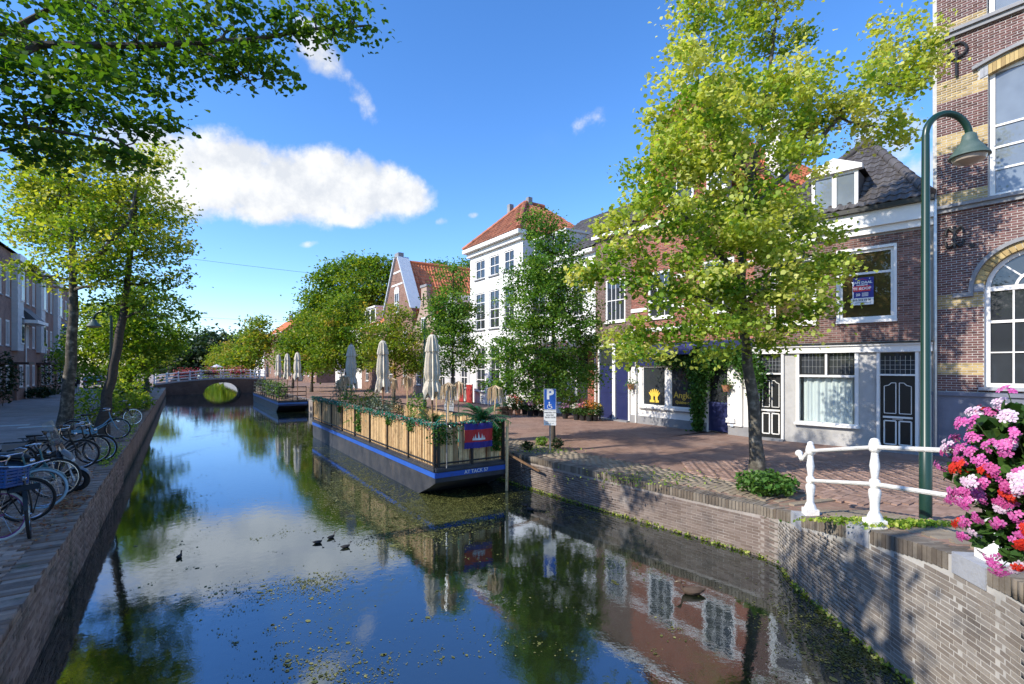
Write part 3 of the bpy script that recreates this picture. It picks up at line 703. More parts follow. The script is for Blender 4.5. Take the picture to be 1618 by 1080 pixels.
# plaza sheet: rows from the quay outwards
Q2 = resample(QK[5:], .35); Q2 = [QK[0], QK[1], QK[2], QK[3], QK[4]] + Q2; N2 = normals(Q2)
def plaza_z(p, w): return zr(p.y) * max(0, 1 - max(0, w - 1.2) / 4.5)
mb = MB(); offs = [0.0, .38, .8, 1.3, 1.8, 2.4, 3.2, 4.2, 6.0, 9.0, 14, 40, 160]
rows = []
for p, n in zip(Q2, N2):
    nn = n if p.y > 8.8 else Vector((1, .12, 0)).normalized().lerp(n, .25).normalized()
    if p.y > 8.8 and p.y < 13: nn = n.lerp(Vector((.92, .3, 0)), .25).normalized()
    if p.y < 3.9: nn = Vector((1, -.25, 0)).normalized()
    rows.append([p + nn * w + Vector((0, 0, plaza_z(p, w) - (.02 if w == 0 else 0))) for w in offs])
for i in range(len(rows) - 1):
    for j in range(len(offs) - 1): mb.quad(rows[i][j], rows[i + 1][j], rows[i + 1][j + 1], rows[i][j + 1])
plaza = tag(mb.build('pavement', F_plaza, smooth=True), 'red brown brick plaza in front of the shop houses', 'pavement', kind='structure')
def plaza_h(x, y):
    """height of the plaza near the bridge"""
    best = min(range(len(Q2)), key=lambda i: (Q2[i].x - x) ** 2 + (Q2[i].y - y) ** 2); w = math.hypot(Q2[best].x - x, Q2[best].y - y)
    yy = Q2[best].y if y > 8.8 else y
    return zr(yy) * max(0, 1 - max(0, w - 1.2) / 4.5)
# pavers near the viewer, herringbone laid along the diagonal
C, S, A = [], [], []; rng = random.Random(3); ca = R(33.7)
for i in range(-60, 90):
    for j in range(-70, 70):
        # herringbone cell
        bx, by = i * .104, j * .104
        k = (i - j) % 4
        if k == 0: lx, ly, a0 = bx + .104, by + .052, 0.0
        elif k == 3: lx, ly, a0 = bx + .052, by + .104, math.pi / 2
        else: continue
        x = 7.2 + lx * math.cos(ca) - ly * math.sin(ca); y = 9.4 + lx * math.sin(ca) + ly * math.cos(ca)
        if not (1.5 < y < 13.0) or y < 4: continue
        px = CX + FPX * x / y
        if not (1080 < px < 1560): continue
        d = min((q.x - x) ** 2 + (q.y - y) ** 2 for q in Q2[5:]) ** .5
        if d < 1.45 or (x < 4.2): continue
        C.append((x, y, plaza_h(x, y) + .012 + rng.uniform(-.003, .003))); S.append((.2, .096, .03)); A.append(ca + a0)
place_pieces(plaza, Matrix(), C, S, A, M_paver, 'paving_brick', 'paving_bricks', 260)
# pale strip of laid kerb pavers along the quay
C, S, A = [], [], []; Q3 = resample(QK[4:19], .115); N3 = normals(Q3)
for p, n in zip(Q3, N3):
    if p.y > 22 or p.y < 4.2: continue
    for w in np.arange(.46, 1.42, .215):
        q = p + n * (w + (rng.random() - .5) * .012 + (.1 if int(p.y * 9) % 2 else 0))
        C.append((q.x, q.y, plaza_h(q.x, q.y) - .006 + rng.uniform(-.003, .003))); S.append((.208, .107, .04)); A.append(math.atan2(n.y, n.x))
place_pieces(plaza, Matrix(), C, S, A, M_paver_y, 'kerb_brick', 'kerb_bricks', 200)

M_mortar_q = mk('quay_mortar', [(.24, .20, .18), (.32, .28, .25), (.17, .145, .135)], .95, scale=1.5, stain=((.5, .47, .43), 1.3, .55, .75))
# quay wall on the plaza side: face bricks, a course of upright coping bricks, pale post stones
qw = thing('quay_wall', 'brick quay wall along the plaza curving up to the bridge', 'quay wall', (0, 0, 0))
mb = MB(); Q4 = resample(QK, .3); Q4 = [p for p in Q4]; N4 = normals(Q4)
for i in range(len(Q4) - 1):
    a, b = Q4[i], Q4[i + 1]; na, nb = N4[i], N4[i + 1]; za, zb = zr(a.y), zr(b.y)
    f = lambda p, n, o, z: (p.x + n.x * o, p.y + n.y * o, z)
    mb.cur = 1 if a.y > 8.7 else 0
    mb.quad(f(a, na, -.001, WZ - .5), f(b, nb, -.001, WZ - .5), f(b, nb, -.001, zb - .01), f(a, na, -.001, za - .01)); mb.quad(f(a, na, -.001, za - .01), f(b, nb, -.001, zb - .01), f(b, nb, .42, zb - .008), f(a, na, .42, za - .008))
wall_o = mb.build('wall', [M_mortar_w, M_mortar_q], qw)
stones = []
for py_ in (7.69, 6.14, 4.55): stones.append(py_)
Cq, Sq, Aq, Cw, Sw, Aw, Cc, Sc, Ac = [], [], [], [], [], [], [], [], []
row = 0; z = WZ - .11
arc = [0.0]
P5 = [p for p in Q4 if p.y < 24]; 
for a, b in zip(P5, P5[1:]): arc.append(arc[-1] + (b - a).length)
def at_arc(s):
    s = min(max(s, 0), arc[-1] - 1e-4); lo, hi = 0, len(arc) - 1
    while hi - lo > 1:
        m_ = (lo + hi) // 2
        if arc[m_] <= s: lo = m_
        else: hi = m_
    t = (s - arc[lo]) / (arc[lo + 1] - arc[lo]); p = P5[lo].lerp(P5[lo + 1], t); d = (P5[lo + 1] - P5[lo]).normalized(); return p, d
while z < .75:
    s = (row % 2) * .11
    while s < arc[-1]:
        bl = .209 if at_arc(s)[0].y > 8.6 else .15
        p, d = at_arc(s + bl / 2)
        if z + .055 < zr(p.y) - .172:
            n = Vector((-d.y, d.x, 0)); c = p + n * (.02 + rng.uniform(-.004, .004)); a = math.atan2(d.y, d.x)
            t = (Cq, Sq, Aq) if p.y > 8.6 else (Cw, Sw, Aw)
            t[0].append((c.x, c.y, z + .0215)); t[1].append((bl, .05, .042 if bl < .2 else .043)); t[2].append(a)
        s += bl + .011
    z += .053; row += 1
s = 0
while s < arc[-1]:
    p, d = at_arc(s + .028); n = Vector((-d.y, d.x, 0)); a = math.atan2(d.y, d.x)
    if not any(abs(p.y - y_) < .21 and p.x > 3.5 for y_ in stones):
        zt = zr(p.y); c = p + n * .085
        Cc.append((c.x, c.y, zt - .08 + rng.uniform(-.004, .004))); Sc.append((.054, .2 + rng.uniform(-.006, .006), .16)); Ac.append(a)
        c = p + n * .295; Cc.append((c.x, c.y, zt - .08 + rng.uniform(-.004, .004))); Sc.append((.054, .2, .16)); Ac.append(a)
    s += .066
place_pieces(wall_o, Matrix(), Cw, Sw, Aw, M_bk_wing, 'brick', 'brickwork', 300)
place_pieces(wall_o, Matrix(), Cq, Sq, Aq, M_bk_quay, 'face_brick', 'face_brickwork', 240)
place_pieces(wall_o, Matrix(), Cc, Sc, Ac, M_bk_cop, 'coping_brick', 'coping_brickwork', 280)
for y_ in stones:
    p, d = min((at_arc(s) for s in np.arange(0, arc[-1], .05)), key=lambda e: abs(e[0].y - y_) + (0 if e[0].x > 3.5 else 50)); n = Vector((-d.y, d.x, 0)); zt = zr(p.y)
    c = p + n * .2; MB().box(-.2, .2, -.215, .21, -.19, .008).build('stone_block', M_copstone, wall_o, loc=(c.x, c.y, zt), rotz=math.atan2(d.y, d.x))
# moss at the waterline
rg = np.random.default_rng(4); pts = []
for p, n in zip(Q4, N4):
    if p.y > 20: continue
    for _ in range(26):
        q = p - n * abs(rg.normal(0, .035)) + Vector((n.y, -n.x, 0)) * rg.uniform(-.15, .15); pts.append((q.x, q.y, WZ + .012 + abs(rg.normal(0, .03))))
o = leaf_mesh('moss', pts, rg, .045, rg.normal(.6, .25, len(pts)), LF_lime, None); tag(o, 'thin line of green moss at the waterline of the plaza quay', 'moss', kind='stuff')

# ---------------------------------------------------------------- left bank
mb = MB()
def strip(s0, s1, t0, t1, z=0.0, ns=1, nt=1):
    for i in range(ns):
        for j in range(nt):
            a, b = s0 + (s1 - s0) * i / ns, s0 + (s1 - s0) * (i + 1) / ns; c, d = t0 + (t1 - t0) * j / nt, t0 + (t1 - t0) * (j + 1) / nt
            mb.quad(CQ(a, c, z), CQ(a, d, z), CQ(b, d, z), CQ(b, c, z))
strip(-12, 330, -3.7, LQ - .3, 0.0, 60, 2); bank = tag(mb.build('bank', F_bank), 'shaded brick quayside strip where the bicycles stand', 'quayside', kind='structure')
mb = MB(); strip(-12, 330, -160, -3.7, -.004, 40, 6); street = tag(mb.build('street', F_street), 'grey paved street along the brick terrace', 'street', kind='structure')
mb = MB(); 
for i in range(170):
    s0 = -8 + i * 2.0; mb.quad(CQ(s0, LQ, WZ - .5), CQ(s0 + 2, LQ, WZ - .5), CQ(s0 + 2, LQ, -.02), CQ(s0, LQ, -.02)); mb.quad(CQ(s0, LQ, -.02), CQ(s0 + 2, LQ, -.02), CQ(s0 + 2, LQ - .32, -.01), CQ(s0, LQ - .32, -.01))
lw = thing('canal_wall', 'dark stained quay wall on the shaded bank beneath the bicycles', 'quay wall'); lwm = mb.build('wall', F_quayl, lw)
C, S, A = [], [], []; rg2 = random.Random(9)
for i in range(400):
    s0 = 1.5 + i * .112
    if s0 > 46: break
    c = CQ(s0, LQ - .165 + rg2.uniform(-.012, .012), -.03 + rg2.uniform(-.01, .01)); C.append(c[:]); S.append((.103, .34, .09)); A.append(math.atan2(cdir.y, cdir.x))
C2, S2, A2 = [], [], []
for r_ in range(15):
    for i in range(68):
        s0 = 3.5 + i * .222 + (.111 if r_ % 2 else 0); c2 = CQ(s0, LQ - .02 + rg2.uniform(-.005, .004), WZ + .02 + r_ * .053); C2.append(c2[:]); S2.append((.21, .05, .043)); A2.append(math.atan2(cdir.y, cdir.x))
place_pieces(lwm, Matrix(), C2, S2, A2, mk('left_face_brick', [(.26, .175, .13), (.35, .245, .185), (.16, .12, .095)], .9, scale=1.8, rnd=.3, bump=.4, stain=((.07, .075, .045), 1.4, .52, .7)), 'face_brick', 'face_brickwork', 160)
place_pieces(lwm, Matrix(), C, S, A, mk('edge_stone', [(.23, .15, .11), (.31, .215, .16), (.14, .10, .08)], .9, scale=2.6, rnd=.34, bump=.6, bscale=18, stain=((.10, .11, .06), 2.2, .58, .72)), 'edge_stone', 'edge_stones', 110)
C, S, A = [], [], []
for i in range(130):
    for j in range(9):
        s0 = 2 + i * .108; t0 = LQ - .45 - j * .212 - (.1 if i % 2 else 0)
        c = CQ(s0, t0, .008 + rg2.uniform(-.005, .005)); C.append(c[:]); S.append((.1, .204, .03)); A.append(math.atan2(cdir.y, cdir.x))
place_pieces(bank, Matrix(), C, S, A, M_paver_l, 'paving_brick', 'paving_bricks', 260)
# two pale painted blocks on the street, dry leaves on the bank
M_mark = mk('road_paint', [(.62, .62, .58), (.5, .5, .47)], .8, scale=5)
for px, py in ((18, 672), (58, 674)):
    g = GP(px, py); MB().box(-.55, .55, -.22, .22, -.003, .004).build('road_marking', M_mark, street, loc=(g.x, g.y, 0.001), rotz=math.atan2(qdir.y, qdir.x))
rg3 = np.random.default_rng(12); pts = []
for px, py, rx, ry, n in ((100, 800, 22, 12, 260), (140, 790, 18, 8, 60), (60, 830, 60, 30, 160), (120, 770, 40, 40, 140), (200, 690, 30, 30, 120)):
    for _ in range(n):
        g = GP(px + rg3.normal(0, rx * .6), py + rg3.normal(0, ry * .6)); t = qdir.x * g.x + qdir.y * g.y
        if t < LQ - .04: pts.append((g.x, g.y, .035 + rg3.uniform(0, .012)))
LF_dry = leafmat('dry_leaf', [(0, (.25, .07, .02)), (.5, (.42, .13, .03)), (1, (.45, .3, .15))], .15)
o = leaf_mesh('leaf_litter', pts, rg3, .055, rg3.uniform(0, 1, len(pts)), LF_dry, None, False, 3.0); tag(o, 'orange dry leaves scattered on the shaded quayside', 'leaf litter', kind='stuff')
pts = []
for px, py, rx, ry, n in ((180, 715, 14, 10, 500), (165, 728, 10, 8, 300), (208, 672, 10, 22, 500)):
    for _ in range(n):
        g = GP(px + rg3.normal(0, rx * .6), py + rg3.normal(0, ry * .6)); t = qdir.x * g.x + qdir.y * g.y
        if t < LQ - .02: pts.append((g.x, g.y, .03 + abs(rg3.normal(0, .04))))
for px, py, rx, ry, n in ((1430, 828, 60, 8, 900), (1330, 812, 60, 6, 300), (1020, 758, 90, 12, 300), (860, 712, 40, 5, 200)):
    for _ in range(n):
        g = GP(px + rg3.normal(0, rx * .6), py + rg3.normal(0, ry * .6), zr(6) if px > 1300 else 0.0); d = min((q - g.xy.to_3d()).length for q in Q2[5:])
        pts.append((g.x, g.y, plaza_h(g.x, g.y) + .03 + abs(rg3.normal(0, .02))))
o = leaf_mesh('weeds', pts, rg3, .05, rg3.normal(.5, .25, len(pts)), LF_lime, None); tag(o, 'low weeds growing between the paving and the quay edge', 'weeds', kind='stuff')

# ground far below and beyond, canal bed is never seen
mb = MB(); mb.quad((-3000, -300, -2.6), (3000, -300, -2.6), (3000, 3500, -2.6), (-3000, 3500, -2.6)); tag(mb.build('ground', M_soil), 'dark ground far out to the horizon', 'ground', kind='structure')

# ---------------------------------------------------------------- water
m = bpy.data.materials.new('canal_water'); m.use_nodes = True; T = NT(m.node_tree); out = T.n['Material Output']; T.n.remove(T.n['Principled BSDF'])
geo = T.node('ShaderNodeNewGeometry'); pos = geo.outputs['Position']
n1 = T.noise(pos, 5.5, 3, .5); n2 = T.noise(pos, 24, 3, .55); n3 = T.noise(pos, .7, 3, .5)
hgt = T.m('ADD', T.m('MULTIPLY', n1, .55), T.m('MULTIPLY', n2, T.m('MULTIPLY', n3, .34)))
bn = T.node('ShaderNodeBump', in_Strength=.075, in_Distance=.03, in_Height=hgt)
gl = T.node('ShaderNodeBsdfGlossy', in_Roughness=.004); gl.inputs['Color'].default_value = (.78, .88, 1.0, 1); T.l.new(bn.outputs[0], gl.inputs['Normal'])
df = T.node('ShaderNodeBsdfDiffuse'); T.l.new(T.mix(n3, (.006, .009, .006), (.016, .02, .008)), df.inputs['Color']); 
fr = T.node('ShaderNodeFresnel', in_IOR=1.33); T.l.new(bn.outputs[0], fr.inputs['Normal'])
fac = T.m('ADD', T.m('MULTIPLY', fr.outputs[0], .9), .25, clamp=True)
mpw = T.node('ShaderNodeMapping'); mpw.inputs['Rotation'].default_value = (0, 0, R(-33.7)); mpw.inputs['Scale'].default_value = (1.0, .35, 1.0); T.l.new(pos, mpw.inputs[0])
film = T.m('ADD', T.m('MULTIPLY', T.noise(mpw.outputs[0], .55, 5, .6), 1.0), T.m('MULTIPLY', T.m('SUBTRACT', T.noise(pos, 9, 5, .7), .5), .5))
film = T.node('ShaderNodeMapRange', interpolation_type='SMOOTHSTEP', in_0=film, in_1=.54, in_2=.76, in_4=.36).outputs[0]
algae = T.node('ShaderNodeBsdfDiffuse'); T.l.new(T.mix(T.noise(pos, 3, 4), (.05, .07, .02), (.11, .125, .035)), algae.inputs['Color'])
mx = T.node('ShaderNodeMixShader', in_0=fac); T.l.new(df.outputs[0], mx.inputs[1]); T.l.new(gl.outputs[0], mx.inputs[2])
mx2 = T.node('ShaderNodeMixShader', in_0=film); T.l.new(mx.outputs[0], mx2.inputs[1]); T.l.new(algae.outputs[0], mx2.inputs[2]); T.l.new(mx2.outputs[0], out.inputs[0])
M_water = m
mb = MB(); cs = [CQ(-6, LQ - .25, WZ), CQ(-6, 8, WZ)]
mb.poly([CQ(-6, LQ - .25, WZ), CQ(-6, 12.5, WZ), CQ(10, 12.5, WZ), CQ(14, RQ + .25, WZ), CQ(330, RQ + .25, WZ), CQ(330, LQ - .25, WZ)])
tag(mb.build('water', M_water), 'dark canal water mirroring the sky and houses', 'water', kind='structure')
# duckweed and floating bits
rg = np.random.default_rng(21); pts = []
def WP(px, py): return GP(px, py, WZ)
def in_canal(g):
    t = qdir.x * g.x + qdir.y * g.y; s = cdir.x * g.x + cdir.y * g.y
    if t < LQ + .03: return False
    if s > 11.5: return t < RQ - .05 and not (13.1 < s < 25.4 and t > 5.2) and not (39 < s < 55 and t > 5.8)
    best = min(range(5, len(Q2)), key=lambda i: (Q2[i].x - g.x) ** 2 + (Q2[i].y - g.y) ** 2); v = g.xy.to_3d() - Q2[best]; return v.dot(N2[best]) < -.04
# (px, py, rx, ry, clumps, flakes per clump)
for px, py, rx, ry, nc, nf in ((420, 657, 110, 12, 240, 40), (560, 770, 50, 40, 300, 40), (650, 815, 80, 40, 380, 40), (740, 800, 60, 25, 160, 40), (470, 690, 26, 30, 200, 40), (560, 720, 20, 30, 80, 40), (600, 660, 140, 14, 60, 30), (470, 700, 60, 40, 60, 20), (350, 674, 100, 20, 90, 26),
                               (500, 925, 40, 14, 26, 28), (400, 937, 50, 9, 18, 22), (470, 1000, 200, 26, 9, 16), (540, 1060, 120, 20, 26, 26), (450, 850, 180, 60, 11, 16),
                               (720, 1000, 120, 60, 21, 8), (1330, 960, 90, 70, 110, 26), (1380, 1040, 70, 40, 80, 26), (900, 800, 60, 20, 26, 14), (1000, 1000, 200, 80, 7, 18), (300, 800, 60, 60, 30, 8), (740, 790, 60, 20, 40, 22), (700, 900, 200, 120, 9, 16), (330, 950, 120, 100, 9, 14)):
    for _ in range(nc):
        c = WP(px + rg.normal(0, rx * .55), max(640, py + rg.normal(0, ry * .55)))
        a = rg.uniform(0, math.pi); l = rg.uniform(.06, .3) if nf < 21 else rg.uniform(.12, .55)
        for _ in range(rg.poisson(nf * 1.8)):
            u, v = rg.normal(0, l), rg.normal(0, l * .35); g = c + cdir * (u * math.cos(a) - v * math.sin(a)) + qdir * (u * math.sin(a) + v * math.cos(a))
            if in_canal(g): pts.append((g.x, g.y, WZ + .006))
for _ in range(9000):
    s = 14 + 55 * rg.random() ** 1.3; t = rg.uniform(LQ, RQ); f = math.sin(s * .9 + 2 * math.sin(t * .7)) * math.cos(t * 1.3 + s * .31)
    if f + rg.normal(0, .35) > .75:
        g = CQ(s, t); 
        if in_canal(g): pts.append((g.x, g.y, WZ + .006))
pts = np.array(pts); n = len(pts); A_ = rg.uniform(0, 6.28, n); L_ = rg.lognormal(-5.0, .6, n)
pat = np.array([(1, 0), (.45, .62), (-.5, .6), (-1, -.1), (-.35, -.65), (.5, -.55)])
V = np.stack([np.stack([pts[:, 0] + L_ * (np.cos(A_) * a - np.sin(A_) * b), pts[:, 1] + L_ * (np.sin(A_) * a + np.cos(A_) * b), pts[:, 2]], 1) for a, b in pat], 1).reshape(-1, 3)
me = raw_mesh('duckweed', V, np.arange(n * 6), 6); at = me.attributes.new('tint', 'FLOAT', 'POINT'); at.data.foreach_set('value', np.repeat(np.clip(rg.normal(.5, .25, n), 0, 1), 6).astype(np.float32))
LF_weed = leafmat('duckweed', [(0, (.055, .075, .018)), (.5, (.16, .17, .045)), (1, (.34, .33, .12))], .1); me.materials.append(LF_weed)
o = bpy.data.objects.new('duckweed', me); COL.objects.link(o); tag(o, 'yellow green duckweed and seeds drifting on the canal', 'duckweed', kind='stuff')

# ---------------------------------------------------------------- far bridge
S0, S1 = 71.0, 76.0; bw0, bw1 = -2.6, 9.2
br = thing('arch_bridge', 'low brick arch bridge with white railings and red flowers', 'bridge', CQ(S0, 0), math.atan2(qdir.y, qdir.x))
def bz(t): return .90 - ((t - 5.5) / 7.8) ** 2 * .6       # deck height across the bridge
mb = MB(); ar0, ar1, az_ = 2.3, 6.45, .47; NA = 18; D = S1 - S0
xs = sorted(set([bw0 + (bw1 - bw0) * i / 24 for i in range(25)] + [ar0 + (ar1 - ar0) * i / NA for i in range(NA + 1)]))
def intr(x):
    if not ar0 <= x <= ar1: return WZ - .3
    u = (x - (ar0 + ar1) / 2) / ((ar1 - ar0) / 2); return WZ - .1 + (az_ - WZ + .1) * math.sqrt(max(0, 1 - u * u))
for a, b in zip(xs, xs[1:]):
    for y in (0, D): mb.quad((a, y, intr(a + 1e-6)), (b, y, intr(b - 1e-6)), (b, y, bz(b)), (a, y, bz(a)))
    if ar0 - 1e-6 <= a and b <= ar1 + 1e-6: mb.quad((a, 0, intr(a)), (a, D, intr(a)), (b, D, intr(b)), (b, 0, intr(b)))
    mb.quad((a, 0, bz(a)), (b, 0, bz(b)), (b, D, bz(b)), (a, D, bz(a)))
mb.build('arch', F_bridge, br)
mb = MB()
for y in (-.06, D - .2):
    mb = MB()
    for a, b in zip(xs, xs[1:]): mb.add([(a, y, bz(a) - .02), (b, y, bz(b) - .02), (b, y + .26, bz(b) - .02), (a, y + .26, bz(a) - .02), (a, y, bz(a) + .1), (b, y, bz(b) + .1), (b, y + .26, bz(b) + .1), (a, y + .26, bz(a) + .1)], [(0, 1, 5, 4), (4, 5, 6, 7), (3, 2, 1, 0), (2, 3, 7, 6)])
    mb.build('coping', M_copstone, br)
mb = MB(); n_ = 26
for i in range(n_):
    a0, a1 = math.pi * (i + .06) / n_, math.pi * (i + .94) / n_; c = (ar0 + ar1) / 2; rx, rz = (ar1 - ar0) / 2, az_ - WZ + .1
    p = [(c + rx * math.cos(a0), WZ - .1 + rz * math.sin(a0)), (c + (rx + .3) * math.cos(a0), WZ - .1 + (rz + .25) * math.sin(a0)), (c + (rx + .3) * math.cos(a1), WZ - .1 + (rz + .25) * math.sin(a1)), (c + rx * math.cos(a1), WZ - .1 + rz * math.sin(a1))]
    mb.prism(p, -.03, .1)
mb.build('arch_ring', F_bridge, br)
for y in (.08, D - .08):
    rl = MB()
    tt = [bw0 + (bw1 - bw0) * i / 30 for i in range(31)]
    for h in (.28, .62, .98): rl.tube([(t, y, bz(t) + .1 + h) for t in tt], .05, 6)
    ro = rl.build('railing', M_rail, br, True)
    for i in range(11):
        t = bw0 + .1 + (bw1 - bw0 - .2) * i / 10; MB().lathe([(.12, 0), (.12, .1), (.08, .14), (.07, .5), (.09, .55), (.065, .6), (.065, .98), (.1, 1.0), (.07, 1.1), (.01, 1.16)], 8, (t, y, bz(t) + .1)).build('post', M_rail, ro, True)
# flower boxes on the far bridge
LF_bridgefl = leafmat('red_bloom', [(0, (.03, .08, .02)), (.28, (.05, .1, .02)), (.36, (.55, .04, .10)), (.7, (.72, .10, .22)), (1, (.8, .4, .5))], .3)
for k, (t, lab) in enumerate(((3.2, 'wide box of red flowers over the bridge arch'), (6.0, 'box of pink and red flowers nearest the plaza end of the bridge'), (.6, 'small box of red flowers on the far side of the bridge railing'))):
    y = -.06 if k < 2 else D - .05; r_ = thing('flower_box', lab, 'flower box', br.matrix_basis @ Vector((t, y, bz(t) + .75)), br.rotation_euler.z, 'flower boxes on the far bridge')
    MB().box(-.8, .8, -.14, .14, -.1, .12).build('box', M_potb, r_); rg = np.random.default_rng(40 + k); n = 700
    P = np.clip(rg.normal(0, 1, (n, 3)), -1.9, 1.9) * np.array((.68, .3, .36)) + np.array((0, -.12, .2)); f = leaf_mesh('blooms', P, rg, .12, rg.uniform(0, 1, n), LF_bridgefl, r_); f['kind'] = 'stuff'
# deck the photographer stands on and the plinth below it
mb = MB(); mb.prismz([CQ(-5, LQ - 2)[:2], CQ(-.55, LQ - 2)[:2], CQ(-.55, RQ - .2)[:2], CQ(-5, RQ + 3)[:2]], .35, .79)
tag(mb.build('bridge_deck', M_stone), 'deck of the bridge the view is taken from', 'bridge deck', kind='structure')
# ================================================================ houses on the plaza side, near to far
TROW = 16.75
# ---- A: tall banded brick building with iron anchors, beside the lamp
FA = Fac((11.84, 14.0), (.787, -1)); hA = FA.house('brick_building', 'tall purple brown brick building with yellow bands and arched window beside the street lamp')
WA = 3.9; zb = FA.fz(1480, 618); zs1, zs2 = FA.fz(1482, 333), FA.fz(1485, 62)
ax0 = FA.fx(1555); acx, arr, asp = ax0 + .97, .97, FA.fz(1555, 457); asill = FA.fz(1558, 611)
ux0 = FA.fx(1561); usill, utop = FA.fz(1561, 312), FA.fz(1563, 120); tsill = FA.fz(1557, 26); ux1 = ux0 + 1.8
opsA = [(ax0, acx + arr, asill, asp), (ux0, ux1, usill, utop + .08), (ux0 - .02, ux1, tsill, 14.2)]
mb = MB(); wall_panel(mb, 0, WA, -.1, 15.5, [(ax0, acx + arr, asill, asp + arr), (ux0, ux1, usill, utop + .30), opsA[2]], .3); shell(mb, 0, WA, -.1, 15.5, 9)
wA = mb.build('wall', M_mortar, hA)
def archcut(z):
    c = []
    if asp <= z: 
        d = arr + .21; h = z - asp
        if h < d: w = math.sqrt(d * d - h * h); c.append((acx - w, acx + w))
    if utop <= z < utop + .48: c.append((ux0 - .18 + max(0, z - utop - .3) * 1.5, ux1 + .18))
    return c
zbands = [(FA.fz(1480, b), FA.fz(1480, a)) for a, b in ((575, 592), (466, 489), (308, 331), (219, 244), (134, 166), (44, 60))]
isband = lambda z: any(a - .02 <= z <= b for a, b in zbands)
C1, S1_ = bricks(.09, WA, zb + .02, 15.4, opsA, bw=.2, bh=.052, j=.013, dep=.04, cutf=archcut, rng=random.Random(1))
p1 = [i for i, c in enumerate(C1) if not isband(c[2])]; p2 = [i for i, c in enumerate(C1) if isband(c[2])]
lay(FA, wA, [C1[i] for i in p1], [S1_[i] for i in p1], M_bk_purple, n=300); lay(FA, wA, [C1[i] for i in p2], [S1_[i] for i in p2], M_bk_yellow, 'band_brick', 'band_brickwork', 150)
mb = MB(); mb.box(-.02, WA, -.05, .1, -.1, zb - .1); mb.box(-.03, WA, -.11, .1, zb - .1, zb); mb.build('plinth', M_bluestone, hA)
MB().box(.45, 1.0, -.062, -.04, .35, zb - .35).build('plinth_panel', M_bluestone, hA)
mb = MB(); mb.box(-.13, .085, -.045, .2, .0, zs1 - .12); mb.build('corner_strip', mk('beige_stone', [(.36, .32, .26), (.30, .27, .22)], .85), hA)
for z_ in (zs1, zs2):
    mb = MB(); mb.box(-.1, WA, -.17, .1, z_, z_ + .09); mb.box(-.08, WA, -.1, .1, z_ - .11, z_ - .001); mb.build('string_course', M_stone, hA)
# arched ground-floor window: fan of yellow bricks, stone hood
mb = MB(); 
for i in range(26):
    a0, a1 = math.pi * (i + .05) / 26, math.pi * (i + .95) / 26
    if i in (0, 25): continue
    p = [(acx + r_ * math.cos(a), asp + r_ * math.sin(a)) for r_, a in ((arr + .002, a0), (arr + .2, a0), (arr + .2, a1), (arr + .002, a1))]; o = MB().prism(p, -.015, .12).build('arch_brick', M_bk_yellow, wA)
mb = MB()
for i in range(26):
    a0, a1 = math.pi * i / 26, math.pi * (i + 1) / 26
    p = [(acx + r_ * math.cos(a), asp + r_ * math.sin(a)) for r_, a in ((arr + .205, a0), (arr + .30, a0), (arr + .30, a1), (arr + .205, a1))]; mb.prism(p, -.09, .05)
mb.box(acx - arr - .62, acx - arr - .205, -.09, .05, asp - .16, asp - .04); mb.box(acx - arr - .30, acx - arr - .205, -.089, .05, asp - .042, asp + .002); mb.build('hood_mould', M_stone, hA)
MB().box(acx - arr - .2, acx - arr - .003, -.03, .12, asp - .04, asp + .16).build('springer', M_copstone, hA)
w = MB(); f_ = .1
w.box(ax0, ax0 + f_, .14, .26, asill, asp); w.box(acx + arr - f_, acx + arr, .14, .26, asill, asp); w.box(ax0 + f_, acx + arr - f_, .14, .26, asill, asill + f_); w.box(ax0 + f_, acx + arr - f_, .135, .26, asp - .05, asp + .07)
for i in range(20):
    a0, a1 = math.pi * i / 20, math.pi * (i + 1) / 20
    for ra, rb in ((arr - f_, arr), (.36, .42)):
        if rb < .5 and i in (): continue
        w.prism([(acx + r_ * math.cos(a), asp + r_ * math.sin(a)) for r_, a in ((ra, a0), (rb, a0), (rb, a1), (ra, a1))], .15, .25)
for a in (45, 90, 135): w.bar((acx + .4 * math.cos(R(a)), .2, asp + .4 * math.sin(R(a))), (acx + (arr - .05) * math.cos(R(a)), .2, asp + (arr - .05) * math.sin(R(a))), .035, .06, up=(0, 1, 0))
nv = 4
for i in range(1, nv): v = ax0 + f_ + (2 * arr - 2 * f_) * i / nv; w.box(v - .018, v + .018, .16, .24, asill + f_, asp - .05)
hz = [asill + f_ + (asp - .05 - asill - f_) * k / 3 for k in range(4)]
for k in (1, 2): w.box(ax0 + f_, acx + arr - f_, .162, .238, hz[k] - (.035 if k == 2 else .016), hz[k] + (.035 if k == 2 else .016))
w = w.build('window', M_white, hA)
for i in range(nv):
    for k in range(3):
        a, b = ax0 + f_ + (2 * arr - 2 * f_) * i / nv, ax0 + f_ + (2 * arr - 2 * f_) * (i + 1) / nv; MB().box(a + .01, b - .01, .2, .207, hz[k] + .01, hz[k + 1] - .01).build('pane', G_dark, w)
MB().prism([(acx + (arr - .05) * math.cos(math.pi * i / 20), asp + .03 + (arr - .06) * math.sin(math.pi * i / 20)) for i in range(21)], .2, .207).build('pane', G_dark, w)
MB().box(ax0 - .1, acx + arr + .1, -.1, .13, asill - .09, asill - .003).build('sill', M_copstone, w)
G_sky = glassmat('pale_window_glass', (.16, .19, .22))
window(hA, ux0 + .01, ux1 - .01, usill, utop + .2, y=.17, fr=.11, nv=2, hs=[.2, .38, .56], bar=.045, gm=G_sky, sm=M_copstone, so=.12)
mb = MB(); n_ = 26
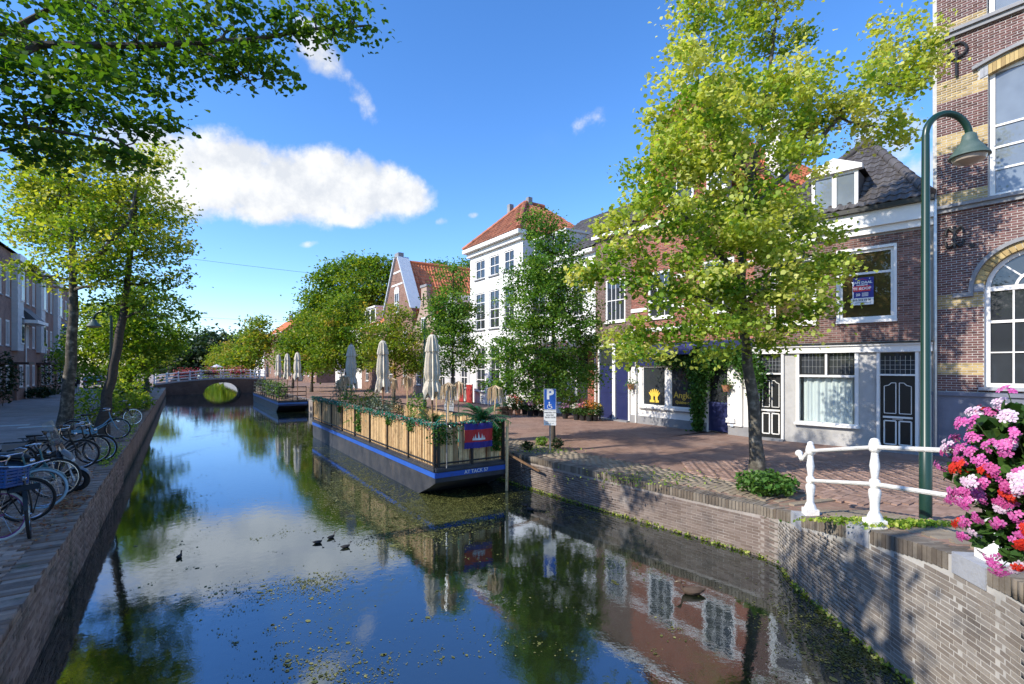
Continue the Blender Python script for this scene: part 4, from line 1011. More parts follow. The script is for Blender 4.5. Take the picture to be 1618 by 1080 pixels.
for i in range(n_):
    f0, f1 = i / n_, (i + .93) / n_; X = lambda f: ux0 - .15 + (ux1 - ux0 + .3) * f; Z = lambda f: utop + .22 * math.sin(math.pi * f)
    MB().prism([(X(f0), Z(f0)), (X(f1), Z(f1)), (X(f1), Z(f1) + .26), (X(f0), Z(f0) + .26)], -.02, .12).build('lintel_brick', M_copstone if i < 2 else M_bk_yellow, wA)
mb = MB()
for i in range(12):
    f0, f1 = i / 12, (i + 1) / 12; X = lambda f: ux0 - .3 + (ux1 - ux0 + .6) * f; Z = lambda f: utop + .27 + .24 * math.sin(math.pi * f)
    mb.prism([(X(f0), Z(f0)), (X(f1), Z(f1)), (X(f1), Z(f1) + .09), (X(f0), Z(f0) + .09)], -.11, .05)
mb.build('lintel_hood', M_stone, hA)
window(hA, ux0, ux1 - .02, tsill, tsill + 2.2, y=.17, fr=.11, nv=2, hs=[.4], bar=.05, gm=G_sky, sm=M_copstone, so=.12)
def anchor(F, par, px, py, s, straight):
    x, z = F.fx(px), F.fz(px, py); a = MB(); y = -.06
    if straight:
        a.tube([(x, y, z - .30 * s), (x, y, z + .30 * s)], .035, 8)
        for sz in (-1, 1):
            for sx in (-1, 1):
                a.tube([(x + sx * (.02 + .17 * math.sin(t * 1.1)) * s, y, z + sz * (.16 + .2 * t - .16 * max(0, t - .55) * 2.1 * t) * s) for t in np.linspace(0, 1.3, 8)], [.035, .036, .036, .035, .033, .03, .028, .034], 7)
        a.box(x - .05, x + .05, y - .03, y + .03, z - .03, z + .03)
    else:
        a.tube([(x, y, z - .42 * s), (x, y, z + .30 * s)], .033, 8)
        for sx in (-1, 1): a.tube([(x + sx * .26 * s * math.sin(t) * (1 - .12 * t), y, z + (.1 + .2 * (1 - math.cos(t)) - .0) * s) for t in np.linspace(0, 3.6, 12)], [.033] * 12, 7)
    a.build('wall_anchor', M_iron, par, True)
anchor(FA, hA, 1509, 375, 1.0, True); anchor(FA, hA, 1512, 98, 1.0, False)
MB().box(FA.fx(1532), FA.fx(1540), -.03, .02, FA.fz(1535, 391), FA.fz(1535, 385)).build('vent_grate', M_iron, hA)

# ---- B: narrow brick house with grey plastered ground floor and the house for sale
FB = Fac((8.43, 17.31), (1.03, -1)); hB = FB.house('brick_house', 'narrow brick house with grey plastered ground floor and two black panelled doors')
WB_ = 4.74; fx, fz = FB.fx, FB.fz
zc0, zc1 = fz(1323, 378), fz(1323, 345); zl = fz(1330, 548)        # cornice band, ledge
zw0, zw1 = fz(1330, 507), fz(1415, 387)
w1 = (fx(1325), fx(1414)); w0 = (fx(1220), fx(1288))
dl = (fx(1200), fx(1236)); dr = (fx(1390.5), fx(1447)); gw = (fx(1262), fx(1353.5))
dt = fz(1391, 593); tt0, tt1 = dt + .03, fz(1391, 557); gz0, gz1 = fz(1262, 666), fz(1262, 556)
ops_up = [(w1[0], w1[1], zw0, zw1), (w0[0], w0[1], zw0, zw1)]
ops_g = [(dl[0], dl[1], -.1, tt1), (dr[0], dr[1], -.1, tt1), (gw[0], gw[1], gz0, gz1)]
mb = MB(); wall_panel(mb, 0, WB_, zl, zc1, ops_up, .16); shell(mb, 0, WB_, zl, zc1, 8)
wB = mb.build('wall', M_mortar_d, hB)
C_, S_ = bricks(.0, WB_, zl + .15, zc0 - .01, ops_up, rng=random.Random(2)); lay(FB, wB, C_, S_, M_bk_brown, n=300)
mb = MB(); wall_panel(mb, 0, WB_, -.1, zl, ops_g, .14, y=-.05); shell(mb, 0, WB_, -.1, zl - .01, 8, y=-.05); mb.build('plaster_wall', M_grey, hB)
mb = MB(); mb.box(-.02, WB_ + .02, -.16, .05, tt1 + .02, zl + .02); mb.box(-.03, WB_ + .03, -.22, .04, zl + .022, zl + .08); mb.build('fascia', M_white, hB); MB().box(-.04, WB_ + .03, -.27, .03, zl + .082, zl + .125).build('ledge', M_black, hB)
for i, d_ in enumerate((dl, dr)):
    fr_ = MB(); fr_.box(d_[0] - .07, d_[0] + .005, -.12, .1, 0, tt1 + .018); fr_.box(d_[1] - .005, d_[1] + .07, -.12, .1, 0, tt1 + .018); fr_.box(d_[0] + .006, d_[1] - .006, -.11, .1, dt, dt + .05)
    fo = fr_.build('door_frame', M_white, hB)
    MB().box(d_[0], d_[1], .03, .04, dt + .05, tt1).build('pane', G_dark, fo)
    ld = MB()
    for k in range(1, 7): v = d_[0] + (d_[1] - d_[0]) * k / 7; ld.box(v - .005, v + .005, .018, .03, dt + .05, tt1 - .1)
    for k in (1, 2, 3): h = dt + .05 + (tt1 - .15 - dt) * k / 4; ld.box(d_[0], d_[1], .0181, .0299, h - .005, h + .005)
    ld.build('leading', M_steel, fo)
    dm = MB(); dm.box(d_[0] + .006, d_[1] - .006, .02, .08, .02, dt); do = dm.build('door', M_black, hB)
    a, b = d_[0] + .1, d_[1] - .1; mid = (a + b) / 2; H_ = dt
    pn = MB()
    def outline(x0, x1, z0, z1, arch=False, t=.022):
        pts = [(x0, z0), (x1, z0), (x1, z1)] + ([((x0 + x1) / 2 + (x1 - x0) * .22, z1 + .0), ((x0 + x1) / 2 + (.12 if x0 < mid - .05 else -.12) * (x1 - x0), z1 + .1)] if arch else []) + [(x0, z1)]
        if arch: pts = [(x0, z0), (x1, z0), (x1, z1 + (.1 if x0 < mid - .03 else 0)), (x1 - (x1 - x0) * .38, z1 + .1 if x0 < mid - .03 else z1 + .03), (x0 + (x1 - x0) * .38, z1 + .03 if x0 < mid - .03 else z1 + .1), (x0, z1 if x0 < mid - .03 else z1 + .1)]
        for p, q in zip(pts, pts[1:] + pts[:1]): pn.bar((p[0], .012, p[1]), (q[0], .012, q[1]), t, .018, up=(0, 1, 0))
    for x0, x1 in ((a, mid - .04), (mid + .04, b)): outline(x0, x1, H_ * .50, H_ * .86, True, .02); outline(x0, x1, H_ * .09, H_ * .40, False, .036)
    pn.box(a - .03, b + .03, -.015, .018, H_ * .437, H_ * .462); pn.build('moulding', M_white, do)
    MB().box(mid - .12, mid + .12, .0, .02, H_ * .415, H_ * .432).build('letter_slot', M_steel, do)
    MB().box(d_[0] - .1, d_[1] + .1, -.3, .05, -.05, .06).build('doorstep', M_stone, hB)
w = MB(); X0, X1 = gw; y0, y1 = -.1, .06; tr = gz0 + (gz1 - gz0) * .66
w.box(X0 - .06, X0 + .035, y0, y1, gz0, gz1 + .02); w.box(X1 - .035, X1 + .06, y0, y1, gz0, gz1 + .02); w.box(X0 + .036, X1 - .036, y0 + .01, y1, tr - .03, tr + .04); mx_ = (X0 + X1) / 2; w.box(mx_ - .03, mx_ + .03, y0 + .01, y1, tr + .041, gz1 + .02); w.box(X0 + .036, X1 - .036, y0, y1, gz0, gz0 + .04)
w = w.build('window', M_white, hB); MB().box(X0 - .1, X1 + .1, -.2, -.04, gz0 - .075, gz0 - .003).build('sill', M_white, w)
MB().box(X0 + .03, X1 - .03, .0, .007, gz0 + .04, tr - .03).build('pane', G_clear, w)
for a, b in ((X0 + .036, mx_ - .03), (mx_ + .03, X1 - .036)):
    g = MB(); g.box(a, a + .045, -.03, .03, tr + .04, gz1); g.box(b - .045, b, -.03, .03, tr + .04, gz1); g.box(a + .046, b - .046, -.03, .03, tr + .04, tr + .085); g.box(a + .046, b - .046, -.03, .03, gz1 - .05, gz1); g.build('sash', M_black, w)
    MB().box(a + .045, b - .045, .0, .006, tr + .085, gz1 - .05).build('pane', G_dark, w); ld = MB()
    for k in range(1, 6): v = a + .045 + (b - a - .09) * k / 6; ld.box(v - .004, v + .004, -.012, -.001, tr + .085, gz1 - .05)
    for k in (1, 2): h = tr + .085 + (gz1 - tr - .135) * k / 3; ld.box(a + .045, b - .045, -.0119, -.0012, h - .004, h + .004)
    ld.build('leading', M_steel, w)
cu = MB(); nn_ = 60; ca_ = X0 + .12
for i in range(nn_):
    xa, xb = ca_ + (X1 - .04 - ca_) * i / nn_, ca_ + (X1 - .04 - ca_) * (i + 1) / nn_; f = lambda x: .13 + .035 * math.sin(x * 26) + .02 * math.sin(x * 61 + 1)
    cu.quad((xa, f(xa), gz0 - .02), (xb, f(xb), gz0 - .02), (xb, f(xb) * .9 + .01, tr + .02), (xa, f(xa) * .9 + .01, tr + .02))
cu.build('curtain', M_curtain, hB, True)
for i, (a, b) in enumerate((w0, w1)):
    ww = window(hB, a, b, zw0, zw1, y=.06, fr=.1, hs=[.68], bar=.06, gm=G_brown, sm=M_white, so=.09, sh=.09)
    rv = MB(); rv.box(a - .05, a + .02, -.05, .03, zw0, zw1 + .05); rv.box(b - .02, b + .05, -.05, .03, zw0, zw1 + .05); rv.box(a - .05, b + .05, -.051, .03, zw1 - .02, zw1 + .06); rv.build('casing', M_white, ww)
# for-sale board in the window of the upper floor
sx, sz = fx(1364), fz(1364, 460); sg = thing('sale_board', 'dark blue and red estate agent board reading TE KOOP in the upper window', 'sign', FB.M @ Vector((sx, -.01, sz)), FB.ang)
MB().box(-.26, .26, -.012, .012, -.24, .42).build('board', M_signnavy, sg); MB().box(-.259, .18, -.02, -.0125, .0, .17).build('red_field', M_signred, sg); MB().box(-.31, .26, -.0195, -.0125, -.41, -.2).build('white_field', M_signwhite, sg)
MB().box(-.27, -.24, -.018, -.0125, -.24, .3).build('edge_strip', M_signwhite, sg)
text('VAN DAAL', M_signwhite, .105, sg, (-.03, -.016, .265), bold=.004); text('makelaardij', M_signwhite, .062, sg, (-.03, -.016, .195), bold=.002); text('TE KOOP', M_signwhite, .11, sg, (-.03, -.022, .083), bold=.004)
text('20', M_signwhite, .105, sg, (-.13, -.016, -.1), bold=.004); text('015 212 73 00', M_signgrey, .078, sg, (-.03, -.0215, -.265), bold=.003); 
for k in range(4): MB().box(-.03, .13, -.016, -.0125, -.15 + .03 * k, -.135 + .03 * k).build('print_line', M_signwhite, sg)
MB().box(-.2, .2, -.0215, -.0198, -.35, -.335).build('print_line', M_signgrey, sg)
rf_ = MB(); rf_.prism([(-.16, .325), (-.02, .385), (.12, .325), (.1, .325), (-.02, .37), (-.14, .325)], -.016, -.0125); rf_.build('roof_mark', M_signred, sg); MB().box(.15, .175, -.016, -.0125, .365, .39).build('star_mark', M_signwhite, sg)
# cornice, gutter, hipped roof
mb = MB(); mb.box(-.03, WB_ + .03, -.1, .1, zc0, zc0 + .2); mb.box(-.05, WB_ + .05, -.2, .1, zc0 + .201, zc1); mb.build('cornice', M_white, hB)
MB().box(-.08, WB_ + .06, -.34, .12, zc1 + .003, zc1 + .13).build('gutter', M_black, hB)
apx = Vector((2.75, 3.4, fz(1362, 228, 3.4))); ze = zc1 + .13; E0, E1 = Vector((-.05, -.3, ze)), Vector((WB_ - .02, -.3, ze)); Bk = apx + Vector((0, 8, 0)); Er = Vector((WB_ - .02, 8.5, ze)); El = Vector((-.05, 8.5, ze))
mb = MB(); d_ = Vector((0, 0, -.02)); mb.add([E0 + d_, E1 + d_, apx + d_], [(0, 1, 2)]); mb.add([E1 + d_, Er + d_, Bk + d_, apx + d_], [(0, 1, 2, 3)]); mb.add([El + d_, E0 + d_, apx + d_, Bk + d_], [(0, 1, 2, 3)]); rB = mb.build('roof', M_slate, hB)
tiled_slope(rB, FB.M, E0, E1, apx, apx, M_tile_g, .25, .33, n=190)
tiled_slope(rB, FB.M, E1, Er, Bk, apx, M_tile_g, .25, .33, 'side_tile', 'side_tiles', n=100)
for q in (E1, E0):
    nh_ = 11
    for i in range(nh_):
        a, b = q.lerp(apx, i / nh_), q.lerp(apx, (i + 1.08) / nh_); up_ = Vector((0, -.02, .045)); MB().tube([a + up_, b + up_], [.145, .125], 10).build('hip_tile', M_tile_g, rB, True)
for i in range(18): a = apx + Vector((0, .42 * i, .04)); MB().tube([a, a + Vector((0, .45, 0))], [.13, .12], 8).build('ridge_tile', M_tile_g, rB, True)
# dormer
d0, d1 = fx(1284), fx(1357); dz0, dz1 = fz(1357, 345), fz(1357, 268); dm = MB()
dy = -.12
dm.box(d0, d0 + .09, dy, dy + .1, dz0, dz1); dm.box(d1 - .09, d1, dy, dy + .1, dz0, dz1); md = (d0 + d1) / 2; dm.box(md - .06, md + .06, dy, dy + .1, dz0, dz1); dm.box(d0 + .09, d1 - .09, dy, dy + .1, dz0, dz0 + .1); dm.box(d0 + .09, d1 - .09, dy, dy + .1, dz1 - .08, dz1)
dm.prism([(d0 - .12, dz1 + .002), (d1 + .12, dz1 + .002), (d1 + .12, dz1 + .12), (md, dz1 + .46), (d0 - .12, dz1 + .12)], dy - .12, dy + .12)
do = dm.build('dormer', M_white, hB)
for a, b in ((d0 + .09, md - .06), (md + .06, d1 - .09)): MB().box(a, b, dy + .04, dy + .05, dz0 + .1, dz1 - .08).build('pane', G_sky, do)
ck = MB()
for x in (d0 + .01, d1 - .05): ck.prism([(0, 0)] * 3, 0, 0) if False else ck.add([(x, dy + .1, dz0 - .05), (x + .04, dy + .1, dz0 - .05), (x, dy + .1, dz1), (x + .04, dy + .1, dz1), (x, dy + 2.3, dz1 + .1), (x + .04, dy + 2.3, dz1 + .1)], [(0, 2, 4), (1, 5, 3), (0, 1, 3, 2), (2, 3, 5, 4), (0, 4, 5, 1)])
ck.build('cheek', M_slate, do); dr_ = MB(); dr_.add([(d0 - .1, dy - .1, dz1 + .12), (md, dy - .1, dz1 + .47), (d1 + .1, dy - .1, dz1 + .12), (d0 - .1, dy + 2.6, dz1 + .12), (md, dy + 2.6, dz1 + .47), (d1 + .1, dy + 2.6, dz1 + .12)], [(0, 1, 4, 3), (1, 2, 5, 4)]); dr_.build('dormer_roof', M_tile_g, do)
MB().tube([(WB_ + .08, -.16, zc1), (WB_ + .08, -.16, .1)], .045, 8).build('downpipe', M_steel, hB)

# ---- C: red brick shop house with white bands, tall gable
pC0 = onT(998, TROW); pC1 = onT(1192, TROW); ur = (-cdir.x, -cdir.y); FC = Fac(pC0, ur); hC = FC.house('shop_house', 'red brick shop house with white bands, tall gable and white shop front')
fx, fz = FC.fx, FC.fz; WC = (pC1 - pC0).length - .004; zf = fz(1060, 552); zcC = fz(1060, 352)
wins = [(fx(1024), fx(1064), fz(1040, 502), fz(1040, 428)), (fx(1110), fx(1160), fz(1040, 502), fz(1040, 428))]
z2a = zcC + .5; wtop = [(fx(1056), fx(1097), fz(1075, 318), fz(1075, 281)), (fx(1118), fx(1150), fz(1075, 318), fz(1075, 281))]
mb = MB(); wall_panel(mb, 0, WC, zf, zcC, wins, .14); shell(mb, 0, WC, zf, zcC, 10); wC = mb.build('wall', M_mortar_d, hC)
C_, S_ = bricks(0, WC, zf + .3, zcC - .02, wins, rng=random.Random(3)); lay(FC, wC, C_, S_, M_bk_red, n=150)
for a, b, c, d in wins:
    ww = window(hC, a, b, c, d, y=.05, fr=.1, nv=3, hs=[.33, .66], bar=.03, fm=M_white, sm=M_white, so=.08)
for k, zz in enumerate((fz(1010, 493), fz(1010, 450), fz(1010, 525))):
    bd = MB(); segs = [(0, wins[0][0] - .03), (wins[0][1] + .03, wins[1][0] - .03), (wins[1][1] + .03, WC)] if zz + .16 > wins[0][2] and zz < wins[0][3] else [(0, WC)]
    for a, b in segs: bd.box(a, b, -.05, .03, zz, zz + .16)
    bd.build('stone_band', M_white, hC)
bd = MB(); bd.box(0, .34, -.06, .03, zf + .31, fz(1010, 525) - .003); bd.build('pilaster', M_white, hC)
mb = MB(); mb.box(-.05, WC + .04, -.16, .1, zcC, zcC + .2); mb.build('cornice', M_white, hC)
# gable: shoulders then a neck with a peaked top
g0, g1 = fx(1028), WC - (fx(1028)); ztop = fz(1095, 128); zsh = fz(1060, 215)
gp = [(g0, zcC + .2), (g1, zcC + .2), (g1, zsh), ((g0 + g1) / 2 + .5, ztop - .25), ((g0 + g1) / 2, ztop), ((g0 + g1) / 2 - .5, ztop - .25), (g0, zsh)]
MB().prism(gp, .02, .34).build('gable', M_mortar_d, hC)
def gcut(z):
    if z < zsh: return []
    f = (z - zsh) / (ztop - zsh); m_ = (g0 + g1) / 2; h = (g1 - g0) / 2 * (1 - f); return [(g0 - 1, m_ - h), (m_ + h, g1 + 1)]
C_, S_ = bricks(g0, g1, zcC + .22, ztop - .1, wtop, cutf=gcut, y=-.0, rng=random.Random(4)); lay(FC, hC.children[0] if False else wC, C_, S_, M_bk_red, 'gable_brick', 'gable_brickwork', n=60)
for a, b, c, d in wtop: window(hC, a, b, c, d, y=-.03, fr=.08, nv=3, nh=2, bar=.03, sm=M_white, so=.1)
rk = MB(); m_ = (g0 + g1) / 2
for q in (g0, g1): rk.bar((q, .16, zsh), (m_ + (.1 if q > m_ else -.1), .16, ztop), .1, .36, up=(0, 1, 0))
rk.build('gable_coping', M_copstone, hC)
mb = MB(); rz = ztop - 1.2
mb.add([(0, .3, zcC + .25), (0, 10, zcC + .25), (m_, 10, rz), (m_, .3, rz)], [(0, 3, 2, 1)]); mb.add([(WC, .3, zcC + .25), (WC, 10, zcC + .25), (m_, 10, rz), (m_, .3, rz)], [(0, 1, 2, 3)]); rC = mb.build('roof', M_tile_o, hC)
tiled_slope(rC, FC.M, (WC, .3, zcC + .27), (WC, 10, zcC + .27), (m_, 10, rz + .02), (m_, .3, rz + .02), M_tile_o, .26, .36, n=150)
ch_ = MB(); ch_.box(WC - 1.4, WC - .8, 3.2, 3.9, zcC + 1.5, ztop - .9); ch_.build('chimney', M_white, rC)
# shop front
sf = MB(); zt = zf
s_x = dict(a=fx(1008), w1=(fx(1016), fx(1053)), w2=(fx(1060), fx(1108)), d=(fx(1119), fx(1152)), e=fx(1176)); szb, szt = fz(1030, 641), fz(1030, 578)
opsS = [(s_x['w1'][0], s_x['w1'][1], szb, szt), (s_x['w2'][0], s_x['w2'][1], szb, szt), (s_x['d'][0], s_x['d'][1], -.1, szt)]
wall_panel(sf, 0, WC, -.1, zt, opsS, .2, y=-.06); shell(sf, 0, WC, -.1, zt - .01, 10, y=-.06); sfo = sf.build('shop_front', M_render, hC)
MB().box(-.02, s_x['d'][0] - .02, -.1, -.05, -.1, .34).build('plinth', M_stone, hC); MB().box(s_x['d'][1] + .02, WC, -.1, -.05, -.1, .34).build('plinth', M_stone, hC)
for a, b, c, d in opsS[:2]:
    w = window(hC, a, b, c, d, y=.0, fr=.06, gm=G_dark, sill=False)
MB().box(s_x['w1'][0] - .1, s_x['w2'][1] + .05, -.16, -.05, szb - .1, szb - .005).build('shop_sill', M_white, hC)
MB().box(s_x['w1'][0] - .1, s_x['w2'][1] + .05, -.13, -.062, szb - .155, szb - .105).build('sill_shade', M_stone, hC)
a, b = s_x['d']; dm = MB(); dm.box(a, b, .03, .09, .05, 1.15); do = dm.build('door', M_navy, hC); MB().box(a + .1, b - .1, .015, .032, .25, .85).build('door_panel', M_navy, do); MB().box(a, b, .01, .03, 1.08, 1.15).build('door_rail', mk('navy_paint_light', [(.05, .06, .16)], .4), do); MB().box(a + .06, b - .06, .04, .05, 1.15, szt).build('pane', G_dark, do)
pier = MB(); pier.box(fx(1153.5), fx(1176), -.16, -.055, .34, szt + .1); pier.box(fx(1152.5), fx(1166), -.24, -.1, fz(1160, 667), fz(1160, 660)); pier.build('pier', M_render, hC)
MB().box(fx(1158), fx(1163), -.175, -.16, fz(1160, 673), fz(1160, 664)).build('notice', mk('pale_blue_paper', [(.5, .56, .66)], .7), hC)
MB().tube([(fx(1008), -.13, .02), (fx(1008), -.13, 3.3)], .04, 8).build('downpipe', M_render, hC)
MB().box(-.02, WC, -.14, -.05, szt + .02, zt + .28).build('fascia', M_navy, hC)
aw = MB(); aw.add([(fx(1050), -.15, zt + .2), (fx(1110), -.15, zt + .2), (fx(1110), -.75, zt - .08), (fx(1050), -.75, zt - .08), (fx(1050), -.75, zt - .22), (fx(1110), -.75, zt - .22)], [(0, 1, 2, 3), (3, 2, 5, 4)]); aw.build('awning', mk('blue_awning', [(.05, .06, .17)], .7), hC)
lx = (s_x['w2'][0] + s_x['w2'][1]) / 2
text('Angkor', M_gold, .36, hC, (lx - .3 + .28, -.008, szb + .52), align='CENTER', bold=.004); text('Quisine od To', M_gold, .17, hC, (lx + .02, -.008, szb + .24), align='CENTER', bold=.003)
cr = MB(); cx_, cz_ = (s_x['w1'][0] + s_x['w1'][1]) / 2, szb + .42
for i in range(7):
    a = R(150 - 20 * i); cr.bar((cx_ + .12 * math.cos(a), -.006, cz_ - .1 + .1 * math.sin(a)), (cx_ + .30 * math.cos(a), -.006, cz_ + .27 * math.sin(a)), .07, .006, up=(0, 1, 0)); cr.ball((cx_ + .31 * math.cos(a), -.006, cz_ + .29 * math.sin(a)), .03, .004, .03, 8, 4)
cr.box(cx_ - .24, cx_ + .24, -.011, -.003, cz_ - .26, cz_ - .16); cr.box(cx_ - .18, cx_ - .05, -.0105, -.0035, cz_ - .16, cz_ + .05); cr.box(cx_ + .05, cx_ + .18, -.0105, -.0035, cz_ - .16, cz_ + .05); cr.build('crown_emblem', M_gold, hC)
# wall lantern and hanging pots on the shop front
ln = thing('wall_lantern', 'small black lantern with a hanging pot on the white shop front', 'lantern', FC.M @ Vector((fx(1006), -.1, 2.3)), FC.ang); k = MB(); k.tube([(0, 0, .5), (0, -.3, .55), (0, -.33, .4)], .015, 6); k.build('bracket', M_iron, ln); k = MB(); k.lathe([(.05, 0), (.1, .28), (.12, .3), (.02, .4)], 6, (0, -.33, 0)); k.build('lamp_body', M_iron, ln)
for px, py, lab in ((1004, 615, 'hanging pot under the lantern by the blue doors'), (1155, 618, 'hanging terracotta pot on the white pier beside the shop door')):
    p = FC.M @ Vector((fx(px), -.3, fz(px, py))); r_ = thing('hanging_pot', lab, 'plant pot', p, FC.ang, 'pots hanging on the shop front'); MB().lathe([(.09, 0), (.15, .2), (.17, .24)], 10).build('pot', M_pot, r_, True); MB().bar((0, 0, .02), (0, .24, .02), .02).build('bracket', M_iron, r_)
    rg = np.random.default_rng(int(px)); n = 160; P = rg.normal(0, 1, (n, 3)) * (.14, .1, .13) + np.array((0, 0, .28)); P[:, 2] -= np.maximum(0, rg.normal(-.1, .3, n)); f = leaf_mesh('foliage', P, rg, .07, rg.normal(.4, .2, n), LF_vine, r_); f['kind'] = 'stuff'
# climbing plant over the shop front
def vine():
    r_ = thing('climbing_plant', 'green climbing plant trained up and over the white shop front', 'climber', FC.M @ Vector((fx(1111), -.2, 0)), FC.ang); rg = np.random.default_rng(77); x0 = fx(1096); mb = MB()
    mb.tube([(0, 0, 0), (.05, -.03, .8), (-.03, 0, 1.6), (.02, -.03, 2.4), (-.2, -.05, 2.9)], [.05, .045, .04, .035, .03], 7); mb.tube([(0, 0, 2.2), (.6, -.05, 2.8), (1.4, -.05, 2.95), (2.3, -.05, 2.7)], [.03, .025, .02, .015], 6); mb.tube([(0, 0, 2.3), (-.7, -.05, 2.9), (-1.7, -.05, 3.0)], [.03, .025, .018], 6); mb.build('stem', M_bark, r_, True)
    P = []
    for x, z, sx, sz, n in ((0, .4, .16, .35, 500), (.02, 1.0, .2, .4, 800), (.04, 1.6, .26, .4, 900), (.02, 2.2, .42, .35, 1000), (-.9, 2.75, .8, .25, 1500), (.3, 2.75, .7, .3, 1500), (1.2, 2.85, .7, .25, 1200), (2.0, 2.5, .4, .4, 900), (2.3, 2.0, .22, .45, 450), (-1.7, 2.8, .4, .16, 500)):
        q = rg.normal(0, 1, (n, 3)) * (sx * .6, .13, sz * .6) + np.array((x, -.12, z)); P.append(q)
    P = np.concatenate(P); P[:, 2] = np.maximum(P[:, 2], .03); P[:, 1] = np.minimum(P[:, 1], .06); f = leaf_mesh('foliage', P, rg, .105, rg.normal(.45, .22, len(P)), LF_vine, r_, False, .3, .5); f['kind'] = 'stuff'
vine()

# ---- D: narrow dark brick house with two blue doors
pD0 = onT(941, TROW); FD = Fac(pD0, ur); WD = (pC0 - pD0).length - .004; hD = FD.house('narrow_house', 'narrow dark brick house with a pair of tall blue doors'); fx, fz = FD.fx, FD.fz
zg = fz(970, 543); zeD = fz(970, 372); wn = [(fx(957), fx(988), fz(972, 508), fz(972, 440))]; dd_ = [(fx(948), fx(968.5), 0, zg - .05), (fx(973), fx(994.5), 0, zg - .05)]
mb = MB(); wall_panel(mb, 0, WD, -.1, zeD, wn + [(fx(946), fx(996), -.1, zg)], .14); shell(mb, 0, WD, -.1, zeD, 9); wD = mb.build('wall', M_mortar_d, hD)
C_, S_ = bricks(0, WD, .0, zeD, wn + [(fx(945), fx(997), -.1, zg)], rng=random.Random(6)); lay(FD, wD, C_, S_, M_bk_dark, n=100)
window(hD, *wn[0], y=.05, fr=.09, nv=4, hs=[.5], bar=.03, sm=M_white, so=.08)
fr_ = MB(); xa, xb = fx(946), fx(996); fr_.box(xa, xa + .09, -.05, .12, 0, zg); fr_.box(xb - .09, xb, -.05, .12, 0, zg); fr_.box(dd_[0][1], dd_[1][0], -.05, .12, 0, zg - .1); fr_.box(xa + .09, xb - .09, -.05, .12, zg - .1, zg); fo = fr_.build('door_frame', M_white, hD)
for a, b, c, d in dd_:
    a, b = max(a, xa + .09) + .003, min(b, xb - .09) - .003; do = MB().box(a, b, .03, .08, .04, 2.45).build('door', M_navy, hD); MB().box(a + .1, b - .1, .015, .032, 1.25, 2.3).build('door_panel', M_navy, do); MB().box(a + .1, b - .1, .016, .032, .2, 1.1).build('door_panel', M_navy, do); MB().box(a, b, .02, .05, 2.46, 2.53).build('transom', M_navy, do); MB().box(a + .03, b - .03, .04, .05, 2.53, zg - .1).build('pane', G_dark, do); MB().ball((b - .07, 0, 1.1), .03).build('door_knob', M_chrome, do)
MB().box(xa - .05, xb + .05, -.3, .1, -.05, .05).build('doorstep', M_stone, hD)
mb = MB(); mb.box(-.03, WD + .03, -.25, .1, zeD, zeD + .16); mb.build('cornice', M_white, hD)
mb = MB(); mb.add([(0, -.2, zeD + .17), (WD, -.2, zeD + .17), (WD, 4.2, zeD + 3.4), (0, 4.2, zeD + 3.4), (0, 9, zeD + .17), (WD, 9, zeD + .17)], [(0, 1, 2, 3), (3, 2, 5, 4), (0, 3, 4), (1, 5, 2)]); rD = mb.build('roof', M_slate, hD); tiled_slope(rD, FD.M, (0, -.2, zeD + .19), (WD, -.2, zeD + .19), (WD, 4.2, zeD + 3.42), (0, 4.2, zeD + 3.42), M_tile_g, .26, .36, n=60)
MB().box(.1, .7, 3.9, 4.5, zeD + 2.9, zeD + 4.1).build('chimney', M_mortar_d, rD)

# ---- E: lower white house with the flower shop
pE0 = onT(826, TROW); FE = Fac(pE0, ur); WE = (pD0 - pE0).length - .004; hE = FE.house('flower_shop', 'white rendered shop with grey awning and flower display'); fx, fz = FE.fx, FE.fz
zeE = fz(900, 408); zg = fz(920, 548); wn = [(fx(840), fx(862), fz(850, 500), fz(850, 430)), (fx(874), fx(894), fz(880, 500), fz(880, 430)), (fx(905), fx(922), fz(910, 500), fz(910, 430))]
gd = [(fx(842), fx(895), .5, zg - .1), (fx(912), fx(929), -.1, zg - .1)]
mb = MB(); wall_panel(mb, 0, WE, -.1, zeE, wn + gd, .16); shell(mb, 0, WE, -.1, zeE, 9); wE = mb.build('wall', M_render, hE)
for a in wn: window(hE, *a, y=.06, fr=.09, nv=2, nh=2, bar=.04, sm=M_stone)
window(hE, *gd[0], y=.06, fr=.08, nv=3, bar=.06, sill=True); do = MB().box(gd[1][0], gd[1][1], .1, .15, .0, zg - .1).build('door', M_dkdoor, hE); MB().box(gd[1][0] + .12, gd[1][1] - .12, .085, .099, .9, zg - .3).build('pane', G_dark, do)
C_, S_ = bricks(fx(929.5), WE - .06, 0, zg - .1, [], y=-.03, rng=random.Random(8)); lay(FE, wE, C_, S_, M_bk_red, 'pier_brick', 'pier_brickwork', 60)
MB().box(fx(905), fx(908), -.12, -.02, 0, zg).build('post', M_stone, hE)
aw = MB(); aw.add([(fx(846), -.02, zg + .35), (WE - .05, -.02, zg + .35), (WE - .05, -1.25, zg - .12), (fx(846), -1.25, zg - .12), (fx(846), -1.25, zg - .32), (WE - .05, -1.25, zg - .32)], [(0, 1, 2, 3), (3, 2, 5, 4)]); aw.build('awning', M_awning, hE)
mb = MB(); mb.box(-.05, WE + .02, -.25, .1, zeE, zeE + .18); mb.build('cornice', M_white, hE)
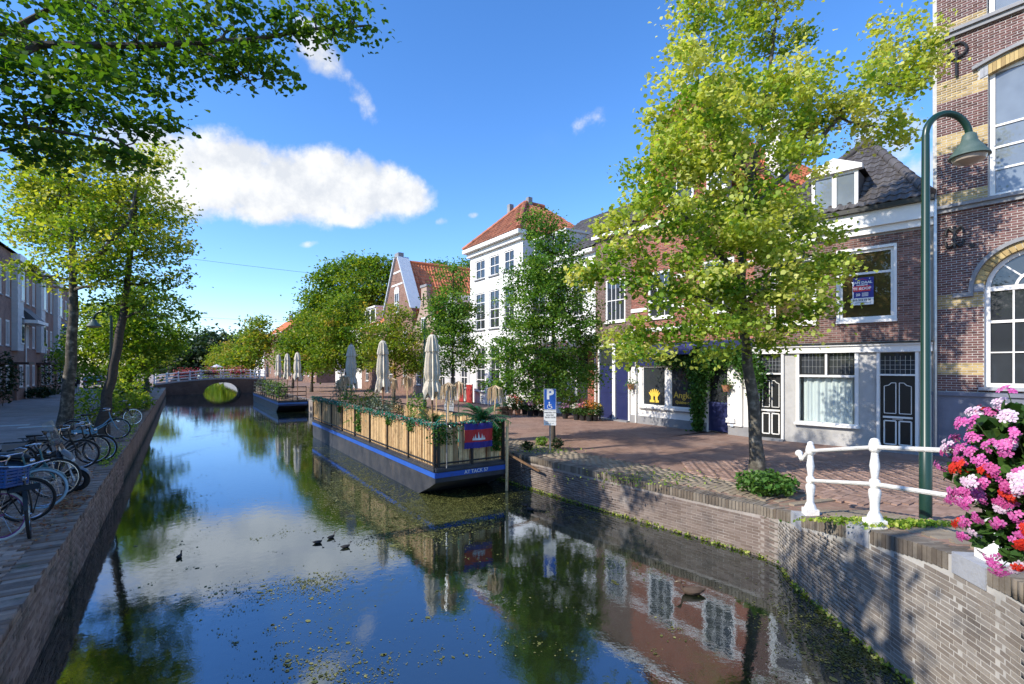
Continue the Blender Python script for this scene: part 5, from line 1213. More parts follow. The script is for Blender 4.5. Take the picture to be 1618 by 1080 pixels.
mb = MB(); R0 = [(0, -.22, zeE + .19), (WE, -.22, zeE + .19), (WE, 4.5, zeE + 3.6), (0, 4.5, zeE + 3.6), (0, 9, zeE + .19), (WE, 9, zeE + .19)]; mb.add(R0, [(0, 1, 2, 3), (3, 2, 5, 4), (0, 3, 4), (1, 5, 2)]); rE = mb.build('roof', M_slate, hE); q = [Vector(v) + Vector((0, 0, .02)) for v in R0[:4]]; tiled_slope(rE, FE.M, *q, M_tile_g, .27, .36, n=120)
MB().box(WE - .7, WE - .1, 4.2, 4.8, zeE + 3.0, zeE + 4.4).build('chimney', M_render, rE)
for x in (1.2, 3.0):
    k = MB(); k.box(x, x + 1.0, -.05, .1, zeE + .4, zeE + 1.5); k.box(x - .08, x + 1.08, -.12, 1.8, zeE + 1.5, zeE + 1.62); k.add([(x, .1, zeE + .4), (x + 1, .1, zeE + .4), (x + 1, 1.7, zeE + 1.5), (x, 1.7, zeE + 1.5), (x, .1, zeE + 1.5), (x + 1, .1, zeE + 1.5)], [(0, 3, 4), (1, 5, 2)]); k = k.build('dormer', M_white, hE); MB().box(x + .1, x + .9, -.07, -.052, zeE + .5, zeE + 1.4).build('pane', G_dark, k)

# ---- F: tall white house with hipped red roof
pF0 = onT(743, TROW); FF = Fac(pF0, ur); WF = (onT(826, TROW) - pF0).length - .004; hF = FF.house('white_house', 'tall white rendered house with hipped weathered red tile roof'); fx, fz = FF.fx, FF.fz
zeF = fz(760, 402); wn = []
for x0, x1 in ((751, 766), (773, 788.5), (796, 812)):
    wn.append((fx(x0), fx(x1), fz(758, 441), fz(758, 411))); wn.append((fx(x0), fx(x1), fz(758, 521), fz(758, 463))); 
for x0, x1 in ((752, 766), (774, 789), (797, 812)): wn.append((fx(x0), fx(x1), .8, fz(758, 548)))
mb = MB(); wall_panel(mb, 0, WF, -.1, zeF, wn, .16); shell(mb, 0, WF, -.1, zeF, 6.2); wF = mb.build('wall', M_render, hF)
for i, a in enumerate(wn): window(hF, *a, y=.08, fr=.08, nv=2, nh=2 if i < 6 and i % 2 == 0 else 4, bar=.04, sm=M_stone, so=.1, split=i < 6, fm=M_white)
mb = MB(); mb.box(-.12, WF + .12, -.22, .12, zeF, zeF + .28); mb.box(-.25, WF + .25, -.5, .12, zeF + .281, zeF + .52); mb.build('cornice', M_white, hF)
z0 = zeF + .53; A0, B0 = Vector((-.2, -.45, z0)), Vector((WF + .2, -.45, z0)); C0, D0 = Vector((WF + .2, 6.6, z0)), Vector((-.2, 6.6, z0)); rz = fz(833, 322, 2.6); T0, T1 = Vector((WF * .5, 2.4, rz)), Vector((WF * .5, 4.0, rz))
mb = MB(); dn = Vector((0, 0, -.04)); mb.add([A0 + dn, B0 + dn, T0 + dn], [(0, 1, 2)]); mb.add([B0 + dn, C0 + dn, T1 + dn, T0 + dn], [(0, 1, 2, 3)]); mb.add([D0 + dn, A0 + dn, T0 + dn, T1 + dn], [(0, 1, 2, 3)]); mb.add([C0 + dn, D0 + dn, T1 + dn], [(0, 1, 2)]); rF = mb.build('roof', M_slate, hF)
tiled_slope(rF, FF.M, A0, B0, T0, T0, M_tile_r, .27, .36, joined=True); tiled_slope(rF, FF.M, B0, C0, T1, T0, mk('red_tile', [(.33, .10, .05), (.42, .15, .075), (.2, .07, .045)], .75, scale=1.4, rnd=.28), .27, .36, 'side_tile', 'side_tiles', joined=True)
for a, b in ((A0, T0), (B0, T0), (T0, T1)):
    for i in range(12): p, q = a.lerp(b, i / 12), a.lerp(b, (i + 1.1) / 12); MB().tube([p + Vector((0, 0, .05)), q + Vector((0, 0, .05))], [.16, .14], 7).build('hip_tile', MATS['red_tile'], rF, True)
for x, y in ((T0.x - 1.15, 2.0), (T0.x, 2.75)): k = MB(); k.box(x - .16, x + .16, y - .16, y + .16, rz - .9 if x < T0.x - .5 else rz - .1, rz + .45 - (.3 if x < T0.x - .5 else 0)); k.build('chimney', M_stone, rF)

# ---- G: houses further along, half hidden by trees
def simple_house(name, label, px0, px1, mat, floors, ze, style, roofm, peak=None, group=None, depth=9, nwin=2, wz=None):
    p0 = onT(px0, TROW); F = Fac(p0, ur); W_ = (onT(px1, TROW) - p0).length - .006; h = F.house(name, label, group); ops = []
    for fl in range(floors):
        for i in range(nwin):
            c = W_ * (i + .5) / nwin; zz = .9 + 3.0 * fl; 
            if zz + 1.7 < ze: ops.append((c - .5, c + .5, zz, zz + (1.75 if fl else 1.6)))
    mb = MB(); wall_panel(mb, 0, W_, -.1, ze, ops, .14); shell(mb, 0, W_, -.1, ze, depth); w = mb.build('wall', mat, h)
    for a in ops: window(h, *a, y=.06, fr=.09, nv=2, nh=2, bar=.05, split=False, sm=M_copstone)
    if peak is None: peak = ze + 3
    if style == 'side':       # ridge along the street
        v = [(0, -.2, ze), (W_, -.2, ze), (W_, depth / 2, peak), (0, depth / 2, peak), (0, depth, ze), (W_, depth, ze)]; mb = MB(); mb.add(v, [(0, 1, 2, 3), (3, 2, 5, 4), (0, 3, 4), (1, 5, 2)]); r_ = mb.build('roof', roofm, h)
        q = [Vector(x) + Vector((0, 0, .03)) for x in v[:4]]; tiled_slope(r_, F.M, *q, roofm, .3, .38, joined=True); MB().box(-.05, W_ + .03, -.3, .05, ze - .1, ze + .1).build('gutter', M_white, h)
    else:                     # gable to the street
        m_ = W_ / 2
        v = [(m_, .1, peak), (m_, depth + 6, peak), (W_, depth + 6, ze), (W_, .1, ze), (0, .1, ze), (0, depth + 6, ze)]; mb = MB(); mb.add(v, [(0, 1, 2, 3), (1, 0, 4, 5)]); r_ = mb.build('roof', roofm, h); up = Vector((0, 0, .03))
        tiled_slope(r_, F.M, Vector(v[3]) + up, Vector(v[2]) + up, Vector(v[1]) + up, Vector(v[0]) + up, roofm, .3, .4, joined=True)
        MB().tube([(m_, .1, peak + .08), (m_, depth + 6, peak + .08)], .15, 6).build('ridge', roofm, r_)
    return F, h, W_, r_
F1, h1, W1, _ = simple_house('gable_house', 'brick house with pointed gable edged in lead and a steep orange roof', 607, 652, F_brickd, 2, 6.4, 'gable', M_tile_o, peak=12.2, depth=12)
zt = 12.6; m_ = W1 / 2; MB().prism([(0, 6.4), (W1, 6.4), (W1, 7.6), (m_ + .45, zt), (m_ - .45, zt), (0, 7.6)], -.02, .32).build('gable', F_brickd, h1)
for q in (0, W1): MB().bar((q, .35, 7.5), (m_ + (.42 if q else -.42), .35, zt - .05), .16, 1.1, up=(0, 1, 0)).build('gable_coping', M_lead, h1)
MB().box(m_ - .5, m_ + .5, -.1, .42, zt, zt + .35).build('gable_cap', M_stone, h1)
w = window(h1, m_ - .55, m_ + .55, 7.4, 9.3, y=-.05, fr=.1, nv=2, nh=2, bar=.07, split=False, sm=M_copstone); MB().prism([(m_ + .6 * math.cos(math.pi * i / 10), 9.3 + .55 * math.sin(math.pi * i / 10)) for i in range(11)], -.09, -.03).build('fanlight', M_white, w)
for z_ in (9.95, 11.1): MB().box(m_ - (zt - z_) * .45 - .2, m_ + (zt - z_) * .45 + .2, -.06, .0, z_, z_ + .16).build('stone_band', M_white, h1)
F2, h2, W2, _ = simple_house('bell_gable_house', 'small brick house with a curved bell gable below the orange roof', 652.5, 690, mk('pale_brick', [(.34, .24, .18), (.42, .31, .24)], .85, scale=1), 2, 5.6, 'gable', M_tile_o, peak=7.6, depth=7)
m_ = W2 / 2; pr = [(0, 5.6), (W2, 5.6)] + [(m_ + .55 + (m_ - .55) * (1 - f) ** 2.2, 5.6 + 3.0 * f) for f in np.linspace(.05, 1, 10)] + [(m_ + .55, 9.0), (m_ - .55, 9.0)] + [(m_ - .55 - (m_ - .55) * (1 - f) ** 2.2, 5.6 + 3.0 * f) for f in np.linspace(1, .05, 10)]
MB().prism(pr, -.03, .3).build('gable', MATS['pale_brick'], h2); MB().box(m_ - .65, m_ + .65, -.1, .36, 9.0, 9.2).build('gable_cap', M_stone, h2); window(h2, m_ - .45, m_ + .45, 5.3, 6.5, y=-.06, fr=.1, nv=2, bar=.06, split=False); MB().bar((m_, -.06, 7.4), (m_, -.06, 8.5), .08).build('wall_anchor', M_iron, h2)
F3, h3, W3, _ = simple_house('grey_house', 'pale grey house with a round topped attic window behind young trees', 690.5, 742.5, mk('pale_grey_render', [(.46, .46, .45), (.54, .54, .53)], .85, scale=1), 2, 6.2, 'side', M_tile_o, peak=8.6, nwin=3)
MB().prism([(W3 / 2 - .9, 6.1), (W3 / 2 + .9, 6.1)] + [(W3 / 2 + .9 * math.cos(math.pi * i / 12), 6.9 + .9 * math.sin(math.pi * i / 12)) for i in range(13)], -.1, 1.5).build('attic', MATS['pale_grey_render'], h3); window(h3, W3 / 2 - .4, W3 / 2 + .4, 6.3, 7.3, y=-.13, fr=.08, nv=2, nh=2, bar=.04, split=False, sill=False)
hd = MB(); 
for i in range(14): a0, a1 = math.pi * i / 14, math.pi * (i + 1) / 14; hd.prism([(W3 / 2 + r_ * math.cos(a), 6.9 + r_ * math.sin(a)) for r_, a in ((.85, a0), (1.0, a0), (1.0, a1), (.85, a1))], -.16, -.02)
hd.build('attic_hood', M_stone, h3)
F4, h4, W4, _ = simple_house('dormer_house', 'brick house with orange roof and white twin dormer left of the pointed gable', 572, 606.5, F_brickd, 2, 6.6, 'side', M_tile_o, peak=10.6)
k = MB(); a, b = W4 * .22, W4 * .72; k.box(a, b, -.15, .1, 7.0, 8.5); k.box(a - .15, b + .15, -.3, 2.6, 8.5, 8.68); k.add([(a, .1, 7), (b, .1, 7), (b, 2.2, 8.5), (a, 2.2, 8.5), (a, .1, 8.5), (b, .1, 8.5)], [(0, 3, 4), (1, 5, 2)]); k = k.build('dormer', M_white, h4)
for i in range(2): MB().box(a + (b - a) * (.06 + .5 * i), a + (b - a) * (.44 + .5 * i), -.17, -.152, 7.15, 8.35).build('pane', G_dark, k)
F5, h5, W5, _ = simple_house('white_gable_house', 'white fronted house mostly hidden behind the avenue trees', 530, 571.5, M_render, 2, 6.5, 'side', M_tile_o, peak=9.6)
F6, h6, W6, _ = simple_house('red_roof_house', 'distant brick house with red roof and dark chimneys past the second barge', 418, 446, F_brickd, 3, 9.2, 'side', M_tile_o, peak=13.0, nwin=4)
for x in (W6 * .3, W6 * .8): MB().box(x, x + .9, 4.1, 4.9, 12.4, 14.3).build('chimney', M_stone, h6)
F7, h7, W7, _ = simple_house('terrace_house', 'long brick terrace house deep behind the avenue trees', 446.5, 500, F_brickd, 2, 7.0, 'side', M_tile_r, peak=10, nwin=8)
F8, h8, W8, _ = simple_house('white_house', 'narrow white house end just beyond the far bridge', 400, 417.5, M_render, 2, 7.0, 'side', M_tile_r, peak=9.8, nwin=5)

# ================================================================ terrace on the shaded bank
TL = -9.9; FL = Fac(CQ(47.0, TL), (cdir.x, cdir.y))
def town_house(label, s0, s1, k, low=False):
    F = Fac(CQ(s0, TL), (cdir.x, cdir.y)); W_ = s1 - s0 - .006; h = F.house('town_house', label, 'brick town houses on the shaded bank'); H_ = 6.3 if low else 10.5
    ops = [(W_ * .27, W_ * .43, 0, 2.5), (W_ * .05, W_ * .19, .9, 2.6), (W_ * .52, W_ * .68, .9, 2.6), (W_ * .78, W_ * .93, .9, 2.6), (W_ * .52, W_ * .68, 3.9, 5.7), (W_ * .80, W_ * .92, 3.9, 5.7)] + ([] if low else [(W_ * .55, W_ * .68, 7.3, 9.3), (W_ * .8, W_ * .92, 7.3, 9.3), (W_ * .05, W_ * .19, 3.9, 5.7), (W_ * .05, W_ * .19, 7.3, 9.3)])
    mb = MB(); wall_panel(mb, 0, W_, -.1, H_, ops, .14); shell(mb, 0, W_, -.1, H_, 8); mb.build('wall', F_brickl, h)
    do = MB().box(ops[0][0] + .05, ops[0][1] - .05, .08, .13, .05, 2.45).build('door', M_dkdoor, h); MB().box(ops[0][0] - .2, ops[0][1] + .2, -.9, .05, 2.62, 2.78).build('porch', M_dkdoor, h)
    for a in ops[1:]: window(h, *a, y=.05, fr=.13, nv=2, bar=.1, split=False, sm=M_stone)
    # white clad bay over the door
    if not low:
        b0, b1 = W_ * .24, W_ * .46; mb = MB(); 
        zb = 3.6
        for i in range(24): z = zb + i * .27; mb.box(b0, b1, -.32 - (.012 if i % 2 else 0), .1, z, z + .262) if z + .27 < 10.0 else None
        bo = mb.build('bay', M_siding, h)
        for z0, z1 in ((4.1, 6.1), (7.2, 9.4)):
            w = MB(); w.box(b1 - .95, b1 - .12, -.39, -.30, z0, z1); w = w.build('window', M_white, h); MB().box(b1 - .86, b1 - .57, -.40, -.391, z0 + .1, z1 - .1).build('pane', G_dark, w); MB().box(b1 - .50, b1 - .21, -.40, -.391, z0 + .1, z1 - .1).build('pane', G_dark, w)
            w = MB(); w.box(b1, b1 + .03, -.28, -.05, z0, z1); w = w.build('window', M_white, h); MB().box(b1 + .031, b1 + .036, -.24, -.09, z0 + .1, z1 - .1).build('pane', G_dark, w)
        MB().box(b0 - .12, b1 + .12, -.48, .1, 10.0, 10.46).build('bay_fascia', M_white, h)
        mb = MB(); mb.add([(b1 + .3, -.95, 5.95), (W_ - .3, -.95, 5.95), (W_ - .3, .02, 7.2), (b1 + .3, .02, 7.2)], [(0, 1, 2, 3)]); mb.box(b1 + .25, W_ - .25, -1.0, -.9, 5.8, 5.98)
        if k % 2 == 1:
            mb = MB(); mb.add([(b1 + .3, -.95, 5.95), (W_ - .3, -.95, 5.95), (W_ - .3, .02, 7.0), (b1 + .3, .02, 7.0), (b1 + .3, .02, 5.95), (W_ - .3, .02, 5.95)], [(0, 1, 2, 3), (0, 3, 4), (1, 5, 2)]); mb.build('lean_to_roof', M_slate, h); MB().box(b1 + .2, W_ - .2, -1.05, -.0, 5.7, 5.94).build('lean_to_fascia', M_white, h)
    pk = H_ + (2.0 if low else 2.2)
    mb = MB(); mb.add([(-.1, -.3, H_), (W_ + .1, -.3, H_), (W_ + .1, 4, pk), (-.1, 4, pk), (-.1, 8, H_), (W_ + .1, 8, H_)], [(0, 1, 2, 3), (3, 2, 5, 4), (0, 3, 4), (1, 5, 2)]); mb.build('roof', M_slate, h)
    MB().tube([(W_ * .73, -.07, 0), (W_ * .73, -.07, 5.7)], .05, 6).build('downpipe', M_white, h)
    return h
town_house('brick town house at the picture edge with pale blue clad bay', 40.6, 47.0, 0); town_house('brick town house with lean to slate roof behind the ivy clad trunk', 47.0, 54.4, 1)
town_house('brick town house partly hidden by the leaning tree', 54.4, 61, 0); town_house('third brick town house deep behind the lime trees', 61, 68, 1); town_house('last brick town house near the far bridge', 68, 76, 0)
for i, s in enumerate((-2, 5, 12, 19, 26, 33)): town_house(('low brick terrace house nearest the bridge on the shaded bank', 'low brick terrace house opposite the white quay railing', 'low brick terrace house opposite the brick corner building', 'low brick terrace house opposite the shop with the climbing plant', 'low brick terrace house opposite the nearer barge', 'low brick terrace house next to the taller clad ones')[i], s, s + 7 + (.6 if i == 5 else 0), i, True)
FW = Fac(CQ(78, TL), (cdir.x, cdir.y))
# ================================================================ trees
def gp3(px, py): return GP(px, py)
# big lime on the plaza
Y1 = 11.42
tr1 = [P3(1197, 752, Y1), P3(1190, 640, Y1), P3(1179, 560, Y1 - .05), P3(1171, 450, Y1), P3(1178, 330, Y1 + .05), P3(1200, 215, Y1 + .1), P3(1216, 110, Y1 + .1), P3(1228, 5, Y1 + .1)]
L1 = [lob(1042, 225, Y1, 40, 30, .1), lob(1040, 290, Y1, 45, 32, -.2), lob(1092, 80, Y1, 52, 62, .3), lob(1075, 165, Y1, 55, 45, -.4), lob(1215, 40, Y1, 75, 60, .2), lob(1150, -40, Y1, 70, 50), lob(1250, -60, Y1, 70, 60), lob(1330, 150, Y1, 95, 62, -.2), lob(1425, 70, Y1, 55, 50, .2), lob(1455, 128, Y1, 50, 32, 0), lob(1130, 190, Y1, 78, 50, -.8), lob(1225, 160, Y1, 85, 60, -.5),
      lob(1065, 258, Y1, 70, 48, -.3), lob(1180, 280, Y1, 105, 55, -.9), lob(1265, 215, Y1, 60, 36, .2), lob(1012, 325, Y1, 48, 42, .1), lob(975, 392, Y1, 58, 42, .2), lob(1090, 372, Y1, 95, 55, -.7), lob(1205, 372, Y1, 90, 50, -.9), lob(1292, 365, Y1, 38, 20, -.2), lob(1392, 205, Y1, 50, 30, .3),
      lob(950, 455, Y1, 60, 34, .3), lob(1060, 460, Y1, 95, 46, -.5), lob(1190, 462, Y1, 100, 46, -1.0), lob(1290, 430, Y1, 62, 36, -.6), lob(1010, 530, Y1, 75, 26, .2), lob(1110, 535, Y1, 80, 34, -.5), lob(1215, 532, Y1, 62, 26, -.7), lob(985, 562, Y1, 40, 12, .1), lob(1265, 480, Y1, 40, 22, -.9), lob(1316, 420, Y1, 18, 10, -.6),
      lob(1180, 200, Y1, 110, 80, .9), lob(1130, 350, Y1, 110, 70, .8), lob(1210, 360, Y1, 80, 60, .6), lob(1150, 470, Y1, 100, 50, .6)]
L1 = [(c + Vector((0, -max(0, 5.6 - c.x) * .42 - .1, 0)), (r[0], min(r[1], .8), r[2])) for c, r in L1]
ex = [([P3(1172, 440, Y1), P3(1130, 395, Y1 - .3), P3(1080, 340, Y1 - .5), P3(1050, 290, Y1 - .4)], .085), ([P3(1176, 350, Y1), P3(1215, 300, Y1 - .2), P3(1290, 225, Y1 - .2), P3(1345, 165, Y1), P3(1420, 120, Y1 + .1)], .08), ([P3(1186, 280, Y1), P3(1140, 215, Y1 - .4), P3(1105, 140, Y1), P3(1092, 60, Y1 + .2)], .06), ([P3(1172, 470, Y1), P3(1220, 425, Y1 - .5), P3(1290, 400, Y1 - .5)], .06), ([P3(1174, 500, Y1), P3(1110, 470, Y1 - .3), P3(1030, 460, Y1)], .06)]
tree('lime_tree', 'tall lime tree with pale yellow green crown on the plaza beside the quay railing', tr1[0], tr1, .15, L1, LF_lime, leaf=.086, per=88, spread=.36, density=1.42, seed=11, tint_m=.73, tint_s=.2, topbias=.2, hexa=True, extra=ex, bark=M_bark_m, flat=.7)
# the near tree whose boughs hang over the canal from outside the picture
nb = Vector((-9.1, 6.4, 0)); NTk = [nb, nb + Vector((.1, .05, 2.4)), nb + Vector((.3, .2, 4.6)), nb + Vector((.5, .5, 7.0)), nb + Vector((.8, .8, 9.4)), nb + Vector((1, 1, 11))]
NL = [lob(40, 40, 8, 85, 70), lob(35, 150, 7.6, 75, 60), lob(60, 235, 7.6, 70, 38, 0), lob(150, 190, 8, 70, 50), lob(170, 90, 8, 85, 60), lob(235, 195, 8.2, 45, 24), lob(270, 50, 8.2, 80, 50), lob(255, 120, 8, 60, 35), lob(370, 40, 8.4, 75, 38), lob(395, 95, 8.3, 50, 22), lob(470, 45, 8.6, 60, 26), lob(440, 112, 8.4, 36, 16), lob(535, 30, 8.8, 40, 18), lob(190, 255, 7.9, 40, 22), lob(330, 105, 8.2, 50, 18), lob(560, 40, 8.8, 24, 9),
      lob(300, -70, 8.5, 110, 70), lob(470, -60, 9, 90, 50), lob(-120, 60, 7, 110, 110), lob(-130, 200, 7, 90, 60), lob(200, 20, 10, 120, 80), lob(-300, 100, 6.2, 120, 120), lob(140, 140, 6.7, 70, 60)]
ex = [([nb + Vector((.4, .35, 5.6)), P3(60, 70, 8), P3(220, 72, 8.1), P3(400, 62, 8.4), P3(500, 45, 8.7), P3(585, 40, 8.8)], .07), ([nb + Vector((.3, .2, 4.8)), P3(-40, 190, 7.4), P3(80, 205, 7.7), P3(175, 222, 7.9), P3(230, 260, 8)], .05), ([nb + Vector((.45, .4, 6.2)), P3(30, 40, 8.2), P3(160, -30, 8.3), P3(350, -80, 8.8)], .06), ([P3(300, 70, 8.2), P3(370, 105, 8.3), P3(405, 140, 8.4)], .03)]
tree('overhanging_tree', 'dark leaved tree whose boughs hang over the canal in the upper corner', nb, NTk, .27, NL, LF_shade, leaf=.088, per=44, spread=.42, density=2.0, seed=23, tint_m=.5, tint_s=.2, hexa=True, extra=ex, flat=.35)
# its neighbour up the bank, out of the picture, whose crown dapples the near quay
nb2 = CQ(3.2, -3.6); rg = np.random.default_rng(5)
L2 = [(Vector((rg.uniform(-6.2, -4.2), rg.uniform(.7, 2.3), rg.uniform(5.5, 6.9))), (.9, .8, .6)) for _ in range(6)]
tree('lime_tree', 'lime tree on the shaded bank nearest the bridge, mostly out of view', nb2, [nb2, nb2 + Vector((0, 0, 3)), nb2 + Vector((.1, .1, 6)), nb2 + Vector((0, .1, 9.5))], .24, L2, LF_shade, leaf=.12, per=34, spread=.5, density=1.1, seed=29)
# two limes on the shaded bank
Ya = 17.5
ta = [P3(101, 692, Ya), P3(108, 600, Ya), P3(117, 500, Ya), P3(116, 420, Ya), P3(112, 330, Ya), P3(95, 250, Ya)]
La = [lob(60, 300, Ya, 55, 36), lob(130, 285, Ya, 75, 50, -.5), lob(60, 365, Ya, 45, 42), lob(150, 365, Ya, 75, 50, -.8), lob(38, 428, Ya, 40, 12, -.3), lob(110, 425, Ya, 60, 34), lob(170, 430, Ya, 45, 28, -.6), lob(90, 350, Ya, 80, 60, 1.2), lob(40, 280, Ya, 40, 22), lob(100, 240, Ya, 70, 40), lob(130, 330, Ya, 90, 60, 1.5)]
ex = [([P3(116, 430, Ya), P3(160, 400, Ya - .4), P3(205, 345, Ya - .6), P3(215, 300, Ya - .6)], .12)]
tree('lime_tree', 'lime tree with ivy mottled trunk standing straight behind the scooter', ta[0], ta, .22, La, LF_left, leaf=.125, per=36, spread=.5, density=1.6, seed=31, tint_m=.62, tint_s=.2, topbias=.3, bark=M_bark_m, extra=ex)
Yb = 18.0
tb = [P3(159, 690, Yb), P3(175, 600, Yb), P3(195, 500, Yb), P3(203, 430, Yb), P3(212, 350, Yb), P3(220, 270, Yb)]
Lb = [lob(225, 275, Yb, 45, 45), lob(195, 320, Yb, 60, 50, -.5), lob(262, 330, Yb, 40, 34), lob(238, 390, Yb, 55, 36, -.5), lob(290, 385, Yb, 24, 18), lob(195, 420, Yb, 50, 34), lob(265, 440, Yb, 30, 22), lob(235, 480, Yb, 55, 22, -.3), lob(285, 498, Yb, 22, 14), lob(185, 480, Yb, 45, 22), lob(215, 350, Yb, 70, 60, 1.3), lob(240, 245, Yb, 30, 24)]
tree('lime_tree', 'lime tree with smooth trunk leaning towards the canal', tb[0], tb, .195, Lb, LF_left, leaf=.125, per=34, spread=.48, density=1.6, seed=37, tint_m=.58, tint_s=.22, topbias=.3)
Yc = 30
tc_ = [onT(208, -2.6), P3(205, 600, 29.5), P3(208, 540, 29.5)]
Lc = [lob(130, 560, Yc, 34, 36, 1), lob(165, 500, Yc, 40, 26), lob(230, 470, Yc, 40, 22), lob(150, 545, Yc, 34, 34), lob(195, 530, Yc, 48, 44, -1), lob(250, 535, Yc, 42, 36), lob(180, 590, Yc, 48, 26, -1), lob(225, 580, Yc, 30, 26, -1), lob(282, 520, Yc, 22, 18), lob(215, 500, Yc, 45, 28), lob(195, 612, Yc, 40, 16), lob(160, 510, Yc, 30, 24)]
tree('lime_tree', 'low bushy lime tree further along the shaded bank', tc_[0], tc_, .2, Lc, LF_left, leaf=.17, per=34, spread=.7, density=1.6, seed=41, tint_m=.38, tint_s=.18)
p = onT(232, -2.6); tree('lime_tree', 'next low lime tree deeper along the shaded bank', p, [p, p + Vector((0, 0, 3)), p + Vector((.2, 0, 5.5))], .2, [lob(225, 540, 40, 40, 36), lob(265, 545, 40, 26, 22), lob(200, 560, 40, 40, 30)], LF_left, leaf=.22, per=28, spread=.9, density=.6, seed=43, tint_m=.4)
p = onT(266, -2.4); tree('lime_tree', 'yellowish round lime tree beside the bridge end', p, [p, p + Vector((0, 0, 2.5)), p + Vector((.2, 0, 4.5))], .2, [lob(258, 562, 66, 17, 14), lob(268, 552, 66, 14, 9), lob(250, 550, 66, 12, 10)], LF_left, leaf=.32, per=26, spread=1.1, density=.6, seed=44, tint_m=.6)
# young trees along the plaza quay
def avenue(label, px, t, top, lobes, mat, seed, r0=.08, leaf=.085, per=32, spread=.34, dens=1.2, tm=.45, base_py=None):
    g = GP(px, base_py) if base_py else onT(px, t); Yv = g.y; pts = [g, P3(px + 2, HY + (EYE - 1.8) * FPX / Yv, Yv), P3(px, top + (HY - top) * .45, Yv), P3(px + 3, top + 12, Yv)]
    return tree('avenue_tree', label, g, pts, r0, [lob(a, b, Yv, c * 1.15, d * 1.15, e) for a, b, c, d, e in lobes], mat, leaf=leaf, per=per, spread=spread, density=dens, seed=seed, tint_m=tm, tint_s=.2, group=None)
avenue('slender young tree with dense dark green crown behind the parking sign', 873, 10, 340, [(868, 372, 34, 34, 0), (862, 430, 58, 40, -.3), (885, 425, 45, 40, .3), (842, 490, 50, 40, 0), (900, 495, 48, 36, -.2), (862, 540, 68, 40, .2), (815, 545, 36, 34, 0), (905, 560, 40, 34, .1), (830, 595, 48, 30, 0), (885, 605, 46, 28, -.3), (798, 600, 34, 24, 0), (790, 560, 26, 22, 0), (922, 520, 28, 30, 0), (925, 590, 28, 22, 0), (838, 440, 30, 34, 0), (865, 480, 66, 60, .7), (846, 350, 22, 22, 0), (865, 600, 60, 30, .7)], LF_green, 51, .075, .085, 46, .36, 2.7, .5, base_py=698)
avenue('upright young tree in front of the pale grey house', 714, 10.5, 418, [(715, 440, 22, 24, 0), (712, 480, 34, 26, 0), (728, 505, 26, 24, -.2), (700, 520, 32, 26, .2), (722, 545, 36, 28, 0), (740, 560, 20, 22, 0), (700, 570, 26, 20, 0), (714, 500, 30, 50, .5)], LF_green, 52, .085, .11, 40, .44, 2.2, .5)
avenue('yellowing young tree behind the middle parasol of the barge', 622, 10.5, 486, [(625, 500, 26, 18, 0), (600, 525, 30, 20, 0), (645, 528, 34, 24, 0), (620, 545, 40, 24, -.3), (655, 555, 30, 22, 0), (595, 560, 26, 22, 0), (630, 575, 40, 18, 0), (660, 580, 20, 16, 0)], LF_warm, 53, .09, .13, 38, .55, 1.7, .6)
avenue('bright green avenue tree at the far end of the barge', 545, 10.5, 470, [(545, 492, 34, 24, 0), (520, 525, 36, 26, 0), (565, 530, 34, 26, 0), (540, 560, 40, 24, 0), (510, 565, 26, 22, 0), (570, 570, 24, 18, 0)], LF_warm, 54, .12, .18, 36, .75, 1.4, .5)
avenue('broad avenue tree rising behind the second barge', 492, 10.5, 500, [(495, 515, 26, 20, 0), (475, 540, 26, 22, 0), (510, 540, 26, 24, 0), (490, 570, 32, 24, 0), (468, 572, 18, 16, 0)], LF_warm, 55, .14, .24, 34, 1.0, 1.2, .48)
avenue('avenue tree half hidden by parasols of the second barge', 462, 10.5, 530, [(462, 545, 22, 18, 0), (450, 565, 18, 16, 0), (474, 568, 20, 18, 0)], LF_warm, 56, .14, .28, 24, 1.1, .7, .5)
for i, (px, top, w, lab) in enumerate(((408, 500, 22, 'tall thin crowned tree beyond the far bridge'), (385, 528, 20, 'yellow green tree beyond the bridge next to the tallest one'), (362, 538, 18, 'yellow tree above the red flower boxes of the bridge'), (342, 544, 14, 'smallest yellow tree over the bridge crown'))):
    avenue(lab, px, 10.5 - i * .7, top, [(px, top + 12, w * .5, 12, 0), (px - w * .4, top + 34, w * .7, 16, 0), (px + w * .5, top + 38, w * .7, 18, 0), (px, top + 54, w, 14, 0)], LF_warm, 60 + i, .16, .42, 26, 1.5, .45, .62)
# large old tree behind the row
p = CQ(58, 18.5); Yp = 60
tree('plane_tree', 'huge old tree rising behind the dormer house', p, [p, P3(560, 540, Yp), P3(562, 470, Yp), P3(565, 420, Yp)], .45, [lob(600, 425, Yp, 36, 24), lob(560, 425, Yp, 40, 24, 1), lob(528, 450, Yp, 36, 30), lob(500, 470, Yp, 26, 20), lob(580, 460, Yp, 46, 32, -2), lob(540, 490, Yp, 48, 30), lob(490, 505, Yp, 26, 22), lob(600, 480, Yp, 30, 30), lob(560, 520, Yp, 50, 24), lob(480, 535, Yp, 24, 18), lob(520, 530, Yp, 40, 22)], LF_warm, leaf=.34, per=30, spread=1.3, density=.7, seed=71, tint_m=.42, tint_s=.16)
p = onT(690, 28); tree('plane_tree', 'round tree top showing above the orange roof ridge', p, [p, p + Vector((0, 0, 6)), p + Vector((0, 0, 11))], .4, [lob(735, 420, p.y, 18, 14), lob(690, 424, p.y, 26, 12), lob(715, 440, p.y, 30, 14)], LF_green, leaf=.3, per=26, spread=1.1, density=.5, seed=72, tint_m=.4)
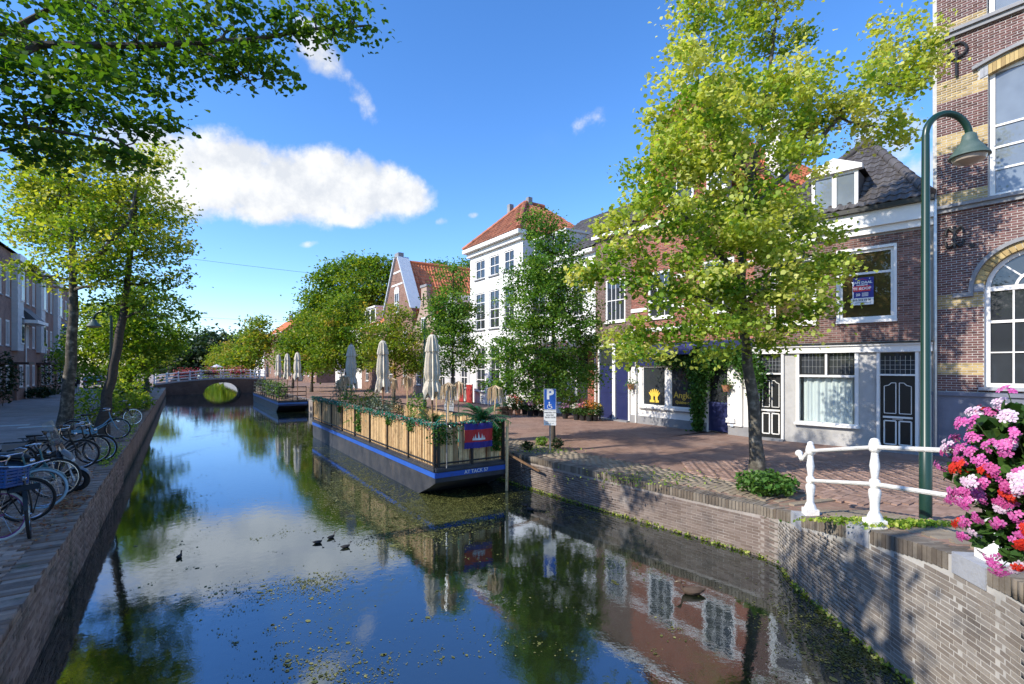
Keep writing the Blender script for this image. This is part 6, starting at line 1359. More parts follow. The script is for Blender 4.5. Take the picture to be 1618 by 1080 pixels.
# wooded rise far off
rg = np.random.default_rng(80); pts = []
for i in range(260):
    px = rg.uniform(225, 420); top = 534 + 8 * math.sin(px * .11) + 6 * math.sin(px * .31) + (12 if px < 300 else 0); Yw = rg.uniform(150, 185); c = P3(px, top + rg.uniform(2, 50), Yw); pts.append(rg.normal(0, 1, (60, 3)) * (2.2, 2.2, 1.7) + np.array(c[:]))
pts = np.concatenate(pts); o = leaf_mesh('woods', pts, rg, 1.15, rg.normal(.4, .2, len(pts)), LF_dark, None); tag(o, 'dark woods closing the view far behind the bridge', 'woods', kind='stuff')
# undergrowth
bush('ground_cover', 'bright green leafy plant round the foot of the plaza lime tree', GP(1212, 782), .55, .42, LF_vine, 1300, .085, 91, stems=8, tint_m=.68)
for px, py, r_, h_, lab, sd in ((833, 711, .2, .26, 'small dark shrub nearest the barge beside the parking sign', 92), (856, 704, .2, .28, 'small shrub between the barge end and the sign post', 93), (880, 709, .22, .3, 'small shrub right at the foot of the parking sign post', 94)):
    bush('shrub', lab, GP(px, py), r_, h_, LF_dark if sd != 93 else LF_green, 260, .06, sd, 'shrub', 'small shrubs at the quay by the parking sign', 4, .7)
for px, py, r_, h_, lab, sd in ((150, 676, .9, 1.7, 'straggling shrub growing round the foot of the leaning trunk', 95), (196, 660, 1.0, 1.9, 'ivy covered shrub between the leaning trunk and the bridge', 96), (218, 650, .8, 1.0, 'low shrub on the bank by the white bicycles', 97)):
    bush('shrub', lab, GP(px, py), r_, h_, LF_left, 900, .12, sd, 'shrub', None, 7, .45)
for px, py, r_, h_, lab, sd in ((4, 634, .8, 3.2, 'climbing shrub against the town house at the picture edge', 98), (62, 612, 1.2, .8, 'low clipped shrub below the town house windows', 99), (84, 614, 1.5, 3.6, 'tall dark evergreen beside the town house wall', 100)):
    g = onT(px, -9.2); bush('shrub', lab, g, r_, h_, LF_dark, 1100, .16, sd, 'shrub', None, 5, .4)
# ================================================================ restaurant barges
def barge(label, s0, s1, t0, t1, stripe, near=True):
    """local x along the barge away from the viewer, y towards the plaza (negative) ... x = cdir, y = -qdir"""
    Mloc = CQ(s0, t1, WZ); ang = math.atan2(cdir.y, cdir.x); root = thing('barge', label, 'barge', Mloc, ang, 'restaurant barges moored at the plaza'); L, Wd = s1 - s0, t1 - t0
    zt = .84; prof = [(0.0, .46), (.35, .28), (1.75, -.3), (L - .6, -.3), (L, .1), (L, zt), (0, zt)]
    mb = MB(); mb.prism([(x, z) for x, z in prof], .0, Wd); h = mb.build('hull', M_hull, root)
    st = MB()
    for y, o in ((Wd + .012, 1), (-.012, -1)): st.bar((.0, y, .645), (L, y, .645), .02, .125)
    st.bar((-.012, -.02, .645), (-.012, Wd + .02, .645), .02, .125, up=(0, 0, 1)); 
    if not near:
        for y in (Wd + .014, -.014): st.bar((.0, y, .66), (L, y, .66), .02, .2)
    st.build('stripe', stripe, root)
    rb = MB(); rb.bar((0, Wd + .02, .78), (L, Wd + .02, .78), .06, .07); rb.bar((-.02, 0, .78), (-.02, Wd, .78), .06, .07); rb.build('rubbing_strake', M_hull, root)
    MB().box(.05, L - .05, .05, Wd - .05, zt - .02, zt + .03).build('deck', M_deck, root)
    return root, L, Wd, zt
B1, L_, Wd_, zt = barge('nearer dark grey barge with blue stripe and bamboo screens', 11.4, 25.2, 5.3, 7.42, M_hullblue)
H_F = 1.03; yF = Wd_ - .04
fence = MB(); nP = 8; posts = [.06 + (L_ - .12) * i / nP for i in range(nP + 1)]
def reed_panel(a, b, name='reed_panel', label=None):
    a, b = Vector(a), Vector(b); d = (b - a); n = max(6, int(d.length / .03)); d = d / n; mbp = MB(); rr = random.Random(int(a.x * 100 + a.y * 37)); nn = Vector((-d.y, d.x, 0)).normalized()
    for i in range(n):
        if rr.random() < .05: continue
        p = a + d * (i + .5); tilt = d.normalized() * rr.uniform(-.012, .012); o = nn * rr.uniform(-.012, .012); mbp.bar(p + o, p + o + tilt + Vector((0, 0, H_F - .06 + rr.uniform(-.05, .05))), d.length * rr.uniform(.7, 1.0), .02, up=tuple(nn))
    o = mbp.build(name, M_bamboo, B1)
    return o
z0 = zt + .03
for i in range(nP):
    reed_panel((posts[i] + .03, yF, z0), (posts[i + 1] - .03, yF, z0)); reed_panel((posts[i] + .03, .08, z0), (posts[i + 1] - .03, .08, z0))
for i in range(2): reed_panel((.06, .1 + (Wd_ - .2) * i / 2, z0), (.06, .1 + (Wd_ - .2) * (i + 1) / 2 - .05, z0))
for i, x in enumerate(posts):
    MB().box(x - .03, x + .03, yF + .005, yF + .055, z0 - .1, z0 + H_F + .02).build('rail_post', M_iron, B1)
    MB().box(x - .025, x + .025, .03, .07, z0 - .1, z0 + H_F).build('rail_post', M_iron, B1)
for y in (.1, Wd_ * .5, Wd_ - .1): MB().box(-.0, .05, y - .03, y + .03, z0 - .1, z0 + H_F + .02).build('rail_post', M_iron, B1)
rl = MB()
for zz in (z0 + .06, z0 + H_F): rl.tube([(.02, .06, zz), (.02, yF + .02, zz), (L_ - .05, yF + .03, zz), (L_ - .05, .06, zz), (.02, .06, zz)], .024, 6)
rl.build('railing', M_iron, B1, True)
for y, hh in ((.03, 1.06),): MB().tube([(-.06, y, z0 - .9), (-.09, y, z0 + hh)], .042, 7).build('timber_post', M_bamboo, B1)
MB().tube([(-.03, Wd_ - .3, z0 - .1), (-.03, Wd_ - .3, z0 + 1.9)], .018, 6).build('lamp_pole', M_steel, B1)
nm = text('AT TACK 57', M_signwhite, .13, B1, (-.026, Wd_ * .45, .645), rot=(R(90), 0, R(-90)), bold=.002)
B1M = B1.matrix_basis.copy(); B1M = Matrix.Translation(B1.location) @ Matrix.Rotation(B1.rotation_euler.z, 4, 'Z'); b1a = B1.rotation_euler.z
def onB(x, y, z): return B1M @ Vector((x, y * .82, z))
# flag
fl = thing('flag', 'blue and red flag with a white temple hung on the end screen of the barge', 'flag', onB(-.07, 1.12, z0 + 1.04), b1a - R(90)); Wf, Hf = .86, .66
def fw(u, v): return Vector((u * Wf - Wf / 2, -.012 - .02 * math.sin(u * 9 + v * 3) * (v + .25) - .012 * math.sin(u * 21 + v * 4), -v * Hf - .02 * math.sin(u * 3.14) * (1 - v)))
for nm_, v0, v1, m_ in (('upper_stripe', 0, .25, M_flagblue), ('middle_stripe', .25, .75, M_flagred), ('lower_stripe', .75, 1, M_flagblue)):
    mb = MB(); nu, nv = 24, 8
    for i in range(nu):
        for j in range(nv):
            q = lambda a, b: fw(a / nu, v0 + (v1 - v0) * b / nv); mb.quad(q(i, j + 1), q(i + 1, j + 1), q(i + 1, j), q(i, j))
    mb.build(nm_, m_, fl, True)
em = MB()
for cx_, hh, ww in ((.5, .26, .07), (.40, .20, .055), (.60, .20, .055), (.33, .13, .04), (.67, .13, .04)):
    for k in range(6): f = k / 6; a = ww * (1 - f) * .5; p0, p1 = fw(cx_, .62 - hh * f), fw(cx_, .62 - hh * (f + .15)); em.add([p0 + Vector((-a, -.012, 0)), p0 + Vector((a, -.012, 0)), p1 + Vector((a * .8, -.012, 0)), p1 + Vector((-a * .8, -.012, 0))], [(0, 1, 2, 3)])
for k in range(10): a0, a1 = .28 + .044 * k, .28 + .044 * (k + 1); em.add([fw(a0, .68) + Vector((0, -.012, 0)), fw(a1, .68) + Vector((0, -.012, 0)), fw(a1, .60) + Vector((0, -.012, 0)), fw(a0, .60) + Vector((0, -.012, 0))], [(0, 1, 2, 3)])
em.build('temple_emblem', M_signwhite, fl)
# parasols, folded
def parasol(label, p, top, s=1.0, group='folded parasols on the barges', n=22, seed=1):
    r_ = thing('parasol', label, 'parasol', p, seed * .7, group); rr = random.Random(seed); H = top; MB().tube([(0, 0, 0), (0, 0, H)], .028, 8).build('pole', M_wood, r_, True); MB().lathe([(.24, 0), (.24, .05), (.06, .09), (.05, .3)], 12).build('base', M_iron, r_)
    prof = [(.03, H), (.10, H - .05), (.12, H - .12), (.17, H - .42), (.185, H - .55), (.15, H - .56), (.19, H - .9), (.20, H - 1.25), (.17, H - 1.42), (.16, H - 1.46), (.22, H - 1.7), (.24, H - 1.95)]
    vs, fs = [], []
    for i, (r0, z) in enumerate(prof):
        for k in range(n):
            a = 2 * math.pi * k / n; w = 1 + (.26 if k % 2 else -.18) * min(1, i / 3) + rr.uniform(-.05, .05); zz = z + (.16 * (1 if k % 4 < 2 else -.6) * (i - 9) / 2 if i > 9 else 0); vs.append((r0 * w * s * math.cos(a), r0 * w * s * math.sin(a), zz))
    for i in range(len(prof) - 1):
        for k in range(n): fs.append((i * n + k, i * n + (k + 1) % n, (i + 1) * n + (k + 1) % n, (i + 1) * n + k))
    fs.append(tuple(range(n))); m = MB(); m.add(vs, fs); m.build('canopy', M_canvas, r_); MB().ring((0, 0, H - 1.44), (0, 0, 1), .175 * s, .016, 18, 5).build('strap', M_canvas, r_, True); MB().lathe([(.05, H - .03), (.06, H + .02), (.02, H + .06)], 8).build('finial', M_wood, r_); return r_
def b1pos(px, t): g = onT(px, t); s_ = cdir.dot(g); return CQ(s_, t, WZ + zt + .03)
for k, (px, lab) in enumerate(((683, 'folded cream parasol nearest the end of the barge with the flag'), (605, 'folded cream parasol in the middle of the nearer barge'), (555, 'folded cream parasol furthest along the nearer barge'))): parasol(lab, b1pos(px, 6.55), 3.52, 1.0, seed=k + 1)
# chairs and tables on the deck
def cafe_chair(label, p, a, mat, group='cafe chairs on the barge deck'):
    r_ = thing('cafe_chair', label, 'chair', p, a, group); s = MB(); s.box(-.2, .2, -.2, .2, .44, .47); s.build('seat', mat, r_)
    for x in (-.17, .17):
        for y in (-.17, .17): MB().tube([(x, y, .44), (x * 1.15, y * 1.15, 0)], .013, 5).build('leg', mat, r_)
    b = MB(); b.tube([(-.19, .19, .45), (-.2, .23, .8), (-.1, .25, .9), (.1, .25, .9), (.2, .23, .8), (.19, .19, .45)], .014, 6)
    for x in (-.08, 0, .08): b.tube([(x, .2, .46), (x, .25, .88)], .008, 5)
    b.build('backrest', mat, r_, True); return r_
def cafe_table(label, p, mat, group='cafe tables on the barge deck'):
    r_ = thing('cafe_table', label, 'table', p, b1a, group); MB().lathe([(.36, .70), (.37, .715), (.36, .73)], 20).build('table_top', mat, r_); MB().tube([(0, 0, .02), (0, 0, .70)], .03, 7).build('leg', M_iron, r_); MB().lathe([(.22, 0), (.2, .025)], 12).build('foot', M_iron, r_)
dk = zt + .03
for k, (x, y, m_, nm_) in enumerate(((1.5, 1.0, M_steel, 'steel topped cafe table near the flag end of the barge'), (4.0, 1.5, M_wood, 'wooden cafe table before the middle parasol'), (6.3, 1.4, M_pinkch, 'pink cafe table in the middle of the barge deck'), (8.6, 1.4, M_wood, 'wooden cafe table towards the far end of the barge'))):
    cafe_table(nm_, onB(x, y, dk), m_)
    col_, cn = ((M_teal, 'teal'), (M_wood, 'wooden'), (M_pinkch, 'pink'), (M_red, 'red'))[k]
    for dx, dy, a, w in ((.6, 0, -90, 'on the side away from the flag'), (-.6, .1, 90, 'on the side facing the flag')): cafe_chair(f'{cn} cafe chair at its table {w}', onB(x + dx, y + dy, dk), b1a + R(a), col_)
for k, (x, y) in enumerate(((.9, 2.0), (1.2, 1.75))): cafe_chair(('bare steel chair tucked behind the corner bamboo screen', 'second bare steel chair beside the corner parasol pole')[k], onB(x, y, dk), b1a + R(30 + 160 * k), M_steel)
# palms and poles with straw tassels
def palm(label, p, hgt, n=22, L=.95, seed=1, mat=LF_green, pot=M_potb):
    r_ = thing('potted_palm', label, 'palm', p, seed, 'potted palms on the barge'); MB().lathe([(.17, 0), (.22, .36), (.24, .38)], 12).build('pot', pot, r_, True); rg = np.random.default_rng(seed); P, T_ = [], []; st = MB(); V, F = [], []
    for i in range(n):
        a = 2 * math.pi * i / n * 2.4; e = rg.uniform(.25, 1.25); l = L * rg.uniform(.7, 1.1); pts = []
        for k in range(9): f = k / 8; rr_ = l * f * math.cos(e) * (1 + .1 * f); z = .38 + hgt * .25 + l * (math.sin(e) * f - .55 * f * f * (1.2 - e * .4)); pts.append(Vector((rr_ * math.cos(a), rr_ * math.sin(a), z)))
        st.tube(pts, [.009] * 8 + [.003], 3, False); side = Vector((-math.sin(a), math.cos(a), 0))
        for k in range(1, 9):
            for sgn in (-1, 1):
                for q in (0, .5):
                    b = pts[k - 1].lerp(pts[k], q) if k else pts[k]; d = (pts[k] - pts[k - 1]).normalized(); ln = .24 * (1 - .55 * abs(k / 8 - .4)); tip = b + side * sgn * ln * .8 + d * ln * .55 + Vector((0, 0, -.05)); o = len(V); w = d * .018; V += [b - w, b + w, tip]; F += [o, o + 1, o + 2]
    st.build('stem', M_bark, r_); me = raw_mesh('fronds', np.array([v[:] for v in V]), np.array(F), 3); at = me.attributes.new('tint', 'FLOAT', 'POINT'); at.data.foreach_set('value', np.clip(rg.normal(.45, .2, len(V)), 0, 1).astype(np.float32)); me.materials.append(mat); o = bpy.data.objects.new('fronds', me); COL.objects.link(o); o.parent = r_; o['kind'] = 'stuff'; return r_
LF_palm = leafmat('palm_leaf', [(0, (.015, .09, .035)), (.6, (.03, .17, .06)), (1, (.08, .26, .10))], .3)
palm('bushy potted palm in the corner above the flag', onB(.55, .55, dk + .45), .7, 30, 1.05, 3, LF_palm); MB().box(.25, .85, .25, .85, dk, dk + .44).build('plant_stand', M_wood, B1)
palm('potted palm beside the parasol near the flag end', onB(3.2, .9, dk), .8, 26, 1.1, 5, LF_palm); palm('small potted palm before the far parasol', onB(7.6, 2.1, dk), .5, 18, .7, 8, LF_green)
def tassel(label, p, h, seed, mat=None):
    r_ = thing('straw_tassel_pole', label, 'pole', p, seed, 'poles with straw tassels on the barge'); MB().tube([(0, 0, 0), (.02, 0, h)], .02, 6).build('pole', M_bamboo, r_); rg = random.Random(seed); m = MB()
    for i in range(70):
        a = rg.uniform(0, 6.28); l = rg.uniform(.3, .55); sp = rg.uniform(.08, .26); m.tube([(.02, 0, h + .04), (.02 + sp * .8 * math.cos(a), sp * .8 * math.sin(a), h - .05), (.02 + sp * math.cos(a), sp * math.sin(a), h - l)], [.01, .011, .006], 3, False)
    m.build('tassel', mat or M_straw, r_)
for k, (x, y, h, lab) in enumerate(((.3, Wd_ - .15, 2.05, 'straw tassel pole at the outer corner by the near parasol'), (.3, .25, 1.95, 'straw tassel pole behind the corner palm'), (2.6, .15, 2.0, 'straw tassel pole on the plaza side near the flag end'), (4.2, .15, 2.1, 'straw tassel pole next along on the plaza side'), (6.8, .15, 2.1, 'straw tassel pole on the plaza side by the middle parasol'), (9.9, Wd_ - .12, 2.1, 'straw tassel pole on the water side near the far end'), (11.2, Wd_ - .3, 1.9, 'straw tassel pole at the far end of the barge'), (8.4, .2, 2.0, 'straw tassel pole on the plaza side towards the far end'))): tassel(lab, onB(x, y, dk), h, k + 5)
# trailing plants and garlands on the rail
LF_teal = leafmat('teal_garland', [(0, (.02, .14, .10)), (.5, (.04, .25, .18)), (.72, (.08, .3, .2)), (.8, (.6, .55, .5)), (.92, (.6, .08, .1)), (1, (.65, .6, .55))], .2)
rg = np.random.default_rng(120); n = 8500; s_ = rg.uniform(0, 1, n) ** .8 * (L_ + Wd_); x = np.where(s_ < Wd_, 0.02, s_ - Wd_); y = np.where(s_ < Wd_, s_, yF + .03); dn_ = np.abs(rg.normal(0, .05, n)) * (1 + 1.2 * np.sin(s_ * 2.1) ** 2)
P = np.stack([x + rg.normal(0, .05, n), y + rg.normal(0, .06, n), z0 + H_F + .05 - dn_], 1); o = leaf_mesh('garland', P, rg, .055, rg.uniform(0, 1, n), LF_teal, B1); o['kind'] = 'stuff'
P = []
for x, zl, n in ((6.4, .85, 420), (8.9, .35, 160), (3.3, .3, 140), (1.6, .3, 120)): P.append(np.stack([x + rg.normal(0, .10, n), yF + .06 + rg.normal(0, .03, n), z0 + H_F - rg.uniform(0, 1, n) ** .8 * zl], 1))
P.append(np.stack([np.full(500, -.04) + rg.normal(0, .03, 500), .33 + rg.normal(0, .07, 500), z0 + H_F - rg.uniform(0, 1, 500) * .8], 1)); P.append(np.stack([np.full(220, -.03) + rg.normal(0, .03, 220), 1.9 + rg.normal(0, .2, 220), z0 + H_F - rg.uniform(0, 1, 220) * .5], 1))
P = np.concatenate(P); o = leaf_mesh('trailing_plant', P, rg, .07, rg.normal(.5, .25, len(P)), LF_vine, B1); o['kind'] = 'stuff'
LF_grey = leafmat('grey_foliage', [(0, (.05, .09, .05)), (.5, (.12, .17, .11)), (.85, (.3, .33, .26)), (1, (.55, .5, .42))], .2)
for k, (x, y, r0, h, m_, lab) in enumerate(((11.0, 1.8, .55, 1.7, LF_grey, 'tall grey leaved shrub at the far end of the barge deck'), (9.3, 2.0, .5, 1.6, LF_green, 'green potted shrub by the far parasol'), (5.6, 2.1, .4, 1.5, LF_grey, 'slender pale shrub by the middle parasol on the water side'), (2.3, 2.1, .32, .8, LF_vine, 'low bright shrub behind the outer bamboo screen'), (5.2, .5, .45, 1.5, LF_green, 'rose shrub on the plaza side of the deck'), (10.2, .6, .5, 1.5, LF_warm, 'yellowish shrub on the plaza side at the far end'), (7.6, .45, .4, 1.3, LF_grey, 'silvery shrub on the plaza side by the pink table'))): bush('potted_shrub', lab, onB(x, y, dk), r0, h, m_, 700, .075, 130 + k, 'shrub', 'potted shrubs on the barge', 5, .5)
MB().bar(onB(-.12, -.02, z0 + .12), onB(-.9, -.55, .62), .05).build('mooring_beam', M_wood, B1).matrix_world = Matrix()
B1.children[-1].matrix_parent_inverse = Matrix(); 
# second barge
M_hullblue3 = mk('hull_mid_blue', [(.05, .17, .50), (.07, .22, .58)], .45, scale=1.5, stain=((.12, .14, .2), 3, .6, .78))
B2, L2_, Wd2, zt2 = barge('further barge with blue hull band, open rails and cafe tables', 39.6, 54.5, 5.95, 7.93, M_hullblue3, False)
B2M = Matrix.Translation(B2.location) @ Matrix.Rotation(b1a, 4, 'Z'); MB().box(-.03, .0, .02, Wd2 - .02, .47, .56).build('end_plate', M_hullblue2, B2)
rl = MB()
for zz in (zt2 + .35, zt2 + .65, zt2 + 1.0): rl.tube([(.04, .06, zz), (.04, Wd2 - .05, zz), (L2_ - .05, Wd2 - .05, zz)], .035, 5)
rl.build('railing', M_iron, B2, True)
for i in range(13): x = .04 + (L2_ - .1) * i / 12; MB().tube([(x, Wd2 - .05, zt2), (x, Wd2 - .05, zt2 + 1.02)], .035, 5).build('rail_post', M_iron, B2)
for i in range(3): y = .06 + (Wd2 - .12) * i / 2; MB().tube([(.04, y, zt2), (.04, y, zt2 + 1.02)], .022, 5).build('rail_post', M_iron, B2)
for k, (px, lab) in enumerate(((470, 'folded parasol nearest on the further barge'), (454, 'folded parasol between two others on the further barge'), (440, 'folded parasol deepest on the further barge'))):
    g = onT(px, 7.1); parasol(lab, CQ(cdir.dot(g), 7.1, WZ + zt2), 3.55, 1.05, seed=k + 11, n=14)
for k in range(8):
    x = 1.6 + 1.6 * k; p = B2M @ Vector((x, 1.25 - .5 * (k % 2), zt2 + .03)); q = ('first', 'second', 'third', 'fourth', 'fifth', 'sixth', 'seventh', 'eighth')[k]
    if k % 2 == 0: cafe_table(f'{q} place along the further barge: dark cafe table', p, M_iron, 'cafe tables on the further barge')
    else: cafe_chair(f'{q} place along the further barge: dark chair', p, b1a + R(90 * (k % 4)), M_iron, 'dark chairs on the further barge')
for k, x in enumerate((.6, 2.6, 4.6, 6.4, 8.2, 11.5)): bush('potted_shrub', ('leafy pot at the near end of the further barge', 'leafy pot second along the rail of the further barge', 'leafy pot third along the rail of the further barge', 'leafy pot fourth along the rail of the further barge', 'leafy pot past the parasols of the further barge', 'leafy pot deep along the further barge')[k], B2M @ Vector((x, Wd2 - .3, zt2 + .03)), (.5, .42, .55)[k % 3], 1.35, LF_grey if k % 2 else LF_green, 420, .1, 150 + k, 'shrub', 'potted shrubs on the further barge', 4)

# ================================================================ white railing at the near quay
def q_at(y, inset=.2):
    p, d = min((at_arc(s) for s in np.arange(0, arc[-1], .03)), key=lambda e: abs(e[0].y - y) + (0 if e[0].x > 2.0 else 50)); n = Vector((-d.y, d.x, 0)); return p + n * inset, d
rail = thing('quay_railing', 'white cast iron railing climbing from the plaza to the bridge', 'railing', (0, 0, 0)); tops, lows = [], []
for y_ in (7.69, 6.14, 4.55, 2.75):
    p, d = q_at(y_); z = zr(p.y); m = MB(); m.prismz([(-.092, -.092), (.092, -.092), (.092, .092), (-.092, .092)], 0, .1); m.lathe([(.09, .1), (.07, .16), (.05, .2), (.052, .30), (.068, .42), (.064, .46), (.045, .48), (.055, .50), (.064, .54), (.055, .58), (.036, .60), (.044, .66), (.056, .76), (.042, .86), (.037, .92), (.065, .95), (.07, .99), (.062, 1.03), (.055, 1.06), (.04, 1.09), (.01, 1.10)], 12)
    m.build('post', M_rail, rail, True, loc=(p.x, p.y, z), rotz=math.atan2(d.y, d.x)); tops.append(p + Vector((0, 0, z + .985))); lows.append(p + Vector((0, 0, z + .53)))
pE, dE = q_at(1.75); tops.append(pE + Vector((0, 0, 1.79))); lows.append(pE + Vector((0, 0, 1.33)))
for nm_, P in (('top_rail', tops), ('lower_rail', lows)):
    for a, b in zip(P, P[1:]): MB().tube([a, a.lerp(b, .5), b], .027, 8).build(nm_, M_rail, rail, True)
a = tops[0]; dv = (tops[0] - tops[1]).normalized(); m = MB(); m.tube([a, a + dv * .12 + Vector((0, 0, -.05)), a + dv * .2 + Vector((0, 0, -.12)), a + dv * .28 + Vector((0, 0, -.12)), a + dv * .33 + Vector((0, 0, -.05))], [.034, .034, .036, .036, .034], 8); m.ball(a + dv * .36 + Vector((0, 0, -.03)), .058); m.ball(a + Vector((0, 0, .11)), .045, .045, .04); m.build('scroll_end', M_rail, rail, True)

# ================================================================ hanging flowers in the corner, close to the viewer
fb = Vector((2.25, 2.08, 0)); zc = 2.03
fl_ = thing('hanging_flowers', 'hanging basket overflowing with pink, red and white geraniums by the railing', 'hanging basket', (fb.x, fb.y, zc - .18)); m = MB(); m.lathe([(.04, -.02), (.13, .02), (.18, .14), (.19, .16)], 16); m.build('basket', M_potb, fl_, True)
m = MB(); m.tube([(.0, -.0, .1), (.12, -.1, -.02), tuple(pE + Vector((0, 0, 1.79)) - Vector((fb.x, fb.y, zc - .18)))], .014, 6); m.build('bracket', M_iron, fl_, True)
LF_ger = leafmat('geranium_leaf', [(0, (.02, .06, .012)), (.5, (.05, .12, .02)), (1, (.12, .2, .04))], .35)
rg = np.random.default_rng(200)
def blob(n, shell=.55):
    d = rg.normal(0, 1, (n, 3)); d /= np.linalg.norm(d, axis=1)[:, None]; r = rg.uniform(shell, 1, n) ** .6; return d * r[:, None] * np.array((.30, .29, .345)) * (1 + .12 * np.sin(d[:, :1] * 8) + .1 * np.cos(d[:, 2:] * 9)) + np.array((0, 0, .16))
P = blob(3600, .35); P[:, 0] += .03; o = leaf_mesh('foliage', P, rg, .052, rg.normal(.42, .22, len(P)), LF_ger, fl_, True, .5, .3); o['kind'] = 'stuff'
def petal_mesh(name, size, n=5):
    mb_ = MB()
    for i in range(n):
        a = 2 * math.pi * i / n + .2; u, v = Vector((math.cos(a), math.sin(a), 0)), Vector((-math.sin(a), math.cos(a), 0)); w = size * (.42 if i < 3 else .34)
        pts = [u * size * .12, u * size * .5 - v * w * .85 + Vector((0, 0, size * .1)), u * size * .9 - v * w * .7 + Vector((0, 0, size * .06)), u * size + Vector((0, 0, size * .0)), u * size * .9 + v * w * .7 + Vector((0, 0, size * .06)), u * size * .5 + v * w * .85 + Vector((0, 0, size * .1))]
        mb_.add(pts, [tuple(range(6))])
    mb_.ball((0, 0, .002), size * .13, size * .13, size * .1, 6, 3); me = bpy.data.meshes.new(name); me.from_pydata(mb_.v, [], mb_.f); return me
def petalmat(nm_, c, c2):
    m = bpy.data.materials.new(nm_); m.use_nodes = True; T = NT(m.node_tree); b = T.n['Principled BSDF']; out = T.n['Material Output']; oi = T.node('ShaderNodeObjectInfo'); ge = T.node('ShaderNodeNewGeometry'); cc = T.mix(T.m('FRACT', T.m('ADD', oi.outputs['Random'], ge.outputs['Random Per Island'])), c, c2); T.l.new(cc, b.inputs['Base Color']); b.inputs['Roughness'].default_value = .55
    tr = T.node('ShaderNodeBsdfTranslucent'); T.l.new(cc, tr.inputs[0]); mx = T.node('ShaderNodeMixShader', in_0=.3); T.l.new(b.outputs[0], mx.inputs[1]); T.l.new(tr.outputs[0], mx.inputs[2]); T.l.new(mx.outputs[0], out.inputs[0]); return m
PM = {'pink_floret': petalmat('pink_petal', (.60, .06, .32), (.74, .22, .52)), 'red_floret': petalmat('red_petal', (.72, .05, .015), (.62, .03, .02)), 'white_floret': petalmat('white_petal', (.80, .72, .76), (.78, .5, .66)), 'magenta_floret': petalmat('magenta_petal', (.50, .05, .22), (.6, .1, .32))}
ME = {}
for k, m_ in PM.items(): ME[k] = petal_mesh(k, .016 if k != 'magenta_floret' else .0135); ME[k].materials.append(m_)
heads = blob(270, .88); cnt_f = 0; stem_ = MB()
camv = np.array((0, 0, EYE)) - np.array((fb.x, fb.y, zc - .18)); camv /= np.linalg.norm(camv)
for hi, hp in enumerate(heads):
    dn_ = hp - np.array((0, 0, .16)); dn_ /= np.linalg.norm(dn_)
    if dn_ @ camv < -.25: continue
    x_ = hp[0]; u = rg.random(); kind = 'pink_floret' if u < .56 else 'red_floret' if u < .70 else 'white_floret' if u < .80 else 'magenta_floret'
    if hp[2] > .42 and u < .7: kind = 'white_floret' if rg.random() < .45 else 'pink_floret'
    hp = hp * (1 + rg.uniform(.0, .16)); nf = rg.integers(7, 15); stem_.tube([tuple(hp * .4 + np.array((0, 0, .08))), tuple(hp * .8), tuple(hp)], .0022, 3, False)
    for _ in range(nf):
        d = rg.normal(0, 1, 3) + dn_ * 1.1; d /= np.linalg.norm(d); p = hp + d * rg.uniform(.012, .031); o = bpy.data.objects.new(kind, ME[kind]); COL.objects.link(o); o.parent = fl_; o.location = p; o.rotation_mode = 'QUATERNION'; q = Vector(d * .6 + dn_ * .5 + camv * .35).to_track_quat('Z', 'Y'); o.rotation_quaternion = q; sc_ = rg.uniform(.85, 1.15); o.scale = (sc_, sc_, sc_); cnt_f += 1
stem_.build('flower_stems', mk('green_stem', [(.05, .1, .02)], .6), fl_)['kind'] = 'stuff'

# ================================================================ street lamps
def street_lamp(label, p, h, ang, s=1.0):
    r_ = thing('street_lamp', label, 'street lamp', p, ang, 'green swan neck street lamps'); m = MB(); R_ = .36 * s; hc = h - R_; pts = [(0, 0, 0), (0, 0, 1.0), (0, 0, 1.02), (0, 0, hc)]; m.tube(pts, [.085 * s, .085 * s, .07 * s, .052 * s], 14)
    ps = [(R_ - R_ * math.cos(a), 0, hc + R_ * math.sin(a)) for a in np.linspace(0, math.pi * .97, 14)]; m.tube([(0, 0, hc - .01)] + ps, .05 * s, 12); m.build('post', M_green, r_, True); e = ps[-1]
    hd = MB(); hd.lathe([(.055 * s, .02), (.09 * s, -.01), (.105 * s, -.09), (.115 * s, -.11), (.255 * s, -.30), (.265 * s, -.325), (.24 * s, -.33)], 20, e); hd.build('lamp_hood', M_lampgreen, r_, True); g = MB(); g.lathe([(.225 * s, -.322), (.2 * s, -.38), (.11 * s, -.42), (.02, -.43)], 18, e); g.build('lamp_glass', M_lamplens, r_, True); return r_
g = Vector((5.92, 7.12, 0)); g.z = plaza_h(g.x, g.y) - .02
street_lamp('tall green swan neck street lamp behind the white railing', g, 6.12 - g.z, R(2), .9)
g = onT(176, -2.9); street_lamp('green street lamp half hidden in the lime trees of the shaded bank', g, 2.5 + (HY - 492) * g.y / FPX, R(180), 1.25)
g = onT(671, 11.6); street_lamp('green street lamp among the young trees before the grey house', g, 2.5 + (HY - 497) * g.y / FPX, R(20), 1.2)
g = onT(281, -2.5); street_lamp('distant pale street lamp by the bridge end', g, 2.5 + (HY - 553) * g.y / FPX, R(30), 1.0)

